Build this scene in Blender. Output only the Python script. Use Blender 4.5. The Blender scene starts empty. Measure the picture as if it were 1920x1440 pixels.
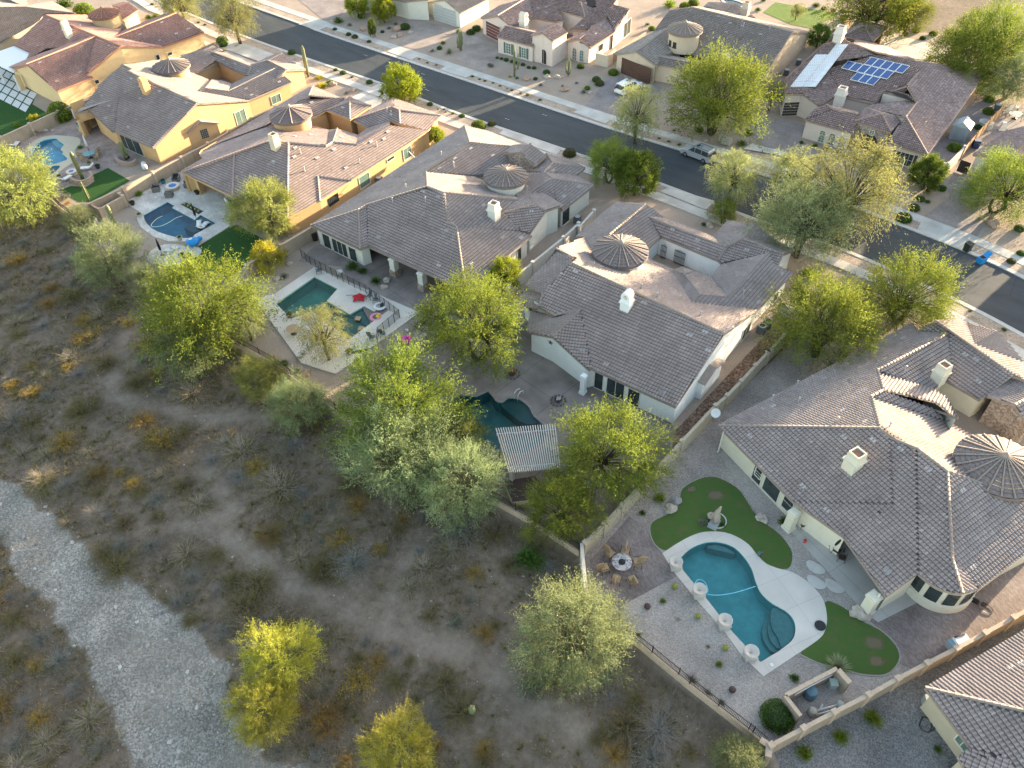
import bpy, bmesh, math, random
import numpy as np
from mathutils import Vector, Matrix, noise
from mathutils.geometry import tessellate_polygon
R_=math.radians
random.seed(7); RNG=np.random.default_rng(7)
SC=bpy.context.scene
COL=SC.collection
# ------------------------------------------------------------------ camera, sky, sun, exposure
CH=56.0                                    # flying height of the drone above the lots
FPX=1460.2; PITCH=R_(45.258); ROLL=R_(-1.681); AZ=R_(-39.99)
F_=np.array([0,math.cos(PITCH),-math.sin(PITCH)]); Rr=np.array([1.,0,0]); U_=np.cross(Rr,F_)
Rr,U_=Rr*math.cos(ROLL)+U_*math.sin(ROLL),-Rr*math.sin(ROLL)+U_*math.cos(ROLL)
M_=np.array([[math.cos(AZ),math.sin(AZ),0],[-math.sin(AZ),math.cos(AZ),0],[0,0,1.]])
F_,Rr,U_=M_@F_,M_@Rr,M_@U_
cd=bpy.data.cameras.new("camera"); cam=bpy.data.objects.new("camera",cd); COL.objects.link(cam)
m=Matrix.Identity(4)
for i in range(3):
    m[i][0]=Rr[i]; m[i][1]=U_[i]; m[i][2]=-F_[i]
m[2][3]=CH; cam.matrix_world=m
cd.sensor_fit='HORIZONTAL'; cd.sensor_width=36; cd.lens=36*FPX/1920; cd.clip_start=.5; cd.clip_end=3000
SC.camera=cam
SUN_EL=R_(7.6); SUN_AZ=R_(77)                # direction towards the sun, angle from +x (street) to +y
w=bpy.data.worlds.new("World"); SC.world=w; w.use_nodes=True
nt=w.node_tree; sky=nt.nodes.new('ShaderNodeTexSky'); sky.sky_type='NISHITA'; sky.sun_disc=False
sky.sun_elevation=SUN_EL; sky.sun_rotation=R_(90)-SUN_AZ; sky.altitude=600; sky.air_density=1; sky.dust_density=1.5; sky.ozone_density=1
bg=nt.nodes['Background']; 
tn=nt.nodes.new('ShaderNodeMix'); tn.data_type='RGBA'; tn.blend_type='MULTIPLY'; tn.inputs['Factor'].default_value=1; tn.inputs['B'].default_value=(1.15,.985,.85,1)
nt.links.new(sky.outputs[0],tn.inputs['A']); nt.links.new(tn.outputs['Result'],bg.inputs[0]); bg.inputs[1].default_value=.15
sl=bpy.data.lights.new("sun",'SUN'); sl.energy=5; sl.angle=R_(.53); sl.color=(1,.79,.52)
so=bpy.data.objects.new("sun",sl); COL.objects.link(so)
sd=Vector((math.cos(SUN_AZ)*math.cos(SUN_EL),math.sin(SUN_AZ)*math.cos(SUN_EL),math.sin(SUN_EL)))
so.rotation_euler=sd.to_track_quat('Z','Y').to_euler(); so.location=(0,0,80)
SC.view_settings.view_transform='Standard'; SC.view_settings.look='None'; SC.view_settings.exposure=2.68; SC.view_settings.gamma=1
SC.cycles.max_bounces=5; SC.cycles.transparent_max_bounces=12
# ------------------------------------------------------------------ sight lines -> real places
CR=dict(A=(960,370,6.4),B=(1220,390,6.4),C=(960,560,6.4),D=(1200,540,6.4),E=(580,230,6.4),F=(840,230,6.4),G=(660,370,16/3),
 I=(1340,660,6.4),J=(1620,580,6.4),K=(1620,760,6.4),L=(1460,860,6.4),M=(1600,940,6),N=(1700,1170,16/3),
 a=(0,0,8),b=(200,0,8),c=(130,80,8),d=(340,80,7.3846),e=(340,200,6.4),f=(540,150,6.4),g=(0,240,8),h=(200,320,6.4),
 i=(620,0,6.4),j=(880,0,5.647),k=(1140,0,4.8),l=(1460,60,4.8),m=(1520,0,4.8),n=(1640,180,6.857),o=(1560,360,3.525),
 p=(1080,900,3),q=(1400,1000,3.273),r=(0,860,2.483),s=(560,900,2.667),t=(0,400,3),u=(400,400,3),v=(940,330,3),x=(0,0,1),
 y=(230,240,12),z=(1440,1220,12))
def pt(s):
    c=CR[s[0]]; X,Y=s[1:].split(','); return (c[0]+float(X)/c[2], c[1]+float(Y)/c[2])
def pts(s):
    out=[];c='x'
    for t in s.split():
        if t[0].isalpha(): c=t[0]; t=t[1:]
        out.append(pt(c+t))
    return out
def ray(p): return F_*FPX+Rr*(p[0]-960)-U_*(p[1]-720)
O_=np.array([0,0,CH])
def G(p,h=0.):
    if isinstance(p,str): p=pt(p)
    d=ray(p); t=(h-CH)/d[2]; return np.array([d[0]*t,d[1]*t,h])
def hitplane(p,P,n):
    d=ray(p); t=(P-O_)@n/(d@n); return O_+d*t
def ppm(w):                                   # photo pixels per metre at a point
    return FPX/((np.array(w)-O_)@F_)
# ------------------------------------------------------------------ materials
MATS={}
def mat(name,col,rough=.8,spec=.3,metal=0,var=.0,vs=3.,bump=0,bs=20.,build=None,col2=None):
    if name in MATS: return MATS[name]
    m=bpy.data.materials.new(name); m.use_nodes=True; nt=m.node_tree; b=nt.nodes['Principled BSDF']
    b.inputs['Base Color'].default_value=(*col,1); b.inputs['Roughness'].default_value=rough
    b.inputs['Specular IOR Level'].default_value=spec; b.inputs['Metallic'].default_value=metal
    L=nt.links.new
    tc=nt.nodes.new('ShaderNodeTexCoord')
    if var or col2:
        n=nt.nodes.new('ShaderNodeTexNoise'); n.inputs['Scale'].default_value=vs; n.inputs['Detail'].default_value=6; n.inputs['Roughness'].default_value=.65
        L(tc.outputs['Object'],n.inputs['Vector'])
        r=nt.nodes.new('ShaderNodeMapRange'); r.inputs[1].default_value=.3; r.inputs[2].default_value=.7; L(n.outputs[0],r.inputs[0])
        mx=nt.nodes.new('ShaderNodeMix'); mx.data_type='RGBA'
        c2=col2 or tuple(max(0,c*(1-var)) for c in col); c1=col if col2 else tuple(c*(1+var*.6) for c in col)
        mx.inputs['A'].default_value=(*c2,1); mx.inputs['B'].default_value=(*c1,1); L(r.outputs[0],mx.inputs['Factor']); L(mx.outputs['Result'],b.inputs['Base Color'])
    if bump:
        n2=nt.nodes.new('ShaderNodeTexNoise'); n2.inputs['Scale'].default_value=bs; n2.inputs['Detail'].default_value=4; L(tc.outputs['Object'],n2.inputs['Vector'])
        bp=nt.nodes.new('ShaderNodeBump'); bp.inputs['Strength'].default_value=bump; bp.inputs['Distance'].default_value=.05; L(n2.outputs[0],bp.inputs['Height']); L(bp.outputs[0],b.inputs['Normal'])
    if build: build(nt,b,tc)
    MATS[name]=m; return m
def N(nt,t,**k):
    n=nt.nodes.new(t)
    for a,v in k.items(): setattr(n,a,v)
    return n
def stones(scale,c1,c2,c3,bump=.5,big=.3):
    def f(nt,b,tc):
        L=nt.links.new
        v=N(nt,'ShaderNodeTexVoronoi'); v.inputs['Scale'].default_value=scale; L(tc.outputs['Object'],v.inputs['Vector'])
        cr=N(nt,'ShaderNodeValToRGB'); e=cr.color_ramp.elements; e[0].color=(*c1,1); e[1].color=(*c3,1); e.new(.5).color=(*c2,1)
        s=N(nt,'ShaderNodeSeparateColor'); L(v.outputs['Color'],s.inputs[0]); L(s.outputs[0],cr.inputs[0])
        n=N(nt,'ShaderNodeTexNoise'); n.inputs['Scale'].default_value=big; n.inputs['Detail'].default_value=7; L(tc.outputs['Object'],n.inputs['Vector'])
        mr=N(nt,'ShaderNodeMapRange'); mr.inputs[1].default_value=.3; mr.inputs[2].default_value=.7; mr.inputs[3].default_value=.72; mr.inputs[4].default_value=1.2; L(n.outputs[0],mr.inputs[0])
        mx=N(nt,'ShaderNodeMix',data_type='RGBA',blend_type='MULTIPLY'); mx.inputs['Factor'].default_value=1
        L(cr.outputs[0],mx.inputs['A']); L(mr.outputs[0],mx.inputs['B']); L(mx.outputs['Result'],b.inputs['Base Color'])
        bp=N(nt,'ShaderNodeBump'); bp.inputs['Strength'].default_value=bump; bp.inputs['Distance'].default_value=.04; bp.invert=True; L(v.outputs['Distance'],bp.inputs['Height']); L(bp.outputs[0],b.inputs['Normal'])
    return f
def bricks(w,h,c1,c2,mort,rot=0.,ms=.012,off=.5,var=.5):
    def f(nt,b,tc):
        L=nt.links.new
        mp=N(nt,'ShaderNodeMapping'); mp.inputs['Rotation'].default_value=(0,0,rot); L(tc.outputs['Object'],mp.inputs[0])
        k=N(nt,'ShaderNodeTexBrick'); k.offset=off; k.inputs['Scale'].default_value=1; k.inputs['Brick Width'].default_value=w; k.inputs['Row Height'].default_value=h; k.inputs['Mortar Size'].default_value=ms
        k.inputs['Color1'].default_value=(*c1,1); k.inputs['Color2'].default_value=(*c2,1); k.inputs['Mortar'].default_value=(*mort,1); L(mp.outputs[0],k.inputs['Vector'])
        n=N(nt,'ShaderNodeTexNoise'); n.inputs['Scale'].default_value=.35; n.inputs['Detail'].default_value=8; L(tc.outputs['Object'],n.inputs['Vector'])
        mr=N(nt,'ShaderNodeMapRange'); mr.inputs[1].default_value=.3; mr.inputs[2].default_value=.7; mr.inputs[3].default_value=1-.35*var; mr.inputs[4].default_value=1+.2*var; L(n.outputs[0],mr.inputs[0])
        mx=N(nt,'ShaderNodeMix',data_type='RGBA',blend_type='MULTIPLY'); mx.inputs['Factor'].default_value=1
        L(k.outputs[0],mx.inputs['A']); L(mr.outputs[0],mx.inputs['B']); L(mx.outputs['Result'],b.inputs['Base Color'])
    return f
def foliage(name,col,col2,trans=.35):
    if name in MATS: return MATS[name]
    m=bpy.data.materials.new(name); m.use_nodes=True; nt=m.node_tree; nt.nodes.clear(); L=nt.links.new
    out=N(nt,'ShaderNodeOutputMaterial'); d=N(nt,'ShaderNodeBsdfDiffuse'); t=N(nt,'ShaderNodeBsdfTranslucent'); mx=N(nt,'ShaderNodeMixShader'); mx.inputs[0].default_value=trans
    g=N(nt,'ShaderNodeNewGeometry'); oi=N(nt,'ShaderNodeObjectInfo'); c=N(nt,'ShaderNodeMix',data_type='RGBA'); c.inputs['A'].default_value=(*col,1); c.inputs['B'].default_value=(*col2,1)
    L(g.outputs['Random Per Island'],c.inputs['Factor'])
    tc=N(nt,'ShaderNodeTexCoord'); n=N(nt,'ShaderNodeTexNoise'); n.inputs['Scale'].default_value=2.2; n.inputs['Detail'].default_value=3; L(tc.outputs['Object'],n.inputs['Vector'])
    mr=N(nt,'ShaderNodeMapRange'); mr.inputs[1].default_value=.35; mr.inputs[2].default_value=.65; mr.inputs[3].default_value=.65; mr.inputs[4].default_value=1.3; L(n.outputs[0],mr.inputs[0])
    c2=N(nt,'ShaderNodeMix',data_type='RGBA',blend_type='MULTIPLY'); c2.inputs['Factor'].default_value=1; L(c.outputs['Result'],c2.inputs['A']); L(mr.outputs[0],c2.inputs['B'])
    hs=N(nt,'ShaderNodeHueSaturation'); a=N(nt,'ShaderNodeMapRange'); a.inputs[3].default_value=.485; a.inputs[4].default_value=.512; L(oi.outputs['Random'],a.inputs[0]); L(a.outputs[0],hs.inputs['Hue'])
    v=N(nt,'ShaderNodeMapRange'); v.inputs[3].default_value=.8; v.inputs[4].default_value=1.2; L(oi.outputs['Random'],v.inputs[0]); L(v.outputs[0],hs.inputs['Value'])
    L(c2.outputs['Result'],hs.inputs['Color']); L(hs.outputs[0],d.inputs[0]); L(hs.outputs[0],t.inputs[0]); L(d.outputs[0],mx.inputs[1]); L(t.outputs[0],mx.inputs[2]); L(mx.outputs[0],out.inputs[0])
    MATS[name]=m; return m
# ------------------------------------------------------------------ mesh builder
class MB:
    def __init__(s): s.v=[]; s.f=[]; s.smooth=False
    def quad(s,*p):
        n=len(s.v); s.v+= [tuple(q) for q in p]; s.f.append(tuple(range(n,n+len(p)))); return s
    def box(s,x,y,z,dx,dy,dz,rz=0,taper=1,tilt=None):
        n=len(s.v); c,sn=math.cos(rz),math.sin(rz)
        for k in (0,1):
            q=1 if k==0 else taper
            for sx,sy in ((-1,-1),(1,-1),(1,1),(-1,1)):
                a,b=sx*dx/2*q,sy*dy/2*q
                s.v.append((x+a*c-b*sn,y+a*sn+b*c,z+k*dz))
        for f in ((0,3,2,1),(4,5,6,7),(0,1,5,4),(1,2,6,5),(2,3,7,6),(3,0,4,7)): s.f.append(tuple(n+i for i in f))
        return s
    def beam(s,a,b,w,h):                       # box section along a line
        a=Vector(a); b=Vector(b); d=(b-a).normalized(); up=Vector((0,0,1)) if abs(d.z)<.95 else Vector((1,0,0))
        x=d.cross(up).normalized()*w/2; y=x.cross(d).normalized()*h/2; n=len(s.v)
        for p in (a,b):
            for q in (-x-y,x-y,x+y,-x+y): s.v.append(tuple(p+q))
        for f in ((0,1,2,3),(4,7,6,5),(0,4,5,1),(1,5,6,2),(2,6,7,3),(3,7,4,0)): s.f.append(tuple(n+i for i in f))
        return s
    def tube(s,P,r,seg=6,cap=True):
        P=[Vector(p) for p in P]; rr=r if isinstance(r,(list,tuple)) else [r]*len(P); n0=len(s.v)
        for i,p in enumerate(P):
            d=(P[min(i+1,len(P)-1)]-P[max(i-1,0)]).normalized(); up=Vector((0,0,1)) if abs(d.z)<.9 else Vector((1,0,0))
            x=d.cross(up).normalized(); y=x.cross(d)
            for k in range(seg):
                t=2*math.pi*k/seg; s.v.append(tuple(p+(x*math.cos(t)+y*math.sin(t))*rr[i]))
        for i in range(len(P)-1):
            for k in range(seg):
                a=n0+i*seg+k; b=n0+i*seg+(k+1)%seg; s.f.append((a,b,b+seg,a+seg))
        if cap: s.f.append(tuple(n0+k for k in range(seg))[::-1]); s.f.append(tuple(n0+(len(P)-1)*seg+k for k in range(seg)))
        return s
    def lathe(s,x,y,prof,seg=16,z=0,a0=0,a1=2*math.pi,sx=1,sy=1):
        n0=len(s.v); full=abs(a1-a0-2*math.pi)<1e-6; ns=seg if full else seg+1
        for r,h in prof:
            for k in range(ns):
                t=a0+(a1-a0)*k/seg; s.v.append((x+r*math.cos(t)*sx,y+r*math.sin(t)*sy,z+h))
        for i in range(len(prof)-1):
            for k in range(seg):
                a=n0+i*ns+k; b=n0+i*ns+(k+1)%ns; s.f.append((a,b,b+ns,a+ns))
        return s
    def prism(s,poly,z0,z1,top=True,bottom=False):
        poly=ccw(poly); n=len(s.v); k=len(poly)
        for z in (z0,z1):
            for p in poly: s.v.append((p[0],p[1],z))
        for i in range(k): j=(i+1)%k; s.f.append((n+i,n+j,n+k+j,n+k+i))
        if top:
            for t in tessellate_polygon([[Vector((p[0],p[1],0)) for p in poly]]):
                s._tri([n+k+i for i in t])
        return s
    def _tri(s,t):
        a,b,c=[s.v[i] for i in t]
        if (b[0]-a[0])*(c[1]-a[1])-(b[1]-a[1])*(c[0]-a[0])<0: t=t[::-1]
        s.f.append(tuple(t))
    def sheet(s,poly,z=0,holes=()):
        n=len(s.v); L=[[Vector((p[0],p[1],0)) for p in poly]]+[[Vector((p[0],p[1],0)) for p in h] for h in holes]
        for l in L:
            for p in l: s.v.append((p.x,p.y,z))
        for t in tessellate_polygon(L): s._tri([n+i for i in t])
        return s
    def ball(s,x,y,z,r,seg=12,rings=8,sz=1,noise_=0,seed=0):
        pr=[(max(1e-3,math.sin(math.pi*i/rings)),-math.cos(math.pi*i/rings)) for i in range(rings+1)]
        n0=len(s.v); s.lathe(x,y,[(r*a,r*b*sz) for a,b in pr],seg,z)
        if noise_:
            for i in range(n0,len(s.v)):
                v=Vector(s.v[i]); c=Vector((x,y,z)); d=v-c; k=1+noise_*noise.noise((v-c)/r*1.6+Vector((seed*3.1,seed,0)))*2; s.v[i]=tuple(c+d*k)
        return s
    def done(s,name,m,parent=None,loc=None,rz=0):
        me=bpy.data.meshes.new(name); me.from_pydata([tuple(map(float,q)) for q in s.v],[],s.f)
        if s.smooth: me.polygons.foreach_set('use_smooth',[True]*len(me.polygons))
        me.materials.append(m); o=bpy.data.objects.new(name,me); COL.objects.link(o)
        if parent: o.parent=parent
        if loc is not None: o.location=loc; o.rotation_euler[2]=rz
        return o
def ccw(P):
    a=sum(P[i][0]*P[(i+1)%len(P)][1]-P[(i+1)%len(P)][0]*P[i][1] for i in range(len(P)))
    return list(P) if a>0 else list(P)[::-1]
def tag(o,label,cat,group=None,kind=None):
    if label: o['label']=label
    if cat: o['category']=cat
    if group: o['group']=group
    if kind: o['kind']=kind
    return o
def thing(name,label,cat,loc,rz=0,group=None):
    o=bpy.data.objects.new(name,None); o.empty_display_size=.3; COL.objects.link(o); o.location=tuple(map(float,loc)); o.rotation_euler[2]=rz
    return tag(o,label,cat,group)
KIDS={}
def copy_tree(o,parent=None):
    c=o.copy(); COL.objects.link(c)
    if parent: c.parent=parent
    for ch in [k for k in o.children]: copy_tree(ch,c)
    return c
def struct(name,mb,m):
    o=mb.done(name,m); o['kind']='structure'; return o
def smoothpoly(P,n=4,closed=True):             # Catmull-Rom
    P=[np.array(p[:2],float) for p in P]; out=[]; k=len(P)
    rng=range(k) if closed else range(k-1)
    for i in rng:
        g=(lambda j:P[j%k]) if closed else (lambda j:P[min(max(j,0),k-1)])
        a,b,c,d=g(i-1),g(i),g(i+1),g(i+2)
        for q in range(n):
            t=q/n; out.append(.5*((2*b)+(c-a)*t+(2*a-5*b+4*c-d)*t*t+(3*b-a-3*c+d)*t**3))
    if not closed: out.append(P[-1])
    return out
def gp(s,h=0.,smooth=0):                       # ground polygon from sight lines
    P=[G(p,h)[:2] for p in pts(s)]
    return smoothpoly(P,smooth) if smooth else P
def offset(P,d):                               # open polyline offset to its left
    out=[]; P=[np.array(p[:2],float) for p in P]
    for i in range(len(P)):
        a=P[max(i-1,0)]; b=P[min(i+1,len(P)-1)]; t=(b-a)/np.linalg.norm(b-a); out.append(P[i]+np.array([-t[1],t[0]])*d)
    return out
def inside(P,x,y):                             # vectorised point in polygon
    P=np.array([p[:2] for p in P]); c=np.zeros(np.shape(x),bool); n=len(P)
    for i in range(n):
        x1,y1=P[i]; x2,y2=P[(i+1)%n]
        if y1==y2: continue
        c^=((y1>y)!=(y2>y))&(x<(x2-x1)*(y-y1)/(y2-y1)+x1)
    return c
def dseg(P,x,y):                               # distance to an open polyline
    best=np.full(np.shape(x),1e9); P=[np.array(p[:2]) for p in P]
    for a,b in zip(P[:-1],P[1:]):
        d=b-a; t=np.clip(((x-a[0])*d[0]+(y-a[1])*d[1])/(d@d),0,1); best=np.minimum(best,np.hypot(x-a[0]-t*d[0],y-a[1]-t*d[1]))
    return best
# ------------------------------------------------------------------ houses: roofs solved from eave heights and pitch
def roofmat(name,c1,c2,c3,lite=.0):
    def f(nt,b,tc):
        L=nt.links.new
        uv=N(nt,'ShaderNodeUVMap'); wn=N(nt,'ShaderNodeTexWhiteNoise',noise_dimensions='2D'); L(uv.outputs[0],wn.inputs['Vector'])
        cr=N(nt,'ShaderNodeValToRGB'); e=cr.color_ramp.elements; e[0].color=(*c1,1); e[1].color=(*[min(1,c*1.25) for c in c3],1); e.new(.5).color=(*c2,1); e.new(.965).color=(*c3,1); e.new(.04).color=(*c1,1); e[0].color=(*[c*.88 for c in c1],1); L(wn.outputs['Value'],cr.inputs[0])
        n=N(nt,'ShaderNodeTexNoise'); n.inputs['Scale'].default_value=.45; n.inputs['Detail'].default_value=7; L(tc.outputs['Object'],n.inputs['Vector'])
        mr=N(nt,'ShaderNodeMapRange'); mr.inputs[1].default_value=.3; mr.inputs[2].default_value=.7; mr.inputs[3].default_value=.86; mr.inputs[4].default_value=1.12; L(n.outputs[0],mr.inputs[0])
        mx=N(nt,'ShaderNodeMix',data_type='RGBA',blend_type='MULTIPLY'); mx.inputs['Factor'].default_value=1; L(cr.outputs[0],mx.inputs['A']); L(mr.outputs[0],mx.inputs['B']); L(mx.outputs['Result'],b.inputs['Base Color'])
    return mat(name,c2,rough=.85,spec=.2,build=f)
ROOF={'grey':roofmat('roof tile grey brown',(.30,.245,.225),(.335,.277,.255),(.365,.305,.28)),
 'plum':roofmat('flat roof tile plum brown',(.26,.20,.185),(.30,.235,.215),(.335,.265,.24)),
 'red':roofmat('roof tile red clay',(.36,.20,.17),(.41,.245,.205),(.46,.30,.25)),
 'rose':roofmat('roof tile dusty rose',(.25,.175,.16),(.33,.24,.22),(.41,.31,.28)),
 'sand':roofmat('roof tile weathered sand',(.27,.225,.20),(.32,.27,.24),(.37,.315,.28))}
CAP={'grey':mat('ridge tile grey',(.27,.225,.20),var=.15),'plum':mat('ridge tile plum',(.36,.27,.24),var=.15),'red':mat('ridge tile red',(.36,.19,.13),var=.15),
 'rose':mat('ridge tile rose',(.33,.24,.20),var=.15),'sand':mat('ridge tile sand',(.31,.255,.22),var=.15)}
def stucco(n,c): return mat('stucco '+n,c,rough=.9,spec=.15,var=.07,vs=1.3,bump=.12,bs=40)
GLASS=mat('window glass dark',(.03,.045,.05),rough=.08,spec=.6,var=.4,vs=1.5)
GLASSG=mat('window glass green',(.12,.19,.17),rough=.12,spec=.6,var=.25,vs=2)
VINYL=mat('window frame cream',(.62,.60,.53),rough=.5)
BLACK=mat('black paint',(.02,.02,.022),rough=.5)
WOODD=mat('garage door brown',(.10,.055,.04),rough=.6,var=.3,vs=4)
WOODR=mat('garage door maroon',(.13,.05,.045),rough=.6,var=.2,vs=4)
GDOOR=mat('garage door blue grey',(.34,.37,.38),rough=.6,var=.1)
GDARK=mat('garage door charcoal',(.05,.045,.045),rough=.6,var=.2)
STONE=mat('ledge stone',(.3,.24,.2),rough=.9,build=stones(5.5,(.17,.13,.11),(.30,.235,.19),(.40,.34,.29),1.,.5))
VENTM=mat('pale roof vent',(.40,.38,.37),rough=.6)
COPPER=mat('warm wood lit door',(.30,.15,.05),rough=.6,var=.3)
class House:
    def __init__(s,name,label,roof,wall,faces,cat='house',eave=.42,flat=False,opened=(),nowall=(),noroot=None,group=None,loc=None):
        s.sol={}; s.F=[]; s.roof=roof; s.wallm=wall
        for ln in faces.strip().split('\n'):
            ln=ln.strip()
            if not ln: continue
            toks,mode=ln.split('|'); P=pts(toks); md=mode.split()
            P=[s.key(p) for p in P]
            if md[0]=='e':
                i,j=int(md[1]),int(md[2]); z=float(md[3]); sl=float(md[4]); a,b=G(P[i],z),G(P[j],z)
            elif md[0]=='r':
                i,j=int(md[1]),int(md[2]); sl=-float(md[3]); a,b=s.sol[P[i]].copy(),s.sol[P[j]].copy(); z=(a[2]+b[2])/2; a[2]=b[2]=z
            elif md[0]=='p':
                q=pts(md[1]+' '+md[2]); q=[G(t,2.75) for t in q]; k=s.sol[P[int(md[3])]]; sl=float(md[4]); a=k.copy(); b=a+(q[1]-q[0]); z=a[2]
            if md[0]=='f':
                S=np.array([s.sol[p] for p in P if p in s.sol]); c=S.mean(0); u,d,vh=np.linalg.svd(S-c); n=vh[2]; n=n if n[2]>0 else -n; P0=c
            else:
                cx=(sum(p[0] for p in P)/len(P),sum(p[1] for p in P)/len(P)); c=G(cx,z); t=(b-a)/np.linalg.norm(b-a); h=np.cross([0,0,1.],t)
                if (c-a)@h<0: h=-h
                up=h+np.array([0,0,sl]); n=np.cross(t,up); n/=np.linalg.norm(n); n=n if n[2]>0 else -n; P0=a
            W=[]
            for p in P:
                if p not in s.sol:
                    q=hitplane(p,P0,n) if abs(ray(p)@n)>1e-6 else G(p,2.5)
                    if not 2.25<q[2]<7.6 or ray(p)@n>0: q=G(p,2.45)
                    s.sol[p]=q
                W.append(s.sol[p])
            W=np.array(W)
            if len(W)>2 and np.abs((W-P0)@n).max()>.04:                     # refit to shared vertices
                c_=W.mean(0); A_=np.c_[W[:,:2]-c_[:2],np.ones(len(W))]; co=np.linalg.lstsq(A_,W[:,2],rcond=None)[0]
                if math.hypot(co[0],co[1])<.9: n=np.array([-co[0],-co[1],1.]); n/=np.linalg.norm(n); P0=np.array([c_[0],c_[1],co[2]])
            a2=sum(W[i][0]*W[(i+1)%len(W)][1]-W[(i+1)%len(W)][0]*W[i][1] for i in range(len(W)))
            if a2<0: W=W[::-1]
            s.F.append((W,P0,n))
        allv=np.vstack([f[0] for f in s.F]); c=allv.mean(0)
        s.c=np.array([c[0],c[1],0.]) if loc is None else loc
        s.root=noroot or thing(name,label,cat,s.c,0,group)
        if noroot: s.c=np.array(noroot.location)
        s.seg=[]; s.nw=[G(p,2.6)[:2] for p in pts(nowall)] if nowall else []; s.build(eave,flat,opened)
    def key(s,p):
        p=(round(p[0],2),round(p[1],2))
        for q in s.sol:
            if abs(q[0]-p[0])<1.6 and abs(q[1]-p[1])<1.6: return q
        return p
    def L(s,p): return np.array(p)-s.c
    def build(s,eave,flat,opened):
        TW,TC=(.30,.36) if not flat else (.34,.36)
        prof=[(0,.0),(.34,0),(.52,.085),(.72,.115),(.90,.07),(1,0)] if not flat else [(.02,.0),(.98,.0)]
        V=[];Fq=[];UV=[]; under=MB(); cnt=0; UD=mat('roof underlay',(.11,.09,.082),rough=.95)  # underlay kept dark so the gaps between tile courses read as shadow lines
        for fi,(W,P0,n) in enumerate(s.F):
            g=np.array([n[0],n[1]])/n[2]; sl=np.linalg.norm(g)
            if sl<.01 or sl>1.3 or np.ptp(W[:,0])+np.ptp(W[:,1])>120: continue
            up=np.array([-g[0],-g[1],sl*sl])/sl; up=up/np.linalg.norm(up); u=np.cross(up,n)
            q=W-P0; pu=q@u; pv=q@up; k=len(W)
            WU=[np.array([w[0],w[1],P0[2]-((w[0]-P0[0])*n[0]+(w[1]-P0[1])*n[1])/n[2]-.03]) for w in W]
            under_poly(under,[s.L(w) for w in WU])
            for ci in range(int(math.floor(pu.min()/TW)),int(math.ceil(pu.max()/TW))):
                uc=(ci+.5)*TW; xs=[]
                for i in range(k):
                    a,b=pu[i],pu[(i+1)%k]
                    if (a>uc)!=(b>uc): xs.append(pv[i]+(pv[(i+1)%k]-pv[i])*(uc-a)/(b-a))
                xs.sort()
                for v0,v1 in zip(xs[::2],xs[1::2]):
                    for ri in range(int(math.floor(v0/TC)),int(math.ceil(v1/TC))):
                        a=max(v0,ri*TC); b=min(v1,(ri+1)*TC)
                        if b-a<.03: continue
                        n0=len(V)
                        for (t,h) in prof:
                            base=P0+u*((ci+t)*TW)-s.c
                            V.append(base+up*a+n*(h*1.05+.075)); V.append(base+up*(b-.035)+n*(h+.01))
                        for j in range(len(prof)-1):
                            Fq.append((n0+2*j,n0+2*j+2,n0+2*j+3,n0+2*j+1)); UV.append((ci*.37+fi*7.3,ri*.53))
        me=bpy.data.meshes.new('roof'); V=np.array(V,dtype=np.float32); nf=len(Fq)
        # check winding so that normals face up
        nv=len(V); nu=len(under.v); uf=[tuple(i+nv for i in f) for f in under.f]
        V=np.vstack([V,np.array(under.v,dtype=np.float32)]) if nu else V
        me.vertices.add(len(V)); me.vertices.foreach_set('co',V.ravel())
        lv=[i for f in Fq for i in f]+[i for f in uf for i in f]; ls=[];t=0
        for f in Fq+uf: ls.append(t); t+=len(f)
        me.loops.add(len(lv)); me.loops.foreach_set('vertex_index',lv); me.polygons.add(len(ls)); me.polygons.foreach_set('loop_start',ls)
        me.update(calc_edges=True); ul=me.uv_layers.new(name='UVMap'); uvs=np.zeros((len(lv),2),dtype=np.float32)
        uvs[:nf*4]=np.repeat(np.array(UV,dtype=np.float32),4,axis=0); ul.data.foreach_set('uv',uvs.ravel()); me.validate()
        me.materials.append(ROOF[s.roof]); me.materials.append(UD); mi=np.zeros(len(me.polygons),np.int32); mi[nf:]=1; me.polygons.foreach_set('material_index',mi); o=bpy.data.objects.new('roof',me); COL.objects.link(o); o.parent=s.root; s.roofo=o
        # ridge and hip caps, boundary edges
        E={}
        kk=lambda p:tuple(np.round(p,2))
        for fi,(W,P0,n) in enumerate(s.F):
            for i in range(len(W)): E[(kk(W[i]),kk(W[(i+1)%len(W)]))]=(fi,W[i],W[(i+1)%len(W)])
        cap=MB(); cap.smooth=True; bnd=[]
        for (a,b),(fi,A,B) in E.items():
            if (b,a) in E:
                fj=E[(b,a)][0]
                if fi<fj:
                    n1=s.F[fi][2]; c2=s.F[fj][0].mean(0); n2=s.F[fj][2]
                    if (c2-A)@n1<-.02 and n1@n2<.995 or ((c2-A)@n1<0 and n1@n2<.93):
                        cap=MB(); cap.smooth=True; s.ridge(cap,A,B); cap.done('ridge_cap',CAP[s.roof],o)
            else: bnd.append((fi,A,B))
        # eave boards and walls
        fas=MB(); wl=MB(); ins=[]
        for fi,A,B in bnd:
            t=B-A; Lh=math.hypot(t[0],t[1])
            if Lh<.05: ins.append(None); continue
            nn=np.array([-t[1],t[0]])/Lh; d=eave if abs(t[2])/Lh<.12 else .18
            ins.append((A[:2]+nn*d,t[:2]/Lh,nn,d))
        st={};en={}
        for k,(fi,A,B) in enumerate(bnd): st.setdefault(kk(A),[]).append(k); en.setdefault(kk(B),[]).append(k)
        op=[G(p,2.6)[:2] for p in pts(opened)] if opened else []
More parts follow.
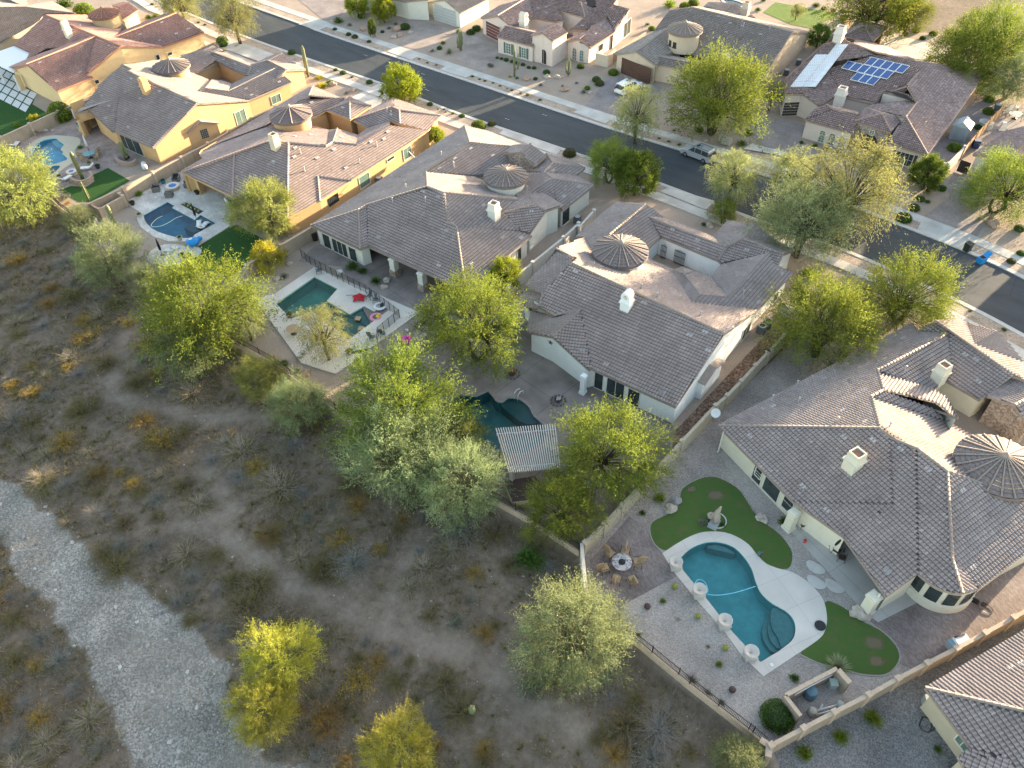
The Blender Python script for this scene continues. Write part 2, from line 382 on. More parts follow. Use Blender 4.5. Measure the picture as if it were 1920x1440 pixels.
        for k,(fi,A,B) in enumerate(bnd):
            if ins[k] is None: continue
            z=np.array([0,0,1.])
            fas.quad(s.L(A-z*.24),s.L(B-z*.24),s.L(B+z*.03),s.L(A+z*.03))
            P,t,nn,d=ins[k]; a=P.copy(); b=P+t*math.hypot(*(B-A)[:2])
            def isect(o1,P=P,t=t):
                if o1 is None: return None
                Q,u=o1[0],o1[1]; den=t[0]*u[1]-t[1]*u[0]
                if abs(den)<.2: return None
                r=((Q[0]-P[0])*u[1]-(Q[1]-P[1])*u[0])/den; return P+t*r
            pr=en.get(kk(A),[]); nx=st.get(kk(B),[])
            if len(pr)==1 and len(st[kk(A)])==1:
                q=isect(ins[pr[0]]); a=q if q is not None and np.hypot(*(q-a))<2 else a
            if len(nx)==1 and len(en[kk(B)])==1:
                q=isect(ins[nx[0]]); b=q if q is not None and np.hypot(*(q-b))<2 else b
            if (b-a)@t<.1: continue
            P0,n=s.F[fi][1],s.F[fi][2]
            if n[2]<.6 or any(np.hypot(*((A[:2]+B[:2])/2-q))<1.6 for q in s.nw): continue
            ztop=lambda p:min(P0[2]-((p[0]-P0[0])*n[0]+(p[1]-P0[1])*n[1])/n[2]-.10,max(A[2],B[2])+.12)
            mid=(a+b)/2; isop=any(np.hypot(*(mid-q))<.5*np.hypot(*(b-a))+.3 and abs((q-a)@nn)<.9 and (q-a)@t>0 and (q-b)@t<0 for q in op)
            zb=0 if not isop else 2.25
            wl.quad(s.L((*a,zb)),s.L((*b,zb)),s.L((*b,ztop(b))),s.L((*a,ztop(a))))
            zc=min(ztop(a),ztop(b)); fas.quad(s.L((A[0],A[1],A[2]-.24)),s.L((a[0],a[1],max(A[2]-.24,zb))),s.L((b[0],b[1],max(B[2]-.24,zb))),s.L((B[0],B[1],B[2]-.24)))
            if isop:
                th=.3; i2=nn*th
                wl.quad(s.L((*(a+i2),zb)),s.L((*(b+i2),zb)),s.L((*(b+i2),ztop(b)-.1)),s.L((*(a+i2),ztop(a)-.1))); wl.quad(s.L((*a,zb)),s.L((*b,zb)),s.L((*(b+i2),zb)),s.L((*(a+i2),zb)))
                i3=nn*3.6; wl.quad(s.L((*(a+i3),0)),s.L((*(b+i3),0)),s.L((*(b+i3),ztop(b)+.2)),s.L((*(a+i3),ztop(a)+.2)))
                s.seg.append((a+i3,b+i3,1))
            else: s.seg.append((a,b,0))
        s.wall=wl.done('wall',s.wallm,s.root); fas.done('eave',CAP[s.roof] if s.roof!='plum' else s.wallm,o)
    def ridge(s,mb,A,B,r=.13):
        L=np.linalg.norm(B-A); k=max(1,int(L/.42)); up=np.array([0,0,.06])
        t=(B-A)/L; x=np.cross(t,[0,0,1.]); x/=np.linalg.norm(x); y=np.cross(x,t)
        if B[2]<A[2]: A,B=B,A; t=-t
        for i in range(k):
            p=A+t*(L*i/k)+up-s.c; q=A+t*(L*(i+1)/k+.03)+up-s.c; n0=len(mb.v)
            for (c,ra) in ((p,r*1.0),(q,r*.8)):
                for j in range(6):
                    a=math.pi*(j/5*1.3-.15); mb.v.append(tuple(c+x*math.cos(a)*ra*1.15+y*math.sin(a)*ra))
            for j in range(5): mb.f.append((n0+j,n0+j+1,n0+7+j,n0+6+j))
            mb.f.append(tuple(n0+j for j in range(6)))
    def cap(s,txt):
        for pr in txt.split(';'):
            cp=MB(); cp.smooth=True
            a,b=pts(pr); A=s.onroof(a); B=s.onroof(b)
            if A is None or B is None: continue
            s.ridge(cp,A,B); cp.done('ridge_cap',CAP[s.roof],s.roofo)
    def onroof(s,p):
        best=None
        for W,P0,n in s.F:
            q=hitplane(p,P0,n)
            if inside(W,np.array(q[0]),np.array(q[1])) and (best is None or q[2]>best[2]): best=q
        if best is None:
            W,P0,n=min(s.F,key=lambda f:np.linalg.norm(hitplane(p,f[1],f[2])[:2]-f[0].mean(0)[:2])); best=hitplane(p,P0,n)
        return best
    def wallat(s,p):
        d=ray(p); best=None
        for a,b,fl in s.seg:
            t=(b-a); L=np.hypot(*t); t=t/L; nn=np.array([t[1],-t[0]]); den=d[:2]@nn
            if den>-1e-6: continue
            k=((a-O_[:2])@nn)/den; q=O_+d*k; al=(q[:2]-a)@t
            if -.2<al<L+.2 and -.6<q[2]<6.5 and k>0 and (best is None or k<best[0]): best=(k,a,t,nn)
        return best
    def pane(s,txt,name='window',gm=None,fm=None,bars=1,arch=False,hbars=0,frame=.08,label=None,shut=None):
        """three sight lines: lower left, lower right, upper left"""
        ll,lr,ul=pts(txt); c=((lr[0]+ul[0])/2,(lr[1]+ul[1])/2); h=s.wallat(c)
        if h is None: print('NO WALL',s.root.name,txt); return
        _,a,t,nn=h; n3=np.array([nn[0],nn[1],0.]); P0=np.array([a[0],a[1],0.])
        A=hitplane(ll,P0,n3); B=hitplane(lr,P0,n3); U=hitplane(ul,P0,n3); t3=np.array([t[0],t[1],0.]); z0=max(.02,(A[2]+B[2])/2); H=U[2]-A[2]
        a0,a1=sorted(((A-P0)@t3,(B-P0)@t3)); W=a1-a0
        if H<.3 or W<.2: print('BAD PANE',s.root.name,txt,H,W); return
        H=min(H,3.2)
        o0=P0+t3*a0+np.array([0,0,z0]); z=np.array([0,0,1.])
        def rect(mb,x0,x1,y0,y1,d0,d1):
            c=[o0+t3*x+z*y+n3*d-s.c for d in (d0,d1) for x,y in ((x0,y0),(x1,y0),(x1,y1),(x0,y1))]; n=len(mb.v); mb.v+=[tuple(q) for q in c]
            for f in ((4,5,6,7),(0,4,7,3),(1,2,6,5),(3,7,6,2),(0,1,5,4)): mb.f.append(tuple(n+i for i in f))
        p=MB()
        if arch:
            pr=[(W,0),(W,H-W/2)]+[(W/2+W/2*math.cos(math.pi*i/10),H-W/2+W/2*math.sin(math.pi*i/10)) for i in range(11)]+[(0,0)]
            p.quad(*[o0+t3*x+z*y+n3*.03-s.c for x,y in pr][::1]); 
        else: rect(p,0,W,0,H,.0,.03)
        o=p.done(name,gm or GLASS,s.root); f=MB(); w=frame
        if arch:
            f.tube([o0+t3*x+z*y+n3*.04-s.c for x,y in pr+[pr[0]]],w*.7,5,False)
            for i in range(1,hbars+1): rect(f,0,W,H*i/(hbars+1)-.02,H*i/(hbars+1)+.02,.02,.05)
            rect(f,W/2-.02,W/2+.02,0,H,.02,.052)
        else:
            rect(f,-w,0,-w,H+w,0,.07); rect(f,W,W+w,-w,H+w,0,.07); rect(f,.002,W-.002,H,H+w,0,.068); rect(f,.002,W-.002,-w,0,0,.10)
            for i in range(1,bars+1): rect(f,W*i/(bars+1)-.025,W*i/(bars+1)+.025,.002,H-.002,.0,.055)
            for i in range(1,hbars+1): rect(f,.003,W-.003,H*i/(hbars+1)-.02,H*i/(hbars+1)+.02,.0,.053)
        f.done('frame' if 'door' not in name else 'door_frame',fm or VINYL,o)
        if shut:
            for x0,x1 in ((-.5,-.12),(W+.12,W+.5)):
                g=MB(); rect(g,x0,x1,-.05,H+.05,0,.06); g.done('shutter',shut,s.root)
        return o
    def vents(s,txt,name='roof_vent'):
        for p in pts(txt):
            q=s.onroof(p); mb=MB(); mb.box(-.15,0,.05,.22,.32,.08); mb.box(.15,0,.05,.22,.32,.08); f=min(s.F,key=lambda f:abs((q-f[1])@f[2])); n=f[2]
            o=mb.done(name,VENTM,s.roofo); g=np.array([n[0],n[1]]); rz=math.atan2(g[1],g[0])+math.pi/2
            o.rotation_euler=(Matrix.Rotation(0,4,'Z')@Vector(n).to_track_quat('Z','Y').to_matrix().to_4x4()).to_euler()
            up=Vector((-n[0],-n[1],(n[0]**2+n[1]**2)/n[2])).normalized(); xx=up.cross(Vector(n)); mm=Matrix((xx,up,Vector(n))).transposed(); o.rotation_euler=mm.to_euler(); o.location=q-s.c
    def pipes(s,txt):
        for p in pts(txt):
            q=s.onroof(p)-s.c; mb=MB(); mb.lathe(q[0],q[1],[(.13,-.1),(.12,.08),(.06,.1),(.06,.55),(.11,.56),(.11,.66),(.001,.7)],8,q[2]); mb.done('vent_pipe',VENTM,s.roofo)
    def chimney(s,tp,bp,col,w=1.0,dz=1.5,kind=0,dep=None):
        """tp: centre of the top; height above the roof dz"""
        q=s.onroof(pt(bp)); d=dep or w; ang=s.ang()
        c=q-s.c; mb=MB(); z=c[2]-.4
        mb.box(c[0],c[1],z,w,d,dz*.55+.4,ang); mb.box(c[0],c[1],z+dz*.55+.4,w*1.22,d*1.22,.14,ang); mb.box(c[0],c[1],z+dz*.55+.54,w*1.1,d*1.1,dz*.28,ang,.8)
        zt=z+dz*.83+.54
        if kind==0:
            mb.box(c[0],c[1],zt,w*.95,d*.95,.12,ang)
            for sx in (-1,1):
                for sy in (-1,1):
                    ca,sa=math.cos(ang),math.sin(ang); a,b=sx*w*.38,sy*d*.38; mb.box(c[0]+a*ca-b*sa,c[1]+a*sa+b*ca,zt+.12,.16,.16,.25,ang)
            for sx,sy,ww,dd in ((0,1,w*.9,.1),(0,-1,w*.9,.1),(1,0,.1,d*.9),(-1,0,.1,d*.9)):
                ca,sa=math.cos(ang),math.sin(ang); a,b=sx*w*.4,sy*d*.4; mb.box(c[0]+a*ca-b*sa,c[1]+a*sa+b*ca,zt+.121,ww,dd,.24,ang)
        else:                                     # barrel-vaulted bell top
            ca,sa=math.cos(ang),math.sin(ang); n0=len(mb.v); pr=[(-.5,0),(-.5,.35),(-.35,.62),(0,.78),(.35,.62),(.5,.35),(.5,0),(.22,0),(.22,.3),(0,.45),(-.22,.3),(-.22,0)]
            for yy in (-d*.5,d*.5):
                for a,b in pr: mb.v.append((c[0]+a*w*ca-yy*sa,c[1]+a*w*sa+yy*ca,zt+b))
            k=len(pr)
            for i in range(k): j=(i+1)%k; mb.f.append((n0+i,n0+j,n0+k+j,n0+k+i))
            for o_ in (0,k):
                for i,j,a,b in ((0,1,10,11),(1,2,10,10),(2,3,9,10),(3,4,8,9),(4,5,8,8),(5,6,7,8)):
                    f=[i,j,a,b]; f=list(dict.fromkeys(f)); mb.f.append(tuple(n0+o_+t for t in f))
        o=mb.done('chimney',col,s.roofo)
        fl=MB(); fl.box(c[0],c[1],zt+.12,w*.5,d*.5,.15,ang); fl.done('flue',mat('flue rust',(.22,.12,.08),var=.3),o)
        return o
    def ang(s):
        W,P0,n=s.F[0]; return math.atan2(n[1],n[0])+math.pi/2
    def turret(s,tip,zap,r,rise,zbase,wallm=None,nrib=20,wins=0,flat=False):
        q=G(tip,zap)-s.c; ze=zap-rise; seg=nrib*2
        mb=MB(); zz=[]; rows=max(4,int(r/.36))
        for k in range(rows):
            r0=r*(1-k/rows); r1=r*(1-(k+1)/rows); z0=ze+rise*k/rows+.045; z1=ze+rise*(k+1)/rows+.005
            n0=len(mb.v)
            for (ra,z) in ((r0,z0),(max(r1,.04),z1)):
                for j in range(seg):
                    t=2*math.pi*j/seg; b=0 if flat else (.07*(1 if j%2 else 0)*(ra/r+.3)); mb.v.append((q[0]+ra*math.cos(t),q[1]+ra*math.sin(t),z+b))
            for j in range(seg): mb.f.append((n0+j,n0+(j+1)%seg,n0+seg+(j+1)%seg,n0+seg+j))
        mb.lathe(q[0],q[1],[(r-.35,-.28),(r,-.26),(r,.02)],seg,ze)
        mb.done('turret_roof',mat('turret '+s.roof,tuple(c*.95 for c in {'grey':(.215,.175,.165),'plum':(.19,.15,.145),'red':(.28,.14,.11),'rose':(.27,.17,.155),'sand':(.26,.215,.19)}[s.roof]),var=.3,vs=9),s.root)
        rb=MB(); rb.smooth=True
        for j in range(nrib):
            if flat and j%2: continue
            t=2*math.pi*j/nrib; A=np.array([q[0]+r*math.cos(t),q[1]+r*math.sin(t),ze+.1]); B=np.array([q[0],q[1],zap+.08])
            L=8
            for k in range(L):
                p0=A+(B-A)*k/L; p1=A+(B-A)*((k+1)/L+.01); rb.tube([p0,p1],[.095*(1-k/L*.35),.075*(1-k/L*.35)],5,False)
        rb.lathe(q[0],q[1],[(.3,-.02),(.24,.16),(.05,.34),(.001,.42)],10,zap)
        rb.done('ridge_cap',CAP[s.roof],s.root)
        wb=MB(); wb.smooth=True; wb.lathe(q[0],q[1],[(r-.42,0),(r-.42,ze-zbase-.05)],32,zbase); wo=wb.done('turret_wall',wallm or s.wallm,s.root)
        for k in range(wins):
            t=-math.pi/2-.5+k*.42; ca,sa=math.cos(t),math.sin(t); f=MB(); rr=r-.42
            f.box(q[0]+(rr+.01)*ca,q[1]+(rr+.01)*sa,zbase+.95,.1,.62,.8,t); f.done('window',GLASS,wo)
            f=MB(); f.box(q[0]+(rr+.05)*ca,q[1]+(rr+.05)*sa,zbase+.82,.25,.75,.1,t); f.box(q[0]+(rr+.03)*ca,q[1]+(rr+.03)*sa,zbase+.93,.12,.06,.82,t); f.box(q[0]+(rr+.03)*ca,q[1]+(rr+.03)*sa,zbase+1.3,.12,.62,.06,t); f.done('sill',WOODD,wo)
        return q
    def column(s,p,w=.55,h=2.4,stone=False,ang=None):
        q=G(p,0)-s.c; an=s.ang() if ang is None else ang; mb=MB(); mb.box(q[0],q[1],0,w,w,h,an); mb.box(q[0],q[1],h-.25,w*1.2,w*1.2,.15,an); o=mb.done('column',s.wallm,s.root)
        mb=MB(); mb.box(q[0],q[1],0,w*1.3,w*1.3,.85 if stone else .3,an,.97); mb.done('column_base',STONE if stone else s.wallm,o)
def under_poly(mb,P):
    n=len(mb.v); 
    for p in P: mb.v.append(tuple(p))
    for t in tessellate_polygon([[Vector((p[0],p[1],0)) for p in P]]): mb._tri([n+i for i in t])
WHITE=stucco('white',(.70,.72,.73)); CREAM=stucco('cream',(.60,.57,.47)); TAN=stucco('tan',(.52,.34,.18)); OCHRE=stucco('ochre',(.50,.33,.17)); OFFW=stucco('off white',(.62,.57,.49)); BUTTER=stucco('butter',(.60,.46,.27))
PINKW=stucco('pale pink',(.60,.52,.47)); SAGE=stucco('pale sage',(.58,.58,.52))
S='.36'
# white house
H5=House('white_house','white stucco house with grey tile roof, white chimney and turret by a gated courtyard','grey',WHITE,'''
A710,790 D1010,555 D430,1430 C955,840 C825,130 C500,205 C325,104 A370,1150 | e 2 3 2.75 .36
A530,620 A775,745 A710,790 D1010,555 D1415,262 D630,178 B265,745 A1600,735 A1480,655 A940,650 A870,490 | r 2 3 .36
A530,620 A775,745 A370,1150 A165,1080 | r 0 1 .36
A1610,85 A1170,450 A940,650 A870,490 A760,470 A1250,60 | e 4 5 2.75 .36
A1610,85 A1825,245 A1640,240 A1790,475 A1590,650 A1480,655 A1170,450 | r 0 6 .36
A1640,240 B905,478 B810,630 A1790,475 | e 2 3 2.9 .36
A1640,240 A1825,245 B740,350 B905,478 | r 0 3 .36
C825,130 C490,460 C185,400 C230,150 C500,205 | r 0 0 0 ''' .replace('r 0 0 0','e 2 3 2.6 .36')+'''
C825,130 C490,460 C920,855 C955,840 | f
B1260,195 B1115,370 B905,478 B740,350 B930,165 | e 3 4 2.75 .36
B1115,370 B1590,560 B1725,510 B1500,395 | e 2 3 2.75 .36
B1260,195 B1500,395 B1115,370 | f
B1115,370 B1590,560 B1510,735 B1480,695 B1415,540 B1080,620 B850,670 B810,630 B905,478 | r 0 1 .36
B1415,540 B1480,695 B1545,700 B1710,785 D1415,262 D630,178 B580,1045 B925,1080 | e 3 4 2.75 .36
B1415,540 B925,1080 B735,835 B850,670 B1080,620 | r 0 1 .36
B580,1045 B925,1080 B735,835 B530,765 B405,800 | e 2 3 2.75 .36
B580,1045 B405,800 B265,745 D630,178 | f
B405,800 B375,718 B265,745 | f
B405,800 B375,718 B530,765 | f
A350,1150 A165,1080 A105,1160 A110,1250 A240,1360 A325,1320 A370,1150 | e 2 3 2.5 .3''',opened='C500,780 C300,640 C700,820')
H5.turret('A1310,540',6.3,3.1,1.15,3.2,wallm=WHITE,nrib=18)
H5.chimney('A1400,1150','A1370,1330',WHITE,.98,1.55,1)
H5.pane('C985,1090 C1080,1130 C985,880',bars=0); H5.pane('C1130,1150 C1330,1240 C1130,950',bars=1); H5.pane('C1380,1260 C1510,1330 C1380,1080',bars=0)
H5.pane('D1200,670 D1290,560 D1205,570',bars=1); H5.pane('B1440,1190 B1505,1110 B1440,1120',bars=0)
H5.vents('C845,620 C1130,790 C1800,1135 D265,1265 D780,530 A760,895 D1415,175 B260,265 B565,385 B1155,505 B1575,795 B1290,1130 A1580,1270 D595,570 D815,755')
H5.pipes('B80,1075 B590,1300 A1550,1100 A1740,1195 B1110,1040')
H5.column('C850,1130',.5,2.5)
st=MB(); q=hitplane(pt('C465,525'),H5.sol[H5.key(pt('C490,460'))]+np.array([0,.15,0]),np.array([0,-1.,0]))-H5.c
for k in range(5):
    t=math.pi/2+k*2*math.pi/5; st.quad((q[0],q[1]-.12,q[2]),(q[0]+.12*math.cos(t-.6),q[1]-.06,q[2]+.12*math.sin(t-.6)),(q[0]+.38*math.cos(t),q[1]-.05,q[2]+.38*math.sin(t)),(q[0]+.12*math.cos(t+.6),q[1]-.06,q[2]+.12*math.sin(t+.6)))
st.done('wall_star',BLACK,H5.root)
gt=MB()
def gate(H,txt,n=8,h=2.1,m=BLACK,name='courtyard_gate',label=None,cat='gate'):
    a,b=[G(p,0) for p in pts(txt)]; mb=MB(); t=b-a
    for k in range(n+1): q=a+t*k/n-H.c; mb.box(q[0],q[1],.05,.04,.04,h-.1*abs(k-n/2)/n*4)
    for z in (.2,1.1,h-.25): mb.beam(a-H.c+np.array([0,0,z]),b-H.c+np.array([0,0,z]),.05,.05)
    mb.done('courtyard_gate',m,H.root)
gate(H5,'B270,660 B390,710',9); gate(H5,'B110,600 B170,625',4); gate(H5,'B480,720 B540,740',4)
# cream house on the right
H6=House('cream_house','large cream house with grey barrel tile roof and round bay beside the curved lawn','grey',CREAM,'''
I45,885 J590,165 J640,270 J1010,295 J160,735 J225,975 J85,1050 J180,1425 | e 0 1 2.75 .36
I45,885 J180,1425 K310,390 L1370,540 L165,510 | e 0 4 2.75 .36
K310,390 K630,520 M730,815 M370,1075 L770,930 L1370,540 | p L165,510 I45,885 0 -.36
L165,510 L1370,540 L770,930 | f
K630,520 K1000,800 M1110,650 M1225,1035 M1120,1030 M1000,995 M850,915 M730,815 | p I45,885 L165,510 0 -.36
K1000,800 K1480,965 K1920,1040 M2300,400 M1920,600 M1400,990 M1110,650 | p K630,520 M730,815 0 0'''.replace('p K630,520 M730,815 0 0','p J590,165 I45,885 0 -.36')+'''
M1110,650 M1400,990 M1225,1035 | f
J85,1050 J180,1425 K310,390 K630,520 K1000,800 K1480,965 K1700,800 K1650,600 K1330,390 K1060,230 J960,1335 | r 1 2 .36
J225,975 J825,1190 J960,1335 J85,1050 | f
J160,735 J225,975 J825,1190 J1140,1305 J1050,1140 J990,1050 J820,975 | r 1 2 .36
J825,1190 J1140,1305 J960,1335 | f
J1010,295 J160,735 J820,975 J980,850 J1035,600 | r 0 1 .36
J640,270 J855,140 J1790,795 J1390,1090 J990,850 J1035,600 J1010,295 | p I45,885 L165,510 6 .0'''.replace('p I45,885 L165,510 6 .0','e 3 4 2.75 .36')+'''
J855,140 J1105,90 J1200,150 J1335,435 J1920,640 J2150,760 J2050,900 J1790,795 | r 0 7 .36
J1335,435 J1620,275 J1200,150 | f
J1335,435 J1620,275 J1930,640 | f''',opened='M150,870 M60,800',nowall='M1170,1032 M1060,1012 M925,955 M790,865 M1312,1012')
H6.turret('K1700,600',6.9,3.35,1.35,3.2,nrib=20)
H6.chimney('I1750,1200','L870,110',CREAM,1.15,1.8,0); H6.chimney('J970,680','J880,850',CREAM,1.05,1.9,0)
H6.vents('I430,1010 I1545,1030 I1900,1060 L290,330 L580,620 I705,655 I1320,325 I1800,460 I1800,840 J470,350 K435,530 K770,770 K1180,1025 M380,790 M1335,745 L1305,1345 I1540,705 J1215,545 J1340,610 J1375,870 J255,600')
H6.pipes('I1005,605 I1465,845 K300,265 I985,400 J485,740 I690,570')
H6.pane('I490,1440 x1424.5,901.5 I520,1345',bars=0,hbars=1)
CR['2']=(1280,560,3)
del CR['2']
H6.pane('x1408.5,897.5 x1425,908 x1418,872',bars=0,hbars=1); H6.pane('x1429,916 x1456,941.5 x1438,889',bars=0); H6.pane('x1465,948 x1482,962.5 x1477,929',bars=0,hbars=1)
H6.column('x1478,990',.7,2.4); H6.column('x1623,1146',.8,2.4)
# curved bay with windows below the round hip
bc=np.array([5.05,45.75]); rad=2.72; bq=np.array([bc[0],bc[1],0])-H6.c; t0=math.pi*1.10; t1=math.pi*2.08
bay=MB(); bay.smooth=False; bay.lathe(bq[0],bq[1],[(rad,0),(rad,.8),(rad-.16,.86),(rad-.16,2.85)],40,0,t0,t1); bo=bay.done('bay_wall',CREAM,H6.root)
nb_=6
for k in range(nb_):
    dt=(t1-t0)/nb_; t=t0+(k+.14)*dt; gl=MB(); gl.lathe(bq[0],bq[1],[(rad-.12,.98),(rad-.12,2.5)],4,0,t,t+dt*.72); gl.done('window',GLASS,bo)
rl=MB(); 
for a_,b_ in (('x1357,812','x1347,846'),('x1649,1112','x1629,1148')):
    q0=G(b_,0)-H6.c; m=MB(); m.box(q0[0],q0[1],.15,.1,.1,2.6); m.box(q0[0],q0[1]-.1,.05,.1,.3,.1); m.done('downpipe',VINYL,H6.root)
q0=G('L715,1010',3.45)-H6.c; m=MB(); m.lathe(0,0,[(.34,0),(.34,.05),(0,.06)],14); o=m.done('gable_vent',BLACK,H6.root); o.location=q0; o.rotation_euler=(math.pi/2,0,H6.ang()-.0)
# entry tower of the cream house
H6b=House('entry','','grey',STONE,'''
J1480,1040 J1790,830 J2000,930 J2000,1045 J1810,1150 | e 0 1 3.3 .25
J1810,1150 J2000,1045 J2200,1300 J2000,1460 | r 0 1 .36''',noroot=H6.root)
# neighbour bottom right
H7=House('tan_corner_house','tan house at the lower right with sunlit barrel tile roof and a green glass slider','grey',stucco('khaki',(.42,.37,.28)),'''
N185,640 N1173,70 N1900,-350 N2100,900 N1173,870 | e 0 1 2.75 .36
N185,640 N1173,870 N2100,900 N2100,1900 N900,1700 N1000,1330 N635,1240 | e 0 6 2.75 .36
N510,1330 N1000,1330 N635,1240 | e 0 2 2.6 .2
N510,1330 N1000,1330 N1300,1700 N800,1800 | f''')
H7.pane('N475,1160 N600,1270 N540,1010'.replace('N540,1010','N545,1060'),bars=1,gm=GLASSG); H7.vents('N1040,440 N1150,400')
# grey house with pool fence
H4=House('ivory_house','wide ivory house with grey brown barrel tile roof, round turret and three-bay covered patio','grey',stucco('ivory',(.60,.60,.55)),'''
E20,1235 E590,1050 E690,990 E1410,770 E1400,590 F255,240 F195,45 | e 0 6 2.75 .36
E20,1235 E590,1050 G80,520 | e 0 2 2.75 .36
E590,1050 E690,990 G160,490 G80,520 | f
E690,990 E1410,770 E1620,850 G960,245 G1045,290 G1135,935 G160,490 | e 5 6 2.75 .36
G1045,290 G1660,345 G1800,385 G1135,935 | e 2 3 2.75 .36
E1620,850 F850,935 F665,1085 F870,1305 G1045,290 G960,245 | p G1135,935 G1800,385 0 -.36
E1410,770 E1620,850 F850,935 F830,880 F450,720 F290,660 E1400,590 | r 0 1 .36
E1400,590 F255,240 F510,270 F770,290 F680,370 F800,490 F560,600 F290,660 | r 0 1 .36
F195,45 F255,240 F510,270 F770,290 F860,262 F480,105 | e 0 4 2.75 .36
F900,620 F1150,600 F1250,680 F1150,710 F975,850 F1025,985 F665,1085 F850,935 F830,880 | p G1135,935 G1800,385 7 -.05
F1180,375 F1255,490 F1645,545 F1500,470 | e 2 3 2.75 .36
F1255,490 F1645,545 F1530,640 F1200,610 F1150,590 | e 1 2 3.3 .1'''.replace('e 1 2 3.3 .1','f').replace('F1255,490 F1645,545 F1530,640 F1200,610 F1150,590 | f','F1255,490 F1645,545 F1530,640 F1150,590 | e 1 2 2.75 .36')+'''
F1180,375 F1255,490 F1150,590 F930,560 F1050,510 | e 3 4 3.0 .25
F1250,680 F1150,600 F1530,640 F1750,755 | e 2 3 2.75 .36
F1250,680 F1750,755 F1370,1060 F1300,940 | e 1 2 2.75 .36
F1250,680 F1300,940 F1150,860 F975,850 F1150,710 | f
F975,850 F1025,985 F1175,1060 F1385,985 F1150,860 | e 2 3 3.9 .2
F1025,985 F1175,1060 F985,1330 F870,1305 F665,1085 | r 0 1 .36''',opened='G280,545 G560,670 G850,810')
H4b=House('entry','','grey',STONE,'''
F870,355 F990,258 F1185,400 F1050,515 | e 0 1 5.2 -.36
F870,355 F990,258 F790,268 F670,365 | r 0 1 .36''',noroot=H4.root)
H4.turret('F690,560',6.3,2.75,1.0,3.4,nrib=18)
H4.chimney('F550,980','F555,1140',stucco('ivory',(.60,.60,.55)),1.1,1.9,0)
H4.vents('E460,1195 E830,1380 E1650,1305 E1365,825 E1545,895 E1490,740 E1750,435 E1565,555 E1640,225 E1800,270 F270,310 F540,400 F420,995 F655,1375 F1000,1070 F1125,545 F1260,575 F1390,885 F1565,770 G870,685 G1190,660 G1505,400 G1690,405 G945,340 G265,400')
H4.pipes('E1160,790 E1395,950 E1585,400 E1730,520 F70,530 F950,815 E1000,955')
H4.pane('E180,1620 E1,1 E170,1300' if 0 else 'y0,0 y1,1 y0,1' if 0 else 'x609.5,461.5 x623,468.5 x606,437.5',bars=0)
H4.pane('x627,470 x654,483.5 x622.5,446',bars=2); H4.pane('x658,485.5 x671.5,492.5 x654.5,462',bars=0)
for p in ('G435,775','G715,915'): H4.column(p,.75,2.45,True)
H4.pane('F1365,1250 F1450,1190 F1365,1080',bars=0); H4.pane('G1655,640 G1690,620 G1655,520',bars=0)
# plum house
H3=House('ochre_house','ochre stucco house with smooth plum brown tile roof and conical turret beside the turf yard','plum',OCHRE,'''
e10,790 e635,580 e1060,415 e1285,432 e1275,1335 e620,1085 | e 0 4 2.75 .36
e10,790 e1060,415 e1215,343 e1040,262 e460,437 e240,520 e215,560 e270,645 | e 0 7 2.75 .3
e1285,432 f455,800 f535,750 f830,780 f1215,545 f1680,605 f1450,760 f400,1440 e1275,1335 | e 6 7 2.75 .36
e1060,415 e1285,432 f455,800 f490,605 f240,515 e1040,262 e1215,343 | e 3 4 2.75 .36
f455,800 f535,750 f590,585 f490,605 | f
f535,750 f830,780 f838,665 f590,585 | e 2 3 2.9 .36
f830,780 f1215,545 f1225,495 f950,578 f838,665 | f
f770,480 f1250,325 f1335,365 f1345,530 f1225,495 f950,578 | e 0 5 2.75 .36
f1335,365 f1830,435 f1680,605 f1345,530 | e 1 2 2.75 .36
f1250,325 f1265,315 f1710,375 f1830,435 f1335,365 | f
f1265,215 f1710,375 f1265,315 | e 0 1 2.9 .36
f770,480 f1250,325 f1265,215 f930,385 | e 0 3 2.75 .36
f460,365 f740,265 f745,478 | e 0 2 3.2 .36
f745,478 f740,265 f1000,312 | e 0 2 3.2 .36
f740,265 f740,205 f1000,312 | f
f740,265 f740,205 f460,365 | f
f300,75 f250,192 f690,238 | e 0 2 2.75 .36
f250,192 f690,238 f460,365 f240,500 f150,420 e1040,262 f160,240 | e 3 2 2.75 .3
f300,75 f250,192 f160,240 e1040,262 e460,437 e240,520 | e 0 5 2.75 .33''',flat=True,opened='e200,880 e450,1000')
H3.turret('f10,320',6.4,3.0,1.15,3.3,nrib=20,flat=True)
H3.chimney('e1120,360','e1140,500',stucco('cream2',(.58,.50,.38)),1.0,1.9,0)
H3.vents('e1365,495 e1355,605 e1110,660 e1635,620 e1825,515 f280,270 f660,335 f1240,415 f995,745 f1195,625 f555,835 f350,940 f1150,710 f695,1055 f80,680 e820,205 f640,690 f270,660')
H3.pipes('e1430,560 e1480,775 f860,1000 f1065,790 f1190,385')
H3.cap('e635,580 e615,1080;e1060,415 e10,790;e1640,840 e1665,1140;e1640,840 e1920,880;f350,1160 f760,1210')
H3.pane('f870,1310 f985,1230 f860,1170',bars=0,gm=GLASSG); H3.pane('f1395,975 f1480,900 f1390,840',bars=1,gm=GLASSG); H3.pane('e1780,1190 e1885,1120 e1765,1110',bars=4,hbars=3,fm=BLACK)
H3.pane('f510,1430 f590,1380 f500,1390' if 0 else 'f1190,985 f1270,935 f1185,955',bars=0)
H3.column('e245,1035',.6,2.4)
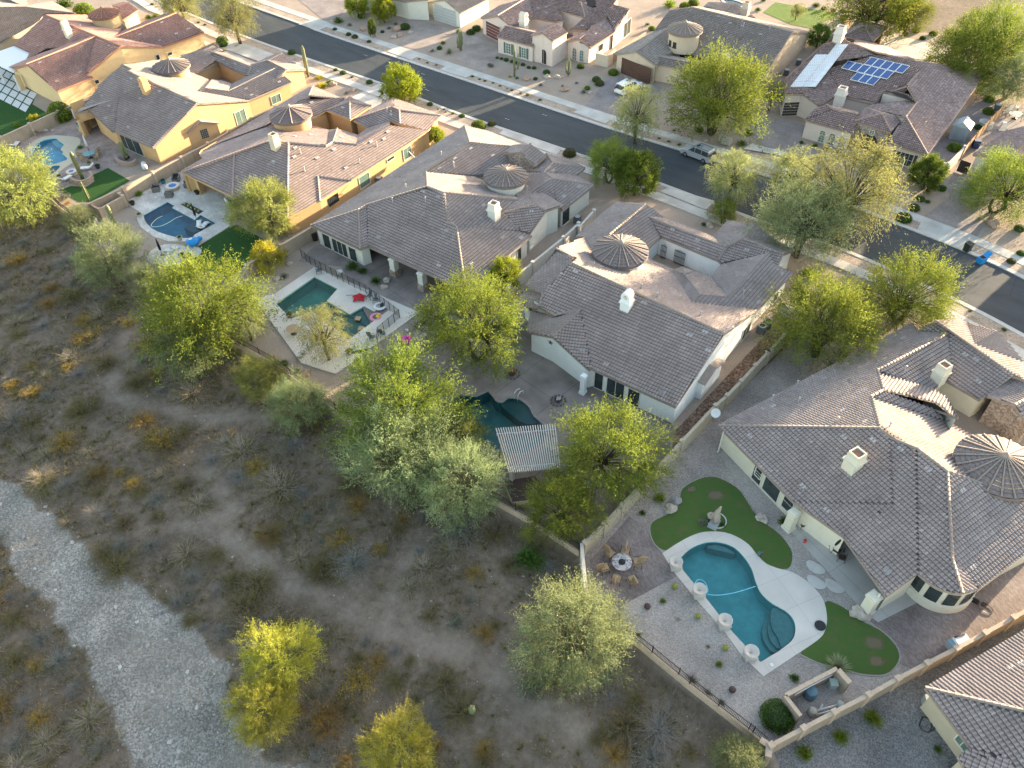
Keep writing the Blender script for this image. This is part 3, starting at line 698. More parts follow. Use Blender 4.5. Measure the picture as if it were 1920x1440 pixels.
# tan house
H2=House('tan_house','tan golden stucco house with grey tile roof, arched chimney and turret over a courtyard','grey',TAN,'''
c790,330 c930,400 c820,415 c1915,912 c1255,1580 c680,1325 c745,820 c300,950 c190,990 c310,825 c430,690 c430,650 | e 4 5 2.75 .36
c790,330 c930,400 c820,415 c1915,912 d940,795 d225,685 d380,530 d90,430 b1220,1110 b1120,860 b700,955 | r 2 3 .36
c745,820 c300,1025 c640,1335 c680,1325 | f
c745,820 c300,1025 c85,1045 c190,990 c300,950 | p c680,1325 c745,820 0 0'''.replace('p c680,1325 c745,820 0 0','r 0 1 .3')+'''
b1120,860 b1600,645 b1780,800 b1560,775 b1660,940 b1310,1115 b1220,1110 | e 4 5 2.75 .36
b1560,775 d965,340 d915,460 b1660,940 | e 2 3 2.75 .36
b1560,775 d965,340 d990,310 b1780,800 | r 0 1 .36
d1195,252 d1450,380 d1720,372 d1600,305 | e 1 2 3.4 .1'''.replace('e 1 2 3.4 .1','e 0 1 4.0 -.36')+'''
d1195,252 d1400,150 d1600,305 | f
d1195,252 d1400,150 d1340,140 d990,310 | r 0 1 .3
d1195,252 d1450,380 d1400,440 d1330,500 d1335,348 d925,455 d965,340 d990,310 | r 0 1 .36
d1335,348 d1330,500 d1430,462 d1530,545 d940,795 d225,685 d330,640 d650,680 | e 3 4 2.75 .36
d1335,348 d650,680 d712,590 d925,455 | r 0 1 .36
d330,640 d650,680 d712,590 d560,520 d420,530 | r 0 1 .3
d330,640 d420,530 d380,530 d225,685 | f''',opened='c200,1160 c430,1260')
H2.turret('b930,890',6.4,2.9,1.1,3.4,wallm=TAN,nrib=18)
H2.chimney('b600,1240','b610,1400',TAN,1.0,2.0,1)
H2.vents('c490,800 c600,950 c550,1140 c890,1270 c935,545 c1360,735 c1760,910 c1065,840 d330,290 d340,100 d590,240 d745,300 d1070,400 d1355,545 d895,640 d975,730')
H2.pipes('c1820,830 c1530,700 d130,760')
H2.pane('d790,1170 d915,1100 d735,1010',bars=1,gm=GLASSG); H2.pane('d1265,870 d1380,790 d1235,770',bars=1,gm=GLASSG); H2.column('c250,1390',.6,2.4); H2.column('c760,1440',.6,2.4)
H2.pane('g1900,330 g1920,345 g1830,100' if 0 else 'x232,281 x273,298 x226,256',bars=2)
# chimney breast with its own little roof and glass block window
pb=[G('y1580,440',0),G('y1920,330',0)]
def popout(H,A,B,dep,h0,h1,wm,rf,win=None):
    A=np.array(A);B=np.array(B);t=(B-A)[:2];L=np.hypot(*t);t/=L;nn=np.array([t[1],-t[0]]); mb=MB(); a=A[:2]-H.c[:2]; b=B[:2]-H.c[:2]; m=(a+b)/2
    r=-nn*dep
    for p,q,zp,zq in ((a,m,h0,h1),(m,b,h1,h0)): mb.quad((*p,0),(*q,0),(*q,zq),(*p,zp))
    mb.quad((*(a+r),0),(*a,0),(*a,h0),(*(a+r),h0)); mb.quad((*b,0),(*(b+r),0),(*(b+r),h0),(*b,h0)); o=mb.done('chimney_breast',wm,H.root)
    rf_=MB(); e=.25
    for p,q,zp,zq in ((a-t*e,m,h0-.1,h1+.06),(m,b+t*e,h1+.06,h0-.1)):
        rf_.quad((*(p+nn*e),zp),(*(q+nn*e),zq),(*(q+r),zq),(*(p+r),zp)); rf_.quad((*(p+nn*e),zp-.15),(*(q+nn*e),zq-.15),(*(q+nn*e),zq),(*(p+nn*e),zp))
    rf_.done('breast_roof',CAP[rf],o)
    if win:
        g=MB(); w=MB(); c=m+nn*.02
        for i in range(4):
            for j in range(5):
                x=(i-1.5)*.27; z=.9+j*.27; p=c+t*(x-.11); q=c+t*(x+.11); g.quad((*p,z),(*q,z),(*q,z+.21),(*p,z+.21))
        g.done('glass_block',GLASS,o); p=c+t*-.56-nn*.01; q=c+t*.56-nn*.01; w.quad((*p,.85),(*q,.85),(*q,2.28),(*p,2.28)); w.done('sill',mat('putty',(.3,.26,.22)),o)
popout(H2,G('y1590,460',0),G('d560,1330' ,0),.7,2.6,3.5,TAN,'grey',True)
a_=H5.seg; popout(H5,G('D720,1340',0),G('D945,1080',0),.7,2.4,3.0,WHITE,'grey')
# red tiled house
H1=House('red_roofed_house','cream house with red clay tile roof, bell chimney and small turret at the upper left','red',BUTTER,'''
a690,230 b205,695 a1280,1130 a1440,552 a920,715 a700,735 a430,890 a380,920 a450,795 a205,680 | e 8 9 2.75 .36
a1440,552 a400,968 a860,1370 a1395,1155 a1280,1130 | e 2 3 2.75 .36
a1440,552 a920,715 a700,735 a430,890 a380,920 a155,1030 a400,968 | r 0 6 .36
a690,230 b205,695 b840,705 b115,570 b230,440 b60,330 a1290,237 | r 0 1 .36
b115,570 b1050,200 b1460,482 b840,705 | e 2 3 2.75 .36
b115,570 b1050,200 b860,225 b340,455 b230,440 | r 0 1 .36
b170,100 b330,50 b470,150 b240,300 | e 2 3 3.2 .36
b170,100 b330,50 b260,30 b90,90 | r 0 1 .36''',opened='a230,1150')
H1.turret('a1525,118',6.4,2.7,1.0,3.4,wallm=BUTTER,nrib=18)
H1.chimney('a1060,430','a1050,560',stucco('bell',(.66,.60,.48)),1.0,2.2,1)
H1.vents('a730,310 a355,600 a565,690 a600,940 a855,1220 a1200,1085 a1640,690 b830,340 b1225,435 b1045,510 b795,610 b500,520')
H1.pipes('a1220,420 a1030,310 b340,430'); H1.column('a350,1340',.6,2.4)
H1.pane('b490,950 b650,950 b480,945' if 0 else 'c1320,265 c1365,240 c1310,190',bars=0); H1.pane('c395,620 c450,600 c375,570',bars=0); H1.pane('c1480,200 c1545,175 c1470,160',bars=0)
H1.pane('c1050,310 c1205,300 c1045,295' if 0 else 'b760,905 b800,885 b750,825',bars=0)
# house at the upper left corner
H0=House('beige_house','beige house with weathered sand roof in the top left corner','sand',stucco('sandy',(.45,.38,.28)),'''
a-400,120 a370,110 a1130,205 a660,215 a600,300 a0,470 a-400,560 | e 5 6 3.4 .22
a0,470 a600,300 a500,375 a0,650 a-400,760 a-400,560 | f
a-300,60 a120,20 a370,110 a-400,120 | r 2 3 .3
a370,110 a1130,205 a1010,160 a780,20 a400,90 | e 1 2 2.9 .3
a370,110 a400,90 a400,0 a100,-60 a-300,-100 a120,20 | f''')
# ---- across the street
H8=House('turreted_house','beige house with grey tile roof, windowed turret and brown garage door across the street','sand',stucco('sand2',(.56,.46,.35)),'''
k560,85 k745,65 k1660,288 k1430,640 k1395,700 k870,508 k640,445 k540,255 k400,292 | e 5 6 3.0 .36
k745,65 k1660,288 k1820,292 k860,70 | r 0 1 .36
k540,255 k255,465 k60,482 k400,292 | e 2 3 2.75 .36
k540,255 k255,465 k440,592 k520,500 k640,445 | r 0 1 .36
k1270,372 k870,508 k950,560 k1100,640 k1225,580 k1310,492 | e 2 3 2.75 .3
k1270,372 k1310,492 k1225,580 k1200,640 k1420,740 k1395,700 k1430,640 | f''')
H8b=House('entry','','sand',stucco('sand2',(.56,.46,.35)),'''
k380,492 k820,580 k760,640 k405,572 | e 2 3 2.9 .36
k380,492 k820,580 k850,560 k420,480 | r 0 1 .36''',noroot=H8.root)
H8.turret('k700,200',7.2,2.9,1.1,3.0,wins=2,nrib=18); H8.chimney('k1040,490','k1040,620',stucco('sand2',(.56,.46,.35)),1.1,1.9,1)
H8.vents('k290,410 k400,335 k995,150 k1100,210 k1065,290 k1210,235 k1375,310 k1300,570 k1370,590'); H8.pipes('k1205,200 k1455,260 k1220,240')
H8.pane('k118,690 k375,720 k118,555',name='garage_door',gm=WOODD,bars=0,hbars=4,fm=WOODD)
H8.pane('k640,540 k860,590 k640,470',bars=4)
H9=House('mission_house','pale mission-style house with dusty rose roof, arched entry tower and green shutters','rose',PINKW,'''
j300,168 j120,188 j330,60 j590,-10 | e 1 2 2.75 .36
j300,168 j590,-10 j650,30 j680,190 j540,252 j440,272 | r 0 1 .36
j590,-10 j1180,-60 j1180,30 j940,110 j1005,215 j905,232 j680,190 j650,30 | e 5 6 3.0 .3
j1180,30 j940,110 j1225,188 | e 1 2 3.6 .36
j1180,30 j1225,188 j1345,118 j1320,0 | e 1 2 3.6 .36
j1180,-60 j1180,30 j1320,0 j1345,118 j1050,325 j1235,312 j1460,165 j1535,345 j1700,98 j1530,45 j1600,-60 | e 4 7 2.75 .3
j1165,415 j1020,432 j1235,340 j1280,325 | e 0 1 3.0 .1'''.replace('e 0 1 3.0 .1','e 1 2 2.75 .36')+'''
j1165,415 j1280,325 j1460,165 j1535,345 j1290,505 | e 3 4 2.75 .36''')
H9b=House('entry','','rose',PINKW,'''
j775,348 j920,255 j830,268 j655,372 | e 2 3 4.4 .36
j775,348 j920,255 j1042,342 j882,438 | r 0 1 .36''',noroot=H9.root,eave=.12)
H9c=House('entry','','rose',PINKW,'''
j380,275 j290,388 j680,492 j700,352 | e 1 2 2.75 .36
j380,275 j700,352 j720,330 j420,262 | r 0 1 .36''',noroot=H9.root,eave=.12)
H9.chimney('j570,130','j575,300',OFFW,1.2,2.2,1)
TEAL=mat('teal shutter',(.09,.13,.13)); 
H9c.pane('j392,560 j440,572 j392,455',bars=1,hbars=3,gm=GLASSG,shut=TEAL); H9c.pane('j555,605 j600,620 j555,500',bars=1,hbars=3,gm=GLASSG,shut=TEAL)
for H_,t,nm in ((H9c,'j370,590 j440,600','a'),(H9c,'j530,635 j605,650','a')):
    pass
H9.pane('j1090,625 j1135,640 j1095,500',arch=True,hbars=3,gm=GLASSG,fm=PINKW); H9.pane('j1165,645 j1205,655 j1165,525',arch=True,hbars=3,gm=GLASSG,fm=PINKW)
H9b.pane('j757,700 j818,725 j757,545',arch=True,gm=BLACK,fm=PINKW,name='entry_arch')
H9.pane('j185,420 j330,465 j185,270',name='garage_door',gm=WOODR,bars=0,hbars=4,fm=PINKW)
H9.pane('j1625,445 j1695,385 j1625,300',bars=1); H9.pane('j1365,550 j1410,520 j1365,485',bars=0); H9.vents('j730,90 j815,75 j815,135 j1235,40 j1340,360 j1385,270 j1440,295 j1530,235 j925,300 j1195,275 j265,130')
H10=House('solar_panel_house','sprawling pale house with mottled rose tile roof, solar panels and a stone entry arch','rose',PINKW,'''
l1190,255 l1262,360 l1155,482 l1245,635 l1145,765 l1340,1103 l1870,352 | e 5 6 2.75 .36
l440,320 l880,190 l1190,255 l1262,360 l1155,482 l945,550 l860,652 l600,592 l560,560 | e 6 7 2.9 .36
l440,320 l880,190 l670,108 l590,62 l400,108 l60,420 l60,560 l222,560 | r 0 1 .34
l440,320 l222,560 l370,668 l480,600 l560,560 | f
l1155,482 l945,550 l1225,640 l1245,635 | e 1 2 3.4 .36
l860,652 l945,640 l1225,640 l1245,635 l1145,765 l940,742 l780,690 | e 5 6 3.2 .02
l1145,765 l965,1000 l1340,1103 | e 1 2 2.75 .36
l880,190 l1190,255 l1222,250 l985,128 l690,82 l670,108 | r 0 1 .3''')
H10b=House('entry','','rose',PINKW,'''
l485,700 l235,790 l670,912 l710,740 | e 1 2 2.75 .36
l485,700 l235,790 l330,690 l430,655 | f
l485,700 l710,740 l720,725 l500,680 l430,655 | r 0 1 .3''',noroot=H10.root,eave=.15)
H10c=House('entry','','rose',STONE,'''
l930,740 l685,803 l1010,902 | e 1 2 3.5 .36
l930,740 l1010,902 l1120,772 | e 1 2 3.5 .36
l930,740 l685,803 l785,685 | e 1 2 3.5 .36
l930,740 l1120,772 l785,685 | f''',noroot=H10.root,eave=.15)
BROWN=mat('brown shutter',(.07,.045,.04))
H10b.pane('l350,980 l400,1000 l355,870',arch=True,hbars=4,gm=GLASSG,fm=OFFW); H10b.pane('l435,1005 l490,1025 l440,895',arch=True,hbars=4,gm=GLASSG,fm=OFFW); H10b.pane('l525,1030 l575,1050 l530,920',arch=True,hbars=4,gm=GLASSG,fm=OFFW)
H10c.pane('l690,1125 l840,1140 l700,975',arch=True,gm=BLACK,fm=stucco('archstone',(.3,.25,.22)),name='entry_arch'); H10c.pane('l815,920 l850,930 l820,880',bars=1,hbars=2,name='window')
H10.pane('l1030,1170 l1180,1215 l1045,1060',bars=3,hbars=1,shut=BROWN); H10.pane('l20,770 l240,840 l50,650',name='garage_door',gm=GDARK,bars=0,hbars=4,fm=PINKW)
H10.chimney('l545,520','l540,640',stucco('chim',(.60,.56,.52)),1.3,2.3,0); H10.chimney('l530,10','l530,85',stucco('chim',(.60,.56,.52)),1.3,2.2,0)
H10.vents('l410,460 l680,500 l830,235 l1150,305 l460,740 l1050,495'); H10.pipes('l1310,845 l1450,500 l1565,490')
H11=House('corner_rose_house','pale house with dusty rose tile roof at the right edge across the street','rose',stucco('pale2',(.58,.55,.48)),'''
n1262,752 n1735,792 n1930,620 n2100,380 n1900,400 n1690,450 | e 0 5 2.75 .3
n1735,792 n1930,620 n2100,380 n2300,700 n1900,900 | r 0 1 .36''')
H13=House('blue_grey_garage_house','white house with stone pillars and a blue grey garage door at the top centre','sand',SAGE,'''
i1360,-5 i1560,157 i1925,-30 i1650,-150 | e 1 2 2.75 .36
i1360,-5 i1160,22 i1000,-40 i1450,-170 i1650,-150 | r 0 4 .36''')
H13.pane('i1255,290 i1515,355 i1250,118',name='garage_door',gm=GDOOR,bars=0,hbars=4,fm=SAGE)
H14=House('stone_entry_house','white house with a stone entry tower behind the top driveway','sand',SAGE,'''
i600,-60 i880,20 i1180,-10 i1000,-200 i700,-220 | e 0 1 3.2 .3
i340,-40 i600,-60 i640,-200 i300,-200 | e 0 1 3.2 .3''')
H12=House('poolside_pavilion_house','beige house with grey tile roof and tall chimney behind the turreted house','sand',stucco('sand3',(.58,.48,.36)),'''
k860,60 k1040,110 k1150,30 k900,20 | e 1 2 2.8 .3
k1040,110 k1150,30 k1330,165 k1200,150 | r 0 1 .3''')
H12.chimney('k1250,40','k1230,140',stucco('sand3',(.58,.48,.36)),1.2,2.2,0)

H15=House('next_door_house','house with hip roof just beyond the right edge of the photo','rose',stucco('pale2',(.58,.55,.48)),"""
x2020,465 x2340,640 x2300,500 x2070,375 | e 0 1 2.75 .36
x2300,500 x2070,375 x2110,330 x2360,440 | r 0 1 .36
x2020,465 x2070,375 x2110,330 | f
x2340,640 x2300,500 x2360,440 | f""")  # unseen neighbour, added so that its shadow covers the street
# ------------------------------------------------------------------ terrain
FL=[G(p,0)[:2] for p in pts('x-700,100 x-250,215 x-60,300 x20,330 x75,357 x119,398 x170,445 x265,535 x405,630 x523,695 x632,780 x700,822 x800,882 x925,943 x1000,987 x1088,1042 x1105,1113 x1173,1195 x1407,1382 x1440,1405 x1500,1560 x1900,1900')]
FX=np.array([p[0] for p in FL]); FY=np.array([p[1] for p in FL]); o_=np.argsort(FX); FX,FY=FX[o_],FY[o_]
def sstep(a,b,x): t=np.clip((x-a)/(b-a),0,1); return t*t*(3-2*t)
def terr(x,y):
    x=np.asarray(x,float); y=np.asarray(y,float); d=np.interp(x,FX,FY)-y
    return -.06*0-1.1*sstep(.3,26,d)+.10*sstep(1,6,d)*(np.sin(x*.55+np.sin(y*.31)*2)*np.sin(y*.47+1+np.sin(x*.2))) 
def GT(p):
    if isinstance(p,str): p=pt(p)
    z=0
    for _ in range(8): q=G(p,z); z=float(terr(q[0],q[1]))
    return np.array([q[0],q[1],z])
DES2=[G(p,0)[:2] for p in pts('x1560,-200 x1610,20 x1700,58 x1790,66 x1860,80 x1960,130 x2300,130 x2300,-200')]
WASH=smoothpoly([GT(p)[:2] for p in pts('r-260,-20 r0,95 r100,150 r200,230 r300,320 r400,400 r500,500 r600,560 r700,620 r850,740 r960,850 r1050,950 r1075,1080 r1150,1230 r1260,1390 r1500,1440 r1700,1700 r900,1900 r620,1440 r560,1230 r430,1080 r425,950 r340,860 r260,760 r200,650 r60,530 r0,390 r-260,150')],3)
PATHS=[[GT(p)[:2] for p in pts('r860,310 r980,320 r1100,400 r1250,500 r1400,620 r1589,660 s240,660 s500,770 s700,830 s850,870 s1000,980 s1100,1100 s1400,1250')],[GT(p)[:2] for p in pts('t800,560 t690,690 t620,930 t660,1040 t900,1110 t1200,1150 t1500,1150')],[GT(p)[:2] for p in pts('r980,320 r1080,220 r960,60')],[GT(p)[:2] for p in pts('s600,300 s520,500 s450,700')]]
POOLS=dict(
 main=smoothpoly([G(p,-.1)[:2] for p in pts('p590,440 p640,392 p720,357 p800,353 p880,377 p940,432 p985,500 p1010,575 p1040,640 p1100,695 p1180,742 p1222,790 p1233,850 p1213,905 p1150,958 p1090,995')],4,False)+[G(p,-.1)[:2] for p in pts('p1037,1028 p880,860 p740,680 p600,510')],
 dark=smoothpoly([G(p,-.1)[:2] for p in pts('C-200,1230 C-120,1255 C-60,1210 C-10,1200 C80,1215 C150,1260 C210,1320 C260,1420 x1020,800 x1020,830 x985,850 x930,848 x880,815 x850,780 x843,760 x862,742 x893,745 x915,735')],2),
 deep=[G(p,-.1)[:2] for p in pts('u570,365 u700,432 u640,500 u770,575 u850,530 u905,560 u960,530 u990,550 u760,720 u640,610 u560,560 u440,600 u355,515')],
 turf=[G(p,-.1)[:2] for p in pts('h735,385 h815,430 h790,455 h1060,600 h1130,540 h1310,640 h1060,775')]+smoothpoly([G(p,-.1)[:2] for p in pts('h1060,775 h1010,815 h860,810 h700,770 h560,710 h470,620 h447,545')],3,False),
 blue=smoothpoly([G(p,-.1)[:2] for p in pts('g500,330 g560,240 g660,190 g780,165 g850,165 g885,205 g965,260 g910,325 g955,365 g940,400 g1020,465 g960,505 g840,545 g720,570 g600,590 g545,612 g480,540 g440,470 g490,400')],2),
 spa=smoothpoly([G(p,-.1)[:2] for p in pts('g670,610 g780,580 g910,575 g860,640 g780,705 g700,715 g650,690')],2),
 far=smoothpoly([G(p,-.1)[:2] for p in pts('m690,395 m800,400 m930,420 m1050,460 m1200,520 m1180,545 m1080,540 m930,520 m800,480 m700,450')],2),
 far2=smoothpoly([G(p,-.1)[:2] for p in pts('k1040,0 k1130,5 k1225,40 k1190,60 k1080,35')],2))
gx=np.unique(np.concatenate([np.linspace(-700,-185,14),np.arange(-185,32,.55),np.linspace(32,400,12)])); gy=np.unique(np.concatenate([np.linspace(-250,-25,14),np.arange(-25,178,.55),np.linspace(178,800,14)]))
X,Y=np.meshgrid(gx,gy,indexing='ij'); Z=terr(X,Y)-.03
D=np.interp(X,FX,FY)-Y
des=sstep(-.1,.5,D); des=np.maximum(des,inside(DES2,X,Y)*1.)
pm=np.zeros_like(X)
for i,P in enumerate(PATHS): pm=np.maximum(pm,.75*(1-sstep(.15,1.2-.2*i,dseg(P,X,Y)+.5*np.sin(X*1.7)*np.sin(Y*1.3))))
PL=PATHS[0][6:]; pm=np.maximum(pm,.35*(1-sstep(1.,5.,dseg(PL,X,Y)+1.2*np.sin(X*.7)*np.cos(Y*.9))))
V=np.stack([X,Y,Z],-1).reshape(-1,3); nx,ny=X.shape; idx=np.arange(nx*ny).reshape(nx,ny)
Fq=np.stack([idx[:-1,:-1],idx[1:,:-1],idx[1:,1:],idx[:-1,1:]],-1).reshape(-1,4)
wob=np.array([.9*math.sin(a*.9)*math.sin(b*1.1)+.5*math.sin(a*2.3+b) for a,b in V[:,:2]])
WC=WASH+[WASH[0]]
dw=dseg(WC,V[:,0],V[:,1])*np.where(inside(WASH,V[:,0],V[:,1]),1,-1)+wob*.45
inw=dw>-1.5; wm_=sstep(-.9,.9,dw); wf=inw[Fq].all(1)
hole=np.zeros(len(V),bool)
for P in POOLS.values(): hole|=inside(P,V[:,0],V[:,1])
hf=hole[Fq].any(1)
def gridmesh(name,F,m,zs=0):
    used=np.unique(F); re=np.full(len(V),-1); re[used]=np.arange(len(used)); vv=V[used].copy()
    me=bpy.data.meshes.new(name); me.vertices.add(len(vv)); me.vertices.foreach_set('co',vv.astype(np.float32).ravel()); me.loops.add(F.size); me.loops.foreach_set('vertex_index',re[F].ravel()); me.polygons.add(len(F)); me.polygons.foreach_set('loop_start',np.arange(len(F))*4); me.polygons.foreach_set('use_smooth',[True]*len(F)); me.update(calc_edges=True)
    ca=me.color_attributes.new('mask','FLOAT_COLOR','POINT'); c=np.zeros((len(used),4),np.float32); c[:,0]=des.ravel()[used]; c[:,1]=pm.ravel()[used]; c[:,2]=wm_[used]; c[:,3]=1; ca.data.foreach_set('color',c.ravel())
    me.materials.append(m); o=bpy.data.objects.new(name,me); COL.objects.link(o); o['kind']='structure'; return o
def groundmat(nt,b,tc):
    L=nt.links.new; at=N(nt,'ShaderNodeAttribute',attribute_name='mask'); sp=N(nt,'ShaderNodeSeparateColor'); L(at.outputs['Color'],sp.inputs[0])
    def noi(s,d=6,r=.65):
        n=N(nt,'ShaderNodeTexNoise'); n.inputs['Scale'].default_value=s; n.inputs['Detail'].default_value=d; n.inputs['Roughness'].default_value=r; L(tc.outputs['Object'],n.inputs['Vector']); return n.outputs[0]
    def ramp(src,*cs):
        c=N(nt,'ShaderNodeValToRGB'); e=c.color_ramp.elements; e[0].position=cs[0][0]; e[0].color=(*cs[0][1],1); e[1].position=cs[-1][0]; e[1].color=(*cs[-1][1],1)
        for p,q in cs[1:-1]: k=e.new(p); k.color=(*q,1)
        L(src,c.inputs[0]); return c.outputs[0]
    def mix(f,a,bb,t='MIX'):
        m=N(nt,'ShaderNodeMix',data_type='RGBA',blend_type=t); 
        if isinstance(f,float): m.inputs['Factor'].default_value=f
        else: L(f,m.inputs['Factor'])
        L(a,m.inputs['A']); L(bb,m.inputs['B']); return m.outputs['Result']
    lot=ramp(noi(7,8,.8),(.3,(.27,.215,.175)),(.5,(.36,.30,.25)),(.7,(.45,.385,.33)))
    lot=mix(.5,lot,ramp(noi(.25,5),(.3,(.6,.56,.52)),(.7,(1,1,1))),'MULTIPLY')
    d1=ramp(noi(1.4,9,.78),(.3,(.095,.076,.056)),(.48,(.155,.126,.098)),(.6,(.20,.166,.13)),(.75,(.26,.222,.18)))
    d2=ramp(noi(.12,5,.6),(.35,(.7,.68,.66)),(.6,(1.05,1,.97)))
    de=mix(1.,d1,d2,'MULTIPLY')
    vo=N(nt,'ShaderNodeTexVoronoi'); vo.inputs['Scale'].default_value=3.2; L(tc.outputs['Object'],vo.inputs['Vector']); pebs=N(nt,'ShaderNodeMath',operation='LESS_THAN'); pebs.inputs[1].default_value=.13; L(vo.outputs['Distance'],pebs.inputs[0])
    pc=N(nt,'ShaderNodeMath',operation='MULTIPLY'); rn=N(nt,'ShaderNodeSeparateColor'); L(vo.outputs['Color'],rn.inputs[0]); gt=N(nt,'ShaderNodeMath',operation='GREATER_THAN'); gt.inputs[1].default_value=.72; L(rn.outputs[0],gt.inputs[0]); L(pebs.outputs[0],pc.inputs[0]); L(gt.outputs[0],pc.inputs[1])
    peb=ramp(rn.outputs[1],(.0,(.22,.19,.165)),(1.,(.42,.40,.37))); de=mix(pc.outputs[0],de,peb)
    pa=ramp(noi(3,7,.7),(.3,(.20,.165,.135)),(.7,(.31,.265,.225))); pf=N(nt,'ShaderNodeMath',operation='MULTIPLY'); L(sp.outputs[1],pf.inputs[0]); pn=N(nt,'ShaderNodeMapRange'); pn.inputs[1].default_value=.3; pn.inputs[2].default_value=.6; pn.inputs[3].default_value=.25; pn.inputs[4].default_value=.75; L(noi(.9,5),pn.inputs[0]); L(pn.outputs[0],pf.inputs[1])
    de=mix(pf.outputs[0],de,pa); L(mix(sp.outputs[0],lot,de),b.inputs['Base Color'])
    bp=N(nt,'ShaderNodeBump'); bp.inputs['Strength'].default_value=.6; bp.inputs['Distance'].default_value=.06; L(noi(5,8,.8),bp.inputs['Height']); L(bp.outputs[0],b.inputs['Normal'])
gridmesh('ground',Fq[~wf&~hf],mat('desert and lot soil',(.3,.25,.2),rough=.95,spec=.1,build=groundmat))
def washmat(nt,b,tc):
    groundmat(nt,b,tc); L=nt.links.new; soil=b.inputs['Base Color'].links[0].from_socket; stones(8,(.165,.15,.13),(.25,.228,.20),(.37,.345,.31),1.,.35)(nt,b,tc); gr=b.inputs['Base Color'].links[0].from_socket
    n=N(nt,'ShaderNodeTexNoise'); n.inputs['Scale'].default_value=1.3; n.inputs['Detail'].default_value=8; n.inputs['Roughness'].default_value=.8; L(tc.outputs['Object'],n.inputs['Vector'])
    at=N(nt,'ShaderNodeAttribute',attribute_name='mask'); sp=N(nt,'ShaderNodeSeparateColor'); L(at.outputs['Color'],sp.inputs[0]); a=N(nt,'ShaderNodeMath',operation='ADD'); L(sp.outputs[2],a.inputs[0]); L(n.outputs[0],a.inputs[1]); r=N(nt,'ShaderNodeMapRange'); r.inputs[1].default_value=.88; r.inputs[2].default_value=1.12; L(a.outputs[0],r.inputs[0])
    v=N(nt,'ShaderNodeTexNoise'); v.inputs['Scale'].default_value=.22; v.inputs['Detail'].default_value=5; L(tc.outputs['Object'],v.inputs['Vector']); vr=N(nt,'ShaderNodeValToRGB'); e=vr.color_ramp.elements; e[0].position=.45; e[0].color=(0,0,0,1); e[1].position=.72; e[1].color=(.5,.5,.5,1); L(v.outputs[0],vr.inputs[0])
    sd=N(nt,'ShaderNodeMix',data_type='RGBA'); sd.inputs['B'].default_value=(.215,.19,.165,1); L(vr.outputs[0],sd.inputs['Factor']); L(gr,sd.inputs['A'])
    m=N(nt,'ShaderNodeMix',data_type='RGBA'); L(r.outputs[0],m.inputs['Factor']); L(soil,m.inputs['A']); L(sd.outputs['Result'],m.inputs['B']); L(m.outputs['Result'],b.inputs['Base Color'])
gridmesh('gravel_wash',Fq[wf],mat('wash gravel',(.25,.24,.23),rough=.95,spec=.15,build=washmat))
# ------------------------------------------------------------------ street
RN=[G(p)[:2] for p in pts('x-800,-260 x100,-60 x310,8 x467,70 i0,790 i600,990 i1100,1185 i1700,1410 x1100,293 x1240,343 x1413,408 x1588,469 x1700,518 o830,710 o1269,940 x2150,760 x2600,1060')]
RF=[G(p)[:2] for p in pts('x-300,-270 x250,-68 x400,-12 x560,45 i0,435 i1920,1075 k0,1160 k650,1360 x1500,352 o430,220 o860,390 o1269,580 x2150,650 x2600,900')]
RN=smoothpoly(RN,3,False); RF=smoothpoly(RF,3,False)
m=MB(); m.sheet(RN+RF[::-1],.0)
def asphalt(nt,b,tc):
    L=nt.links.new; n=N(nt,'ShaderNodeTexNoise'); n.inputs['Scale'].default_value=.5; n.inputs['Detail'].default_value=9; n.inputs['Roughness'].default_value=.7; mp=N(nt,'ShaderNodeMapping'); mp.inputs['Scale'].default_value=(.25,1,1); L(tc.outputs['Object'],mp.inputs[0]); L(mp.outputs[0],n.inputs['Vector'])
    c=N(nt,'ShaderNodeValToRGB'); e=c.color_ramp.elements; e[0].position=.3; e[0].color=(.038,.046,.054,1); e[1].position=.72; e[1].color=(.066,.075,.084,1); L(n.outputs[0],c.inputs[0])
    v=N(nt,'ShaderNodeTexVoronoi',feature='DISTANCE_TO_EDGE'); v.inputs['Scale'].default_value=.11; L(tc.outputs['Object'],v.inputs['Vector']); lt=N(nt,'ShaderNodeMath',operation='LESS_THAN'); lt.inputs[1].default_value=.0022; L(v.outputs[0],lt.inputs[0])
    mx=N(nt,'ShaderNodeMix',data_type='RGBA'); mx.inputs['B'].default_value=(.028,.032,.038,1); L(lt.outputs[0],mx.inputs['Factor']); L(c.outputs[0],mx.inputs['A']); L(mx.outputs['Result'],b.inputs['Base Color'])
struct('street',m,mat('asphalt',(.06,.07,.08),rough=.85,spec=.25,build=asphalt))
def strip(P,d0,d1,z0,z1,ends=False):
    a=offset(P,d0); b=offset(P,d1); mb=MB()
    for i in range(len(P)-1):
        mb.quad((*a[i],z1),(*a[i+1],z1),(*b[i+1],z1),(*b[i],z1)) if d1>d0 else mb.quad((*b[i],z1),(*b[i+1],z1),(*a[i+1],z1),(*a[i],z1))
        mb.quad((*a[i],z0),(*a[i+1],z0),(*a[i+1],z1),(*a[i],z1)); mb.quad((*b[i],z0),(*b[i+1],z0),(*b[i+1],z1),(*b[i],z1))
    return mb
CONC=mat('concrete',(.50,.49,.46),rough=.9,spec=.15,build=bricks(1.5,1.5,(.50,.49,.46),(.46,.45,.43),(.36,.35,.33),0,.012,0.,.7))
CURB=mat('kerb concrete',(.47,.46,.44),rough=.9,var=.15,vs=1.2)
struct('kerb',strip(RN,-.04,-.62,-.05,.10),CURB); struct('kerb',strip(RF,.04,.62,-.05,.10),CURB)
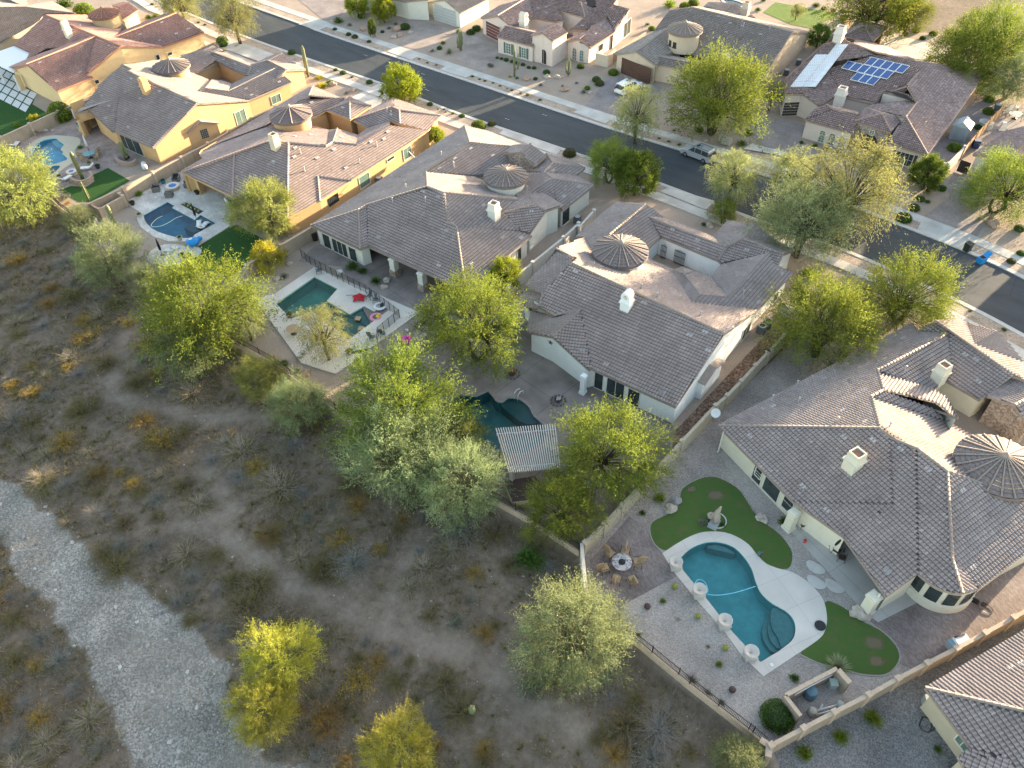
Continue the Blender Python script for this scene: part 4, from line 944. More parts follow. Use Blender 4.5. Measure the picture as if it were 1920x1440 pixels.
GRV=mat('planting strip gravel',(.36,.29,.23),rough=.95,build=stones(11,(.25,.19,.145),(.35,.28,.225),(.46,.39,.33),.6,.4))
struct('planting_strip',strip(RN,-.62,-2.35,-.05,.06),GRV); struct('planting_strip',strip(RF,.62,2.35,-.05,.06),GRV)
struct('pavement',strip(RN,-2.35,-3.95,-.05,.085),CONC); struct('pavement',strip(RF,2.35,3.95,-.05,.085),CONC)
# concrete aprons across the planting strip, and driveways
def apron(side,txt):
    P=[G(p,.09)[:2] for p in pts(txt)]; m=MB(); m.sheet(P,.104); return struct('driveway_apron',m,CONC)
for t in ('i680,620 i740,585 i1040,680 i970,720','i1310,835 i1380,795 i1710,885 i1620,935','j1100,1190 j1150,1160 j1500,1260 j1440,1310',
 'o565,245 o590,195 o890,320 o860,385','i460,1060 i590,1000 i700,1040 i640,1110','F610,130 F665,85 F1370,310 F1300,385','v890,85 v940,65 v1200,140 v1150,190','x415,90 x435,78 x505,103 x488,116','x560,46 x590,35 x620,47 x600,56','D2500,400 D2560,380 D2700,440 D2640,460','k1220,1340 k1300,1290 k1600,1370 k1560,1400'):
    if t.startswith('D') : continue
    apron(0,t)
PAVEG=mat('driveway pavers grey',(.3,.26,.25),rough=.9,build=bricks(.24,.12,(.30,.265,.255),(.24,.205,.2),(.18,.155,.15),.3,.008,.5,.8))
PAVET=mat('driveway pavers tan',(.36,.29,.25),rough=.9,build=bricks(.24,.12,(.37,.31,.27),(.30,.245,.215),(.22,.18,.16),.2,.008,.5,.8))
CONC2=mat('driveway concrete',(.52,.51,.48),rough=.9,build=bricks(3.2,3.2,(.52,.51,.48),(.49,.48,.455),(.33,.32,.3),.05,.03,0.,.7))
for nm,t,mm in (('driveway','i800,540 i960,400 i980,330 i830,230 i960,210 i1250,290 i1520,360 i1480,420 i1370,410 i1300,470 i1210,640',PAVET),
 ('driveway','i1500,700 i1600,590 i1520,480 i1640,400 i1880,500 i2100,560 i2120,620 i2050,700 i1810,870',PAVET),
 ('driveway','j1210,1130 j1330,1000 j1430,860 j1580,810 j1900,870 j2050,930 j1750,1200 j1560,1250',PAVEG),
 ('driveway','k1260,1280 k1330,1120 k1540,1065 k1800,1140 k1720,1260 k1900,1350 k2100,1560 k1900,1540 k1640,1420',PAVEG),
 ('driveway','o600,165 o790,25 o900,-60 n780,1440 n970,1280 n920,1150 n1100,830 n1250,880 n1130,1060 n1400,1250 o1050,150 o960,290',PAVEG),
 ('driveway','i255,1165 i460,1060 i640,1120 i600,1260 i480,1330',CONC2),
 ('driveway','x360,68 x420,90 x480,118 x455,150 x395,100',CONC2),
 ('driveway','B0,0 B150,-80 B430,-10 B620,70 B560,170 B430,300 B200,130',mat('tan path concrete',(.34,.275,.23),rough=.9,var=.12)),
 ('driveway','x560,0 x590,-30 x660,-10 x640,30 x610,40',PAVEG)):
    m=MB(); m.sheet([G(p)[:2] for p in pts(t)],-.008); struct(nm,m,mm)
tr=MB()
for t in ('i400,670 i440,660','i1095,895 i1120,880','i1140,1085 i1170,1075','j395,1265 j405,1255','j780,1225 j815,1210'):
    a,b=[G(p,.005) for p in pts(t)]
    c=(a+b)/2; 
    for dx in (-.25,.25): tr.box(c[0]+dx,c[1],.004,.28,.1,.006,.5)
struct('road_marking',tr,mat('white road mark',(.5,.5,.5)))
mh=MB(); q=G('o615,330'); mh.lathe(q[0],q[1],[(1.05,.004),(.0,.006)],28); struct('manhole_patch',mh,mat('patch',(.05,.055,.06),var=.2))
mh=MB(); mh.lathe(q[0],q[1],[(.42,.009),(.0,.012)],20); tag(mh.done('manhole_cover',mat('iron',(.07,.07,.07),rough=.5)),'round iron manhole cover in a circular asphalt patch','manhole cover')
# ------------------------------------------------------------------ pools, decks, lawns, paving
def watermat(name,tint,fac=.12):
    if name in MATS: return MATS[name]
    m=bpy.data.materials.new(name); m.use_nodes=True; nt=m.node_tree; nt.nodes.clear(); L=nt.links.new
    o=N(nt,'ShaderNodeOutputMaterial'); g=N(nt,'ShaderNodeBsdfGlossy'); g.inputs['Roughness'].default_value=.03; t=N(nt,'ShaderNodeBsdfTransparent'); t.inputs[0].default_value=(*tint,1); f=N(nt,'ShaderNodeFresnel'); f.inputs[0].default_value=1.33
    n=N(nt,'ShaderNodeTexNoise'); n.inputs['Scale'].default_value=2.5; b=N(nt,'ShaderNodeBump'); b.inputs['Strength'].default_value=.25; b.inputs['Distance'].default_value=.03; L(n.outputs[0],b.inputs['Height']); L(b.outputs[0],g.inputs['Normal']); L(b.outputs[0],f.inputs['Normal'])
    x=N(nt,'ShaderNodeMixShader'); L(f.outputs[0],x.inputs[0]); L(t.outputs[0],x.inputs[1]); L(g.outputs[0],x.inputs[2]); L(x.outputs[0],o.inputs[0]); MATS[name]=m; return m
def pool(name,key,label,col,tint,depth,coping=None,cm=None,copw=.35,deckz=.012,steps=(),group=None,wm=None):
    P=ccw([tuple(p) for p in POOLS[key]]); c=np.mean(P,0); loc=np.array([c[0],c[1],0]); r=thing('swimming_pool',label,'swimming pool',loc,group=group); Q=[(p[0]-c[0],p[1]-c[1]) for p in P]
    b=MB(); b.sheet(Q,-depth); n=len(Q)
    for i in range(n): a,d=Q[i],Q[(i+1)%n]; b.quad((*a,-depth),(*d,-depth),(*d,deckz-.002),(*a,deckz-.002))
    b.done('basin',mat('pool plaster '+name,col,rough=.6,var=.2,vs=.9),r)
    w=MB(); w.sheet(Q,-.11); w.done('water',watermat('water '+name,tint),r)
    if coping is not None or copw:
        O=coping if coping is not None else offsetc(P,copw); O=[(p[0]-c[0],p[1]-c[1]) for p in ccw([tuple(p[:2]) for p in O])]
        k=MB(); k.sheet(O,deckz,holes=[Q]); n2=len(O)
        for i in range(n2): a,d=O[i],O[(i+1)%n2]; k.quad((*a,-.05),(*d,-.05),(*d,deckz),(*a,deckz))
        k.done('deck' if coping is not None else 'coping',cm,r)
    for pl,z,h,mm in steps:
        s=MB(); s.prism([(p[0]-c[0],p[1]-c[1]) for p in pl],-depth,z); s.done('step' if h==0 else 'shelf',mm,r)
    return r
def offsetc(P,d):
    P=[np.array(p) for p in P]; n=len(P); out=[]
    for i in range(n):
        a,b,c=P[i-1],P[i],P[(i+1)%n]; t=c-a; t/=np.linalg.norm(t); u1=(b-a)/max(1e-6,np.linalg.norm(b-a)); u2=(c-b)/max(1e-6,np.linalg.norm(c-b)); nn=np.array([t[1],-t[0]]); k=max(.5,(1+u1@u2)/2)**.5; out.append(b+nn*d/k)
    return out
DECKW=mat('cool deck cream',(.56,.52,.47),rough=.9,build=bricks(2.6,2.6,(.57,.53,.48),(.54,.505,.46),(.44,.41,.37),.5,.02,0,.4))
TRAV=mat('travertine pavers',(.56,.54,.50),rough=.85,build=bricks(.6,.4,(.60,.58,.54),(.50,.47,.43),(.40,.38,.35),.4,.01,.5,.9))
DKPAV=mat('brown paver patio',(.24,.2,.18),rough=.9,build=bricks(.24,.12,(.29,.245,.235),(.19,.16,.15),(.13,.11,.105),.45,.008,.5,1.))
PATC=mat('patio concrete grey',(.42,.41,.39),rough=.9,build=bricks(4,2.8,(.43,.42,.40),(.405,.395,.375),(.27,.26,.25),.35,.02,0,.5))
STAMP=mat('stamped concrete patio',(.22,.19,.175),rough=.85,build=bricks(5,5,(.235,.20,.185),(.215,.185,.17),(.12,.1,.095),.1,.03,0,1.2))
MAUVE=mat('flagstone patio mauve',(.33,.26,.235),rough=.9,build=bricks(.5,.35,(.36,.285,.26),(.29,.225,.2),(.22,.18,.165),.3,.012,.5,1.))
GRLT=mat('grey crushed gravel',(.38,.35,.32),rough=.95,build=stones(14,(.26,.23,.21),(.33,.30,.275),(.42,.385,.355),.7,.25))
GRDK=mat('grey river gravel',(.27,.26,.25),rough=.95,build=stones(13,(.11,.105,.10),(.17,.165,.16),(.25,.245,.24),.9,.25))
BRST=mat('rust rock mulch',(.18,.11,.08),rough=.95,build=stones(6,(.09,.055,.04),(.17,.11,.08),(.28,.2,.15),1.,.4))
LAWN=mat('lawn',(.07,.125,.035),rough=.95,spec=.05,col2=(.12,.115,.05),vs=1.1,bump=.9,bs=30)
for _n in LAWN.node_tree.nodes:
    if _n.type=='MAP_RANGE': _n.inputs[1].default_value=.22; _n.inputs[2].default_value=.52
TURF=mat('artificial turf',(.035,.085,.026),rough=.95,spec=.05,var=.15,vs=3,bump=.5,bs=40)
def sheet(name,poly,z,m,border=None,bm=None):
    poly=ccw([tuple(p[:2]) for p in poly]); hs=[]
    for P in POOLS.values():
        P=ccw([tuple(q) for q in P]); xs=np.array(P)
        if inside(poly,xs[:,0],xs[:,1]).all(): hs.append(P)
        elif inside(poly,xs[:,0],xs[:,1]).any() and name not in('lawn',): print('PARTIAL',name)
    s=MB(); s.sheet(poly,z,holes=hs); o=struct(name,s,m)
    return o
# cream house yard
sheet('gravel_yard',[G(p) for p in pts('x1098,1040 p50,350 p390,0 x1330,770 x1362,720 x1500,700 x1720,1130 x1920,1165 x1920,1190 q350,1200 x1450,1398 x1407,1382 x1173,1195 x1105,1113')],-.016,GRLT)
sheet('side_yard_gravel',[G(p) for p in pts('x1098,1040 p70,340 p390,-10 I10,700 I640,20 x1520,570 x1600,650 x1530,720 I45,1200 x1480,1060 x1250,960 p60,600')],-.013,mat('taupe gravel',(.30,.26,.235),rough=.95,build=stones(13,(.22,.185,.165),(.30,.26,.235),(.39,.35,.32),.6,.3)))
sheet('paver_patio',[G(p) for p in pts('p78,452 p300,205 p400,270 p430,340 p490,410 p590,530 p560,545 p240,715 p95,660')],-.006,DKPAV)
sheet('paver_patio',smoothpoly([G(p)[:2] for p in pts('x1628,1160 x1650,1150 x1665,1120 x1720,1075 x1800,1060 x1990,980 x1990,1115 x1840,1190 q1110,790 q1010,830 q940,800 q930,720 q900,660 q830,600 q745,520')],1),-.006,DKPAV)
sheet('patio',[G(p) for p in pts('p1212,292 p1625,745 p1700,800 p2100,600 p1500,50 p1280,150')],-.002,PATC)
sheet('lawn',gp('p420,300 p430,240 p500,200 p565,165 p585,110 p600,50 p690,-5 p790,-15 p900,40 p950,100 p1000,180 p1060,240 p1150,310 p1208,390 p1215,450 p1190,498 p1100,490 p1015,440 p940,375 p880,338 p800,315 p710,312 p620,345 p520,398 p445,360',0,3),.006,LAWN)
sheet('lawn',gp('p1400,690 p1450,690 p1540,740 p1600,790 p1700,840 p1780,910 p1815,980 p1800,1040 p1740,1090 p1620,1090 p1500,1060 p1380,1030 p1265,975 p1330,900 p1360,800',0,3),.006,LAWN)
def kerbline(txt,w=.12,h=.06,m=CURB,nm='lawn_edging'):
    P=smoothpoly([G(p)[:2] for p in pts(txt)],4,False); s=strip(P,-w/2,w/2,-.03,h); return struct(nm,s,m)
kerbline('p485,410 p435,350 p416,290 p425,235 p500,195 p562,165 p582,110 p596,45 p690,-8',.08,.03,mat('edging',(.30,.28,.25)))
kerbline('p1262,982 p1380,1037 p1500,1067 p1620,1097 p1745,1096 p1806,1042 p1822,980 p1785,905 p1700,835',.08,.03,MATS['edging'])
def softpatch(name,t,z,col,amt=1.):
    P=[G(p)[:2] for p in pts(t)]; c=np.mean(P,0); rx=max(np.linalg.norm(p-c) for p in P)*1.25; key='soft '+name+str(col)
    if key not in MATS:
        def f(nt,b,tc):
            L=nt.links.new; g=N(nt,'ShaderNodeTexGradient',gradient_type='SPHERICAL'); L(tc.outputs['Object'],g.inputs[0]); n=N(nt,'ShaderNodeTexNoise'); n.inputs['Scale'].default_value=5; n.inputs['Detail'].default_value=8; n.inputs['Roughness'].default_value=.75; L(tc.outputs['Object'],n.inputs['Vector']); a=N(nt,'ShaderNodeMath',operation='ADD'); L(g.outputs['Fac'],a.inputs[0]); L(n.outputs[0],a.inputs[1]); r=N(nt,'ShaderNodeMapRange'); r.inputs[1].default_value=.72; r.inputs[2].default_value=1.05; r.inputs[4].default_value=amt; L(a.outputs[0],r.inputs[0]); L(r.outputs[0],b.inputs['Alpha'])
        mat(key,col,rough=.95,var=.25,vs=4,build=f)
    m=MB(); m.lathe(0,0,[(1,0),(0,0)],24); m.v=[(x,y,0) for x,y,_ in m.v]; o=struct(name,m,MATS[key]); o.location=(c[0],c[1],z); an=math.atan2(*(P[1]-P[0])[::-1]); o.rotation_euler[2]=an; o.scale=(rx,rx*.75,1); return o
ms=mat('bare soil patch',(.20,.14,.10),rough=.95,var=.35,vs=2)
for k,t in enumerate(('p1610,900 p1680,890 p1730,905 p1720,940 p1650,950','p1640,990 p1690,985 p1730,1020 p1725,1055 p1670,1050','p740,75 p800,65 p840,85 p800,105 p745,100','p620,40 p660,30 p680,60 p640,75')):
    softpatch('bare_patch',t,.0095,(.22,.17,.115),.62)
stc=[G(p)[:2] for p in pts('p485,412')]+smoothpoly([G(p)[:2] for p in pts('p560,362 p640,318 p720,292 p820,292 p900,317 p970,362 p1020,422 p1070,470 p1140,498 p1220,520 p1300,570 p1370,640 p1400,700 p1412,780 p1400,850 p1360,900 p1250,975')],3,False)+[G(p)[:2] for p in pts('p1055,1105 p930,985 p840,860 p700,700 p560,530')]
SHM=mat('pool shelf grey',(.34,.40,.38),rough=.6,var=.15)
pm1=smoothpoly([G(p,-.35)[:2] for p in pts('p1095,740 p1130,722 p1185,748 p1222,792 p1230,850 p1210,902 p1160,945 p1135,890 p1100,830')],3)
st1=smoothpoly([G(p,-.6)[:2] for p in pts('p1100,740 p1085,790 p1078,850 p1095,910 p1150,955 p1205,905 p1225,850 p1180,800')],3)
st2=smoothpoly([G(p,-.9)[:2] for p in pts('p1100,740 p1055,810 p1045,870 p1065,930 p1115,975 p1180,920 p1200,850 p1150,790')],3)
st3=smoothpoly([G(p,-.3)[:2] for p in pts('p735,372 p790,362 p860,385 p895,415 p830,400 p770,388')],3)
P6=pool('teal','main','kidney shaped teal swimming pool with cream deck and pedestal urns along its straight edge','x',(.42,.72,.76),1.25,stc,DECKW,steps=()) if 0 else pool('teal','main','kidney shaped teal pool with a broad cream deck beside the curved lawns',(.30,.56,.56),(.54,.84,.86),1.2,stc,DECKW,steps=((st2,-.75,0,SHM),(st1,-.5,0,SHM),(pm1,-.26,1,SHM),(st3,-.35,0,SHM)))
# white house yard
sheet('stamped_patio',[G(p) for p in pts('x800,640 x990,600 x1130,690 x1265,800 x1240,900 x1100,920 x940,900 x860,860 x820,700')],-.008,STAMP)
sheet('rock_side_yard',[G(p) for p in pts('x1262,812 x1500,560 x1530,600 x1325,790 x1260,850')],-.007,BRST)
PD=pool('dark','dark','free form deep green pool with stone edge and grab rail by the pergola',(.20,.34,.34),(.45,.68,.70),1.5,None,mat('stone coping',(.24,.2,.18),var=.3,vs=4),.3,.02,steps=((smoothpoly([G(p,-.5)[:2] for p in pts('x925,745 x960,742 x990,762 x1010,790 x985,795 x955,775')],3),-.45,0,mat('dark shelf',(.13,.2,.2))),))
sheet('shed_pad',[G(p) for p in pts('x925,860 x1045,850 x1060,905 x940,920')],-.004,STAMP)
# ivory house yard
sheet('patio',[G(p) for p in pts('x580,470 x650,420 x880,520 x960,600 x900,700 x740,700 x712,640 x640,500 x560,490')],-.009,STAMP)
dk=[G(p)[:2] for p in pts('u570,305 u1160,560 u905,745 u805,825 u690,905 u495,845 u245,500 u300,465 u340,460')]
SH2=mat('shelf slate',(.2,.25,.26),rough=.6,var=.2)
PE=pool('emerald','deep','angular emerald pool with cream deck behind a mesh safety fence',(.24,.42,.36),(.50,.80,.74),1.4,dk,DECKW,deckz=.10,steps=(([G(p,-.3)[:2] for p in pts('u770,575 u850,530 u905,560 u960,530 u985,550 u870,640')],-.3,1,SH2),([G(p,-.4)[:2] for p in pts('u700,640 u770,580 u870,640 u760,715')],-.5,1,mat('baja tan',(.3,.3,.24),var=.2))))
# ochre house yard
tv=[G(p)[:2] for p in pts('h270,350 h470,240 h640,150 h760,80 h900,-20 h1200,20 h1560,300 h1500,430 h1480,660 h1100,905 h1000,870 h960,850 h740,850 h560,790 h400,670 h360,570 h390,490 h270,420')]
PT=pool('navy','turf','half moon blue pool with travertine deck and a baja shelf holding white loungers',(.14,.36,.46),(.48,.76,.84),1.3,tv,TRAV,deckz=.02,steps=(([G(p,-.3)[:2] for p in pts('h930,690 h1060,605 h1130,545 h1305,640 h1150,730 h1090,735 h1040,750')],-.24,1,mat('shelf blue grey',(.16,.2,.22))),))
sheet('turf_lawn',[G(p) for p in pts('h1100,905 h1480,675 h1560,650 h1900,830 h1640,1160 h1500,1260 h900,1120 h1130,1000')],.004,TURF)
sheet('round_patio',smoothpoly([G(p)[:2] for p in pts('h490,1030 h560,940 h700,885 h850,885 h960,910 h1090,915 h1140,960 h1090,1030 h900,1110 h700,1150 h520,1100')],3),.010,TRAV)
pl=MB(); pl.prism([tuple(G(p)[:2]) for p in pts('h890,405 h955,385 h1160,490 h1105,525')],-.02,.05); struct('planting_bed',pl,mat('black mulch',(.05,.045,.05)))
# tan house yard
sheet('flagstone_patio',[G(p) for p in pts('g0,180 g600,60 g1150,-60 g1700,60 g2100,420 g1900,560 g1620,595 g1350,700 g900,900 g620,790 g380,430 g200,300')],-.007,MAUVE)
dk=smoothpoly([G(p)[:2] for p in pts('g390,330 g480,220 g620,140 g800,110 g1000,120 g1150,140 g1205,180 g1195,250 g1120,340 g1150,430 g1080,530 g940,620 g800,740 g690,765 g580,700 g560,640 g450,560 g370,430')],3)
k=MB(); hl=[[tuple(q) for q in POOLS['blue']],[tuple(q) for q in POOLS['spa']]]; k.sheet([tuple(q) for q in dk],.012,holes=hl); struct('pool_deck',k,mat('pool deck buff',(.50,.44,.33),rough=.9,var=.08))
BLP=mat('x0',(.1,.3,.4)); pool('azure','blue','bright blue free form pool with buff deck behind the tan house',(.20,.58,.72),(.62,.9,.95),1.0,None,None,0,.01,steps=((smoothpoly([G(p,-.3)[:2] for p in pts('g760,175 g850,170 g880,215 g950,262 g900,300 g820,260')],3),-.3,1,mat('azure shelf',(.3,.5,.55))),))
pool('spa','spa','small blue spa set against the bright blue pool',(.12,.38,.5),(.6,.86,.92),.9,None,None,0,.01)
sheet('turf_lawn',[G(p) for p in pts('g890,935 g1060,870 g1300,880 g1420,800 g1390,705 g1620,598 g1950,790 g1400,1100 g1180,1110')],.004,TURF)
# red house yard
sheet('turf_lawn',[G(p) for p in pts('x-40,200 x45,186 x115,228 x20,262 x-60,290')],.004,TURF)
for i in range(5):
    for j in range(4):
        a=G('x%d,%d'%(0,0)); 
st=MB()
o1,o2,o3=G('x-10,165'),G('x52,196'),G('x15,130')
for i in range(-2,5):
    for j in range(-1,5):
        u1=(o2-o1)/4.6; v1=(o3-o1)/3.2; q=o1+u1*i+v1*j; st.quad(*[(*(q+u1*a*.86+v1*b*.86)[:2],.012) for a,b in ((0,0),(1,0),(1,1),(0,1))][::1])
struct('stepping_slabs',st,mat('white slab',(.6,.6,.6),var=.1)); sheet('turf_lawn',[G(p) for p in pts('x-60,205 x60,196 x90,120 x-60,105')],-.004,TURF)
# far yards
sheet('lawn',[G(p) for p in pts('x1431,23 x1454,4 x1540,20 x1576,27 x1520,53 x1484,46')],.0,mat('sunny lawn',(.075,.15,.012),rough=.95,var=.3,vs=.8,bump=.8,bs=20))
sheet('far_patio',[G(p) for p in pts('m600,380 m720,300 m1040,380 m1200,440 m1500,560 m1480,620 m1200,560 m900,520')],-.009,mat('far deck',(.5,.45,.38),var=.1))
pool('farblue','far','lap pool with white deck behind the solar panel house',(.1,.35,.45),(.5,.85,.9),1.2,None,DECKW,.5,.01); pool('farblue2','far2','little blue pool near the top edge of the photo',(.1,.35,.45),(.5,.85,.9),1.2,None,DECKW,.5,.01)
sheet('lawn',[G(p) for p in pts('m1470,830 m1520,750 m1750,780 m1700,850 m1600,870')],.0,LAWN)
sheet('paved_side_yard',[G(p) for p in pts('n700,760 n1230,100 n1400,0 n1690,80 n1300,500 n960,870')],-.006,PAVEG)
sheet('rear_patio',[G(p) for p in pts('n1300,560 n1700,80 n1990,180 n1990,420 n1700,450 n1290,720')],-.006,PAVEG)
sheet('dark_gravel_yard',[G(p) for p in pts('x1450,1404 q350,1215 q1465,635 x1960,1150 x1960,1700 x1500,1560')],-.012,GRDK)
for t in ((1345,495,70,40,.7),(1350,578,72,38,.7),(1450,600,72,36,.5)):
    q=G('p%d,%d'%t[:2]); s=MB(); s.lathe(q[0],q[1],[(.8,.0),(.8,.03),(0,.032)],20,0,sx=1,sy=.62); 
    for i in range(len(s.v)):
        x,y,z=s.v[i]; dx,dy=x-q[0],y-q[1]; a=-.25+t[4]*.3; dy+=.22*dx*dx; s.v[i]=(q[0]+dx*math.cos(a)-dy*math.sin(a),q[1]+dx*math.sin(a)+dy*math.cos(a),z)
    tag(s.done('stepping_stone',CONC),('pale kidney shaped stepping slab nearest the lawn by the cream patio' if t[1]==495 else 'middle pale kidney shaped stepping slab beside the pool deck' if t[1]==578 else 'pale kidney shaped stepping slab closest to the downpipe column'),'stepping stone','kidney stepping slabs')
# ------------------------------------------------------------------ vegetation
BARK=mat('bark grey brown',(.13,.10,.08),rough=.95,var=.3,vs=8); BARKG=mat('bark olive green',(.16,.17,.08),rough=.9,var=.25,vs=8); BARKD=mat('bark dark',(.06,.045,.035),rough=.95,var=.3,vs=8)
def leafmesh(name,C,Dr,L,Wd,m,twist=1.,rng=RNG):
    """one thin kite shaped leaf per row: centre, direction, length, width"""
    n=len(C); Dr=Dr/np.linalg.norm(Dr,axis=1,keepdims=True); rnd=rng.normal(size=(n,3))*twist+np.array([0,0,.2]); S=np.cross(Dr,rnd); S/=np.linalg.norm(S,axis=1,keepdims=True)+1e-9
    L=np.broadcast_to(L,(n,))[:,None]; Wd=np.broadcast_to(Wd,(n,))[:,None]
    V=np.stack([C-Dr*L/2,C+S*Wd/2,C+Dr*L/2,C-S*Wd/2],1).reshape(-1,3)
    me=bpy.data.meshes.new(name); me.vertices.add(n*4); me.vertices.foreach_set('co',V.astype(np.float32).ravel()); me.loops.add(n*4); me.loops.foreach_set('vertex_index',np.arange(n*4)); me.polygons.add(n); me.polygons.foreach_set('loop_start',np.arange(n)*4); me.update(calc_edges=True); me.materials.append(m); return me
def crown(kind,seed,fm,bark,rz=.78,nc=120,tw=14,nl=9,ll=.06,lw=.022,tl=.34,droop=0.,out=.8,shell=.55,base=.5,lob=.22,trunks=1,spread=.5):
    rng=np.random.default_rng(seed); cen=np.array([0,0,base+rz*.82])
    ph=rng.uniform(0,6.28,6)
    d=rng.normal(size=(nc,3)); d/=np.linalg.norm(d,axis=1,keepdims=True); d[:,2]=np.where(d[:,2]<-.8,-d[:,2],d[:,2])
    rr=(shell+(1-shell)*rng.uniform(0,1,nc)**.6)*(1+lob*np.sin(3*np.arctan2(d[:,1],d[:,0])+ph[0])*np.cos(2*d[:,2]+ph[1])+lob*.7*rng.normal(size=nc)*.6)
    cc=cen+d*rr[:,None]*np.array([.82,.82,rz*.85])
    cs=rng.uniform(.6,1.25,nc)
    td=d[:,None,:]*out+rng.normal(size=(nc,tw,3))*.62+np.array([0,0,.18-droop]); td/=np.linalg.norm(td,axis=2,keepdims=True)
    tlen=tl*cs[:,None]*rng.uniform(.5,1.15,(nc,tw))
    t=np.linspace(.12,1,nl)[None,None,:,None]; st=cc[:,None,:]+rng.normal(size=(nc,tw,3))*.05
    P=st[:,:,None,:]+td[:,:,None,:]*t*tlen[:,:,None,None]+np.array([0,0,-1.])*(t**2)*(droop*.5+.04)*tlen[:,:,None,None]
    P=P+rng.normal(size=P.shape)*.016
    ld=td[:,:,None,:]+rng.normal(size=P.shape)*.55+np.array([0,0,-1.])*t*droop*1.3
    n=P.size//3; P=P.reshape(-1,3); ld=ld.reshape(-1,3)
    lm=leafmesh('crown',P,ld,ll*rng.uniform(.6,1.3,n),lw*rng.uniform(.7,1.3,n),fm,rng=rng)
    b=MB(); b.smooth=True
    hubs=[]
    for k in range(trunks):
        a=ph[2]+k*6.28/trunks; top=np.array([math.cos(a)*spread*.35*(trunks>1),math.sin(a)*spread*.35*(trunks>1),base+rz*.35]); w0=.075/(trunks**.4)
        s0=np.array([math.cos(a)*.04*(trunks>1),math.sin(a)*.04*(trunks>1),-.03]); mid=(s0+top)/2+np.array([rng.normal()*.05,rng.normal()*.05,0]); b.tube([s0,mid,top],[w0,w0*.8,w0*.6],6); hubs.append((top,w0*.6))
    for i in range(0,nc,2):
        top,w=hubs[i%len(hubs)]; e=cc[i]; m1=top+(e-top)*.45+np.array([rng.normal()*.05,rng.normal()*.05,.06]); b.tube([top-np.array([0,0,.02]),m1,e],[w*.42,w*.22,.005],4,False)
    return lm,b,bark
TREES={}
def proto(key,*a,**k):
    lm,b,bark=crown(*a,**k)
    me=bpy.data.meshes.new('trunk'); me.from_pydata([tuple(map(float,v)) for v in b.v],[],b.f); me.materials.append(bark); TREES[key]=(lm,me)
F_PV=foliage('palo verde foliage',(.31,.33,.085),(.18,.23,.08),.4); F_GR=foliage('grey green foliage',(.17,.225,.13),(.26,.29,.13),.35); F_ME=foliage('mesquite foliage',(.115,.165,.035),(.215,.25,.045),.38); F_WI=foliage('willow acacia foliage',(.29,.30,.115),(.19,.23,.10),.4)
F_DK=foliage('dense green foliage',(.08,.14,.03),(.16,.21,.035),.38); F_LM=foliage('lime green foliage',(.17,.23,.025),(.30,.32,.035),.42); F_YE=foliage('yellow flowering foliage',(.46,.38,.04),(.24,.26,.04),.4)
F_PY=foliage('sun painted palo verde foliage',(.46,.43,.07),(.33,.34,.075),.45)  # brighter copy of the palo verde leaves, sunlight put into the colour
K=dict(nc=190,tw=15,nl=13)
proto('pv1','pv',11,F_PV,BARKG,rz=.8,ll=.055,lw=.011,tl=.36,out=1.2,trunks=3,base=.12,**K); proto('pv2','pv',12,F_PV,BARKG,rz=.72,ll=.055,lw=.011,tl=.44,out=1.35,lob=.32,trunks=3,base=.1,**K)
proto('gr1','pv',21,F_GR,BARKG,rz=.8,ll=.05,lw=.011,tl=.38,out=1.25,trunks=3,base=.08,**K); proto('gr2','pv',22,F_GR,BARKG,rz=.7,ll=.05,lw=.012,tl=.42,out=1.15,lob=.3,trunks=3,base=.08,**K)
proto('me1','me',31,F_ME,BARKD,rz=.85,ll=.042,lw=.014,tl=.36,lob=.3,trunks=2,base=.22,**K); proto('me2','me',32,F_ME,BARKD,rz=.66,ll=.042,lw=.013,tl=.38,lob=.3,trunks=3,base=.18,**K); proto('me3','me',33,F_ME,BARKD,rz=.72,ll=.045,lw=.013,tl=.46,lob=.34,out=1.1,trunks=2,base=.15,**K)
proto('py1','pv',13,F_PY,BARKG,rz=.8,ll=.055,lw=.011,tl=.36,out=1.2,trunks=3,base=.12,lob=.3,**K)
K2=dict(nc=150,tw=14,nl=12)
proto('wi1','wi',41,F_WI,BARKD,rz=1.05,ll=.055,lw=.012,tl=.42,droop=.7,lob=.3,base=.55,**K2); proto('wi2','wi',42,F_WI,BARKD,rz=.9,ll=.055,lw=.012,tl=.4,droop=.55,lob=.3,base=.42,**K2)
proto('dk1','dk',51,F_DK,BARKD,rz=.95,nc=220,tw=16,nl=9,ll=.055,lw=.028,tl=.26,shell=.7,lob=.15,base=.15); proto('lm1','lm',61,F_LM,BARKD,rz=.85,nc=200,tw=16,nl=9,ll=.055,lw=.026,tl=.27,shell=.6,lob=.2,base=.3)
proto('ye1','ye',71,F_YE,BARKG,rz=.7,nc=110,tw=14,nl=10,ll=.07,lw=.024,tl=.36,lob=.3,trunks=3,base=.08); proto('mg1','mg',81,F_GR,BARKD,rz=.62,ll=.04,lw=.013,tl=.36,lob=.3,trunks=2,base=.4,**K)
NTREE=[0]
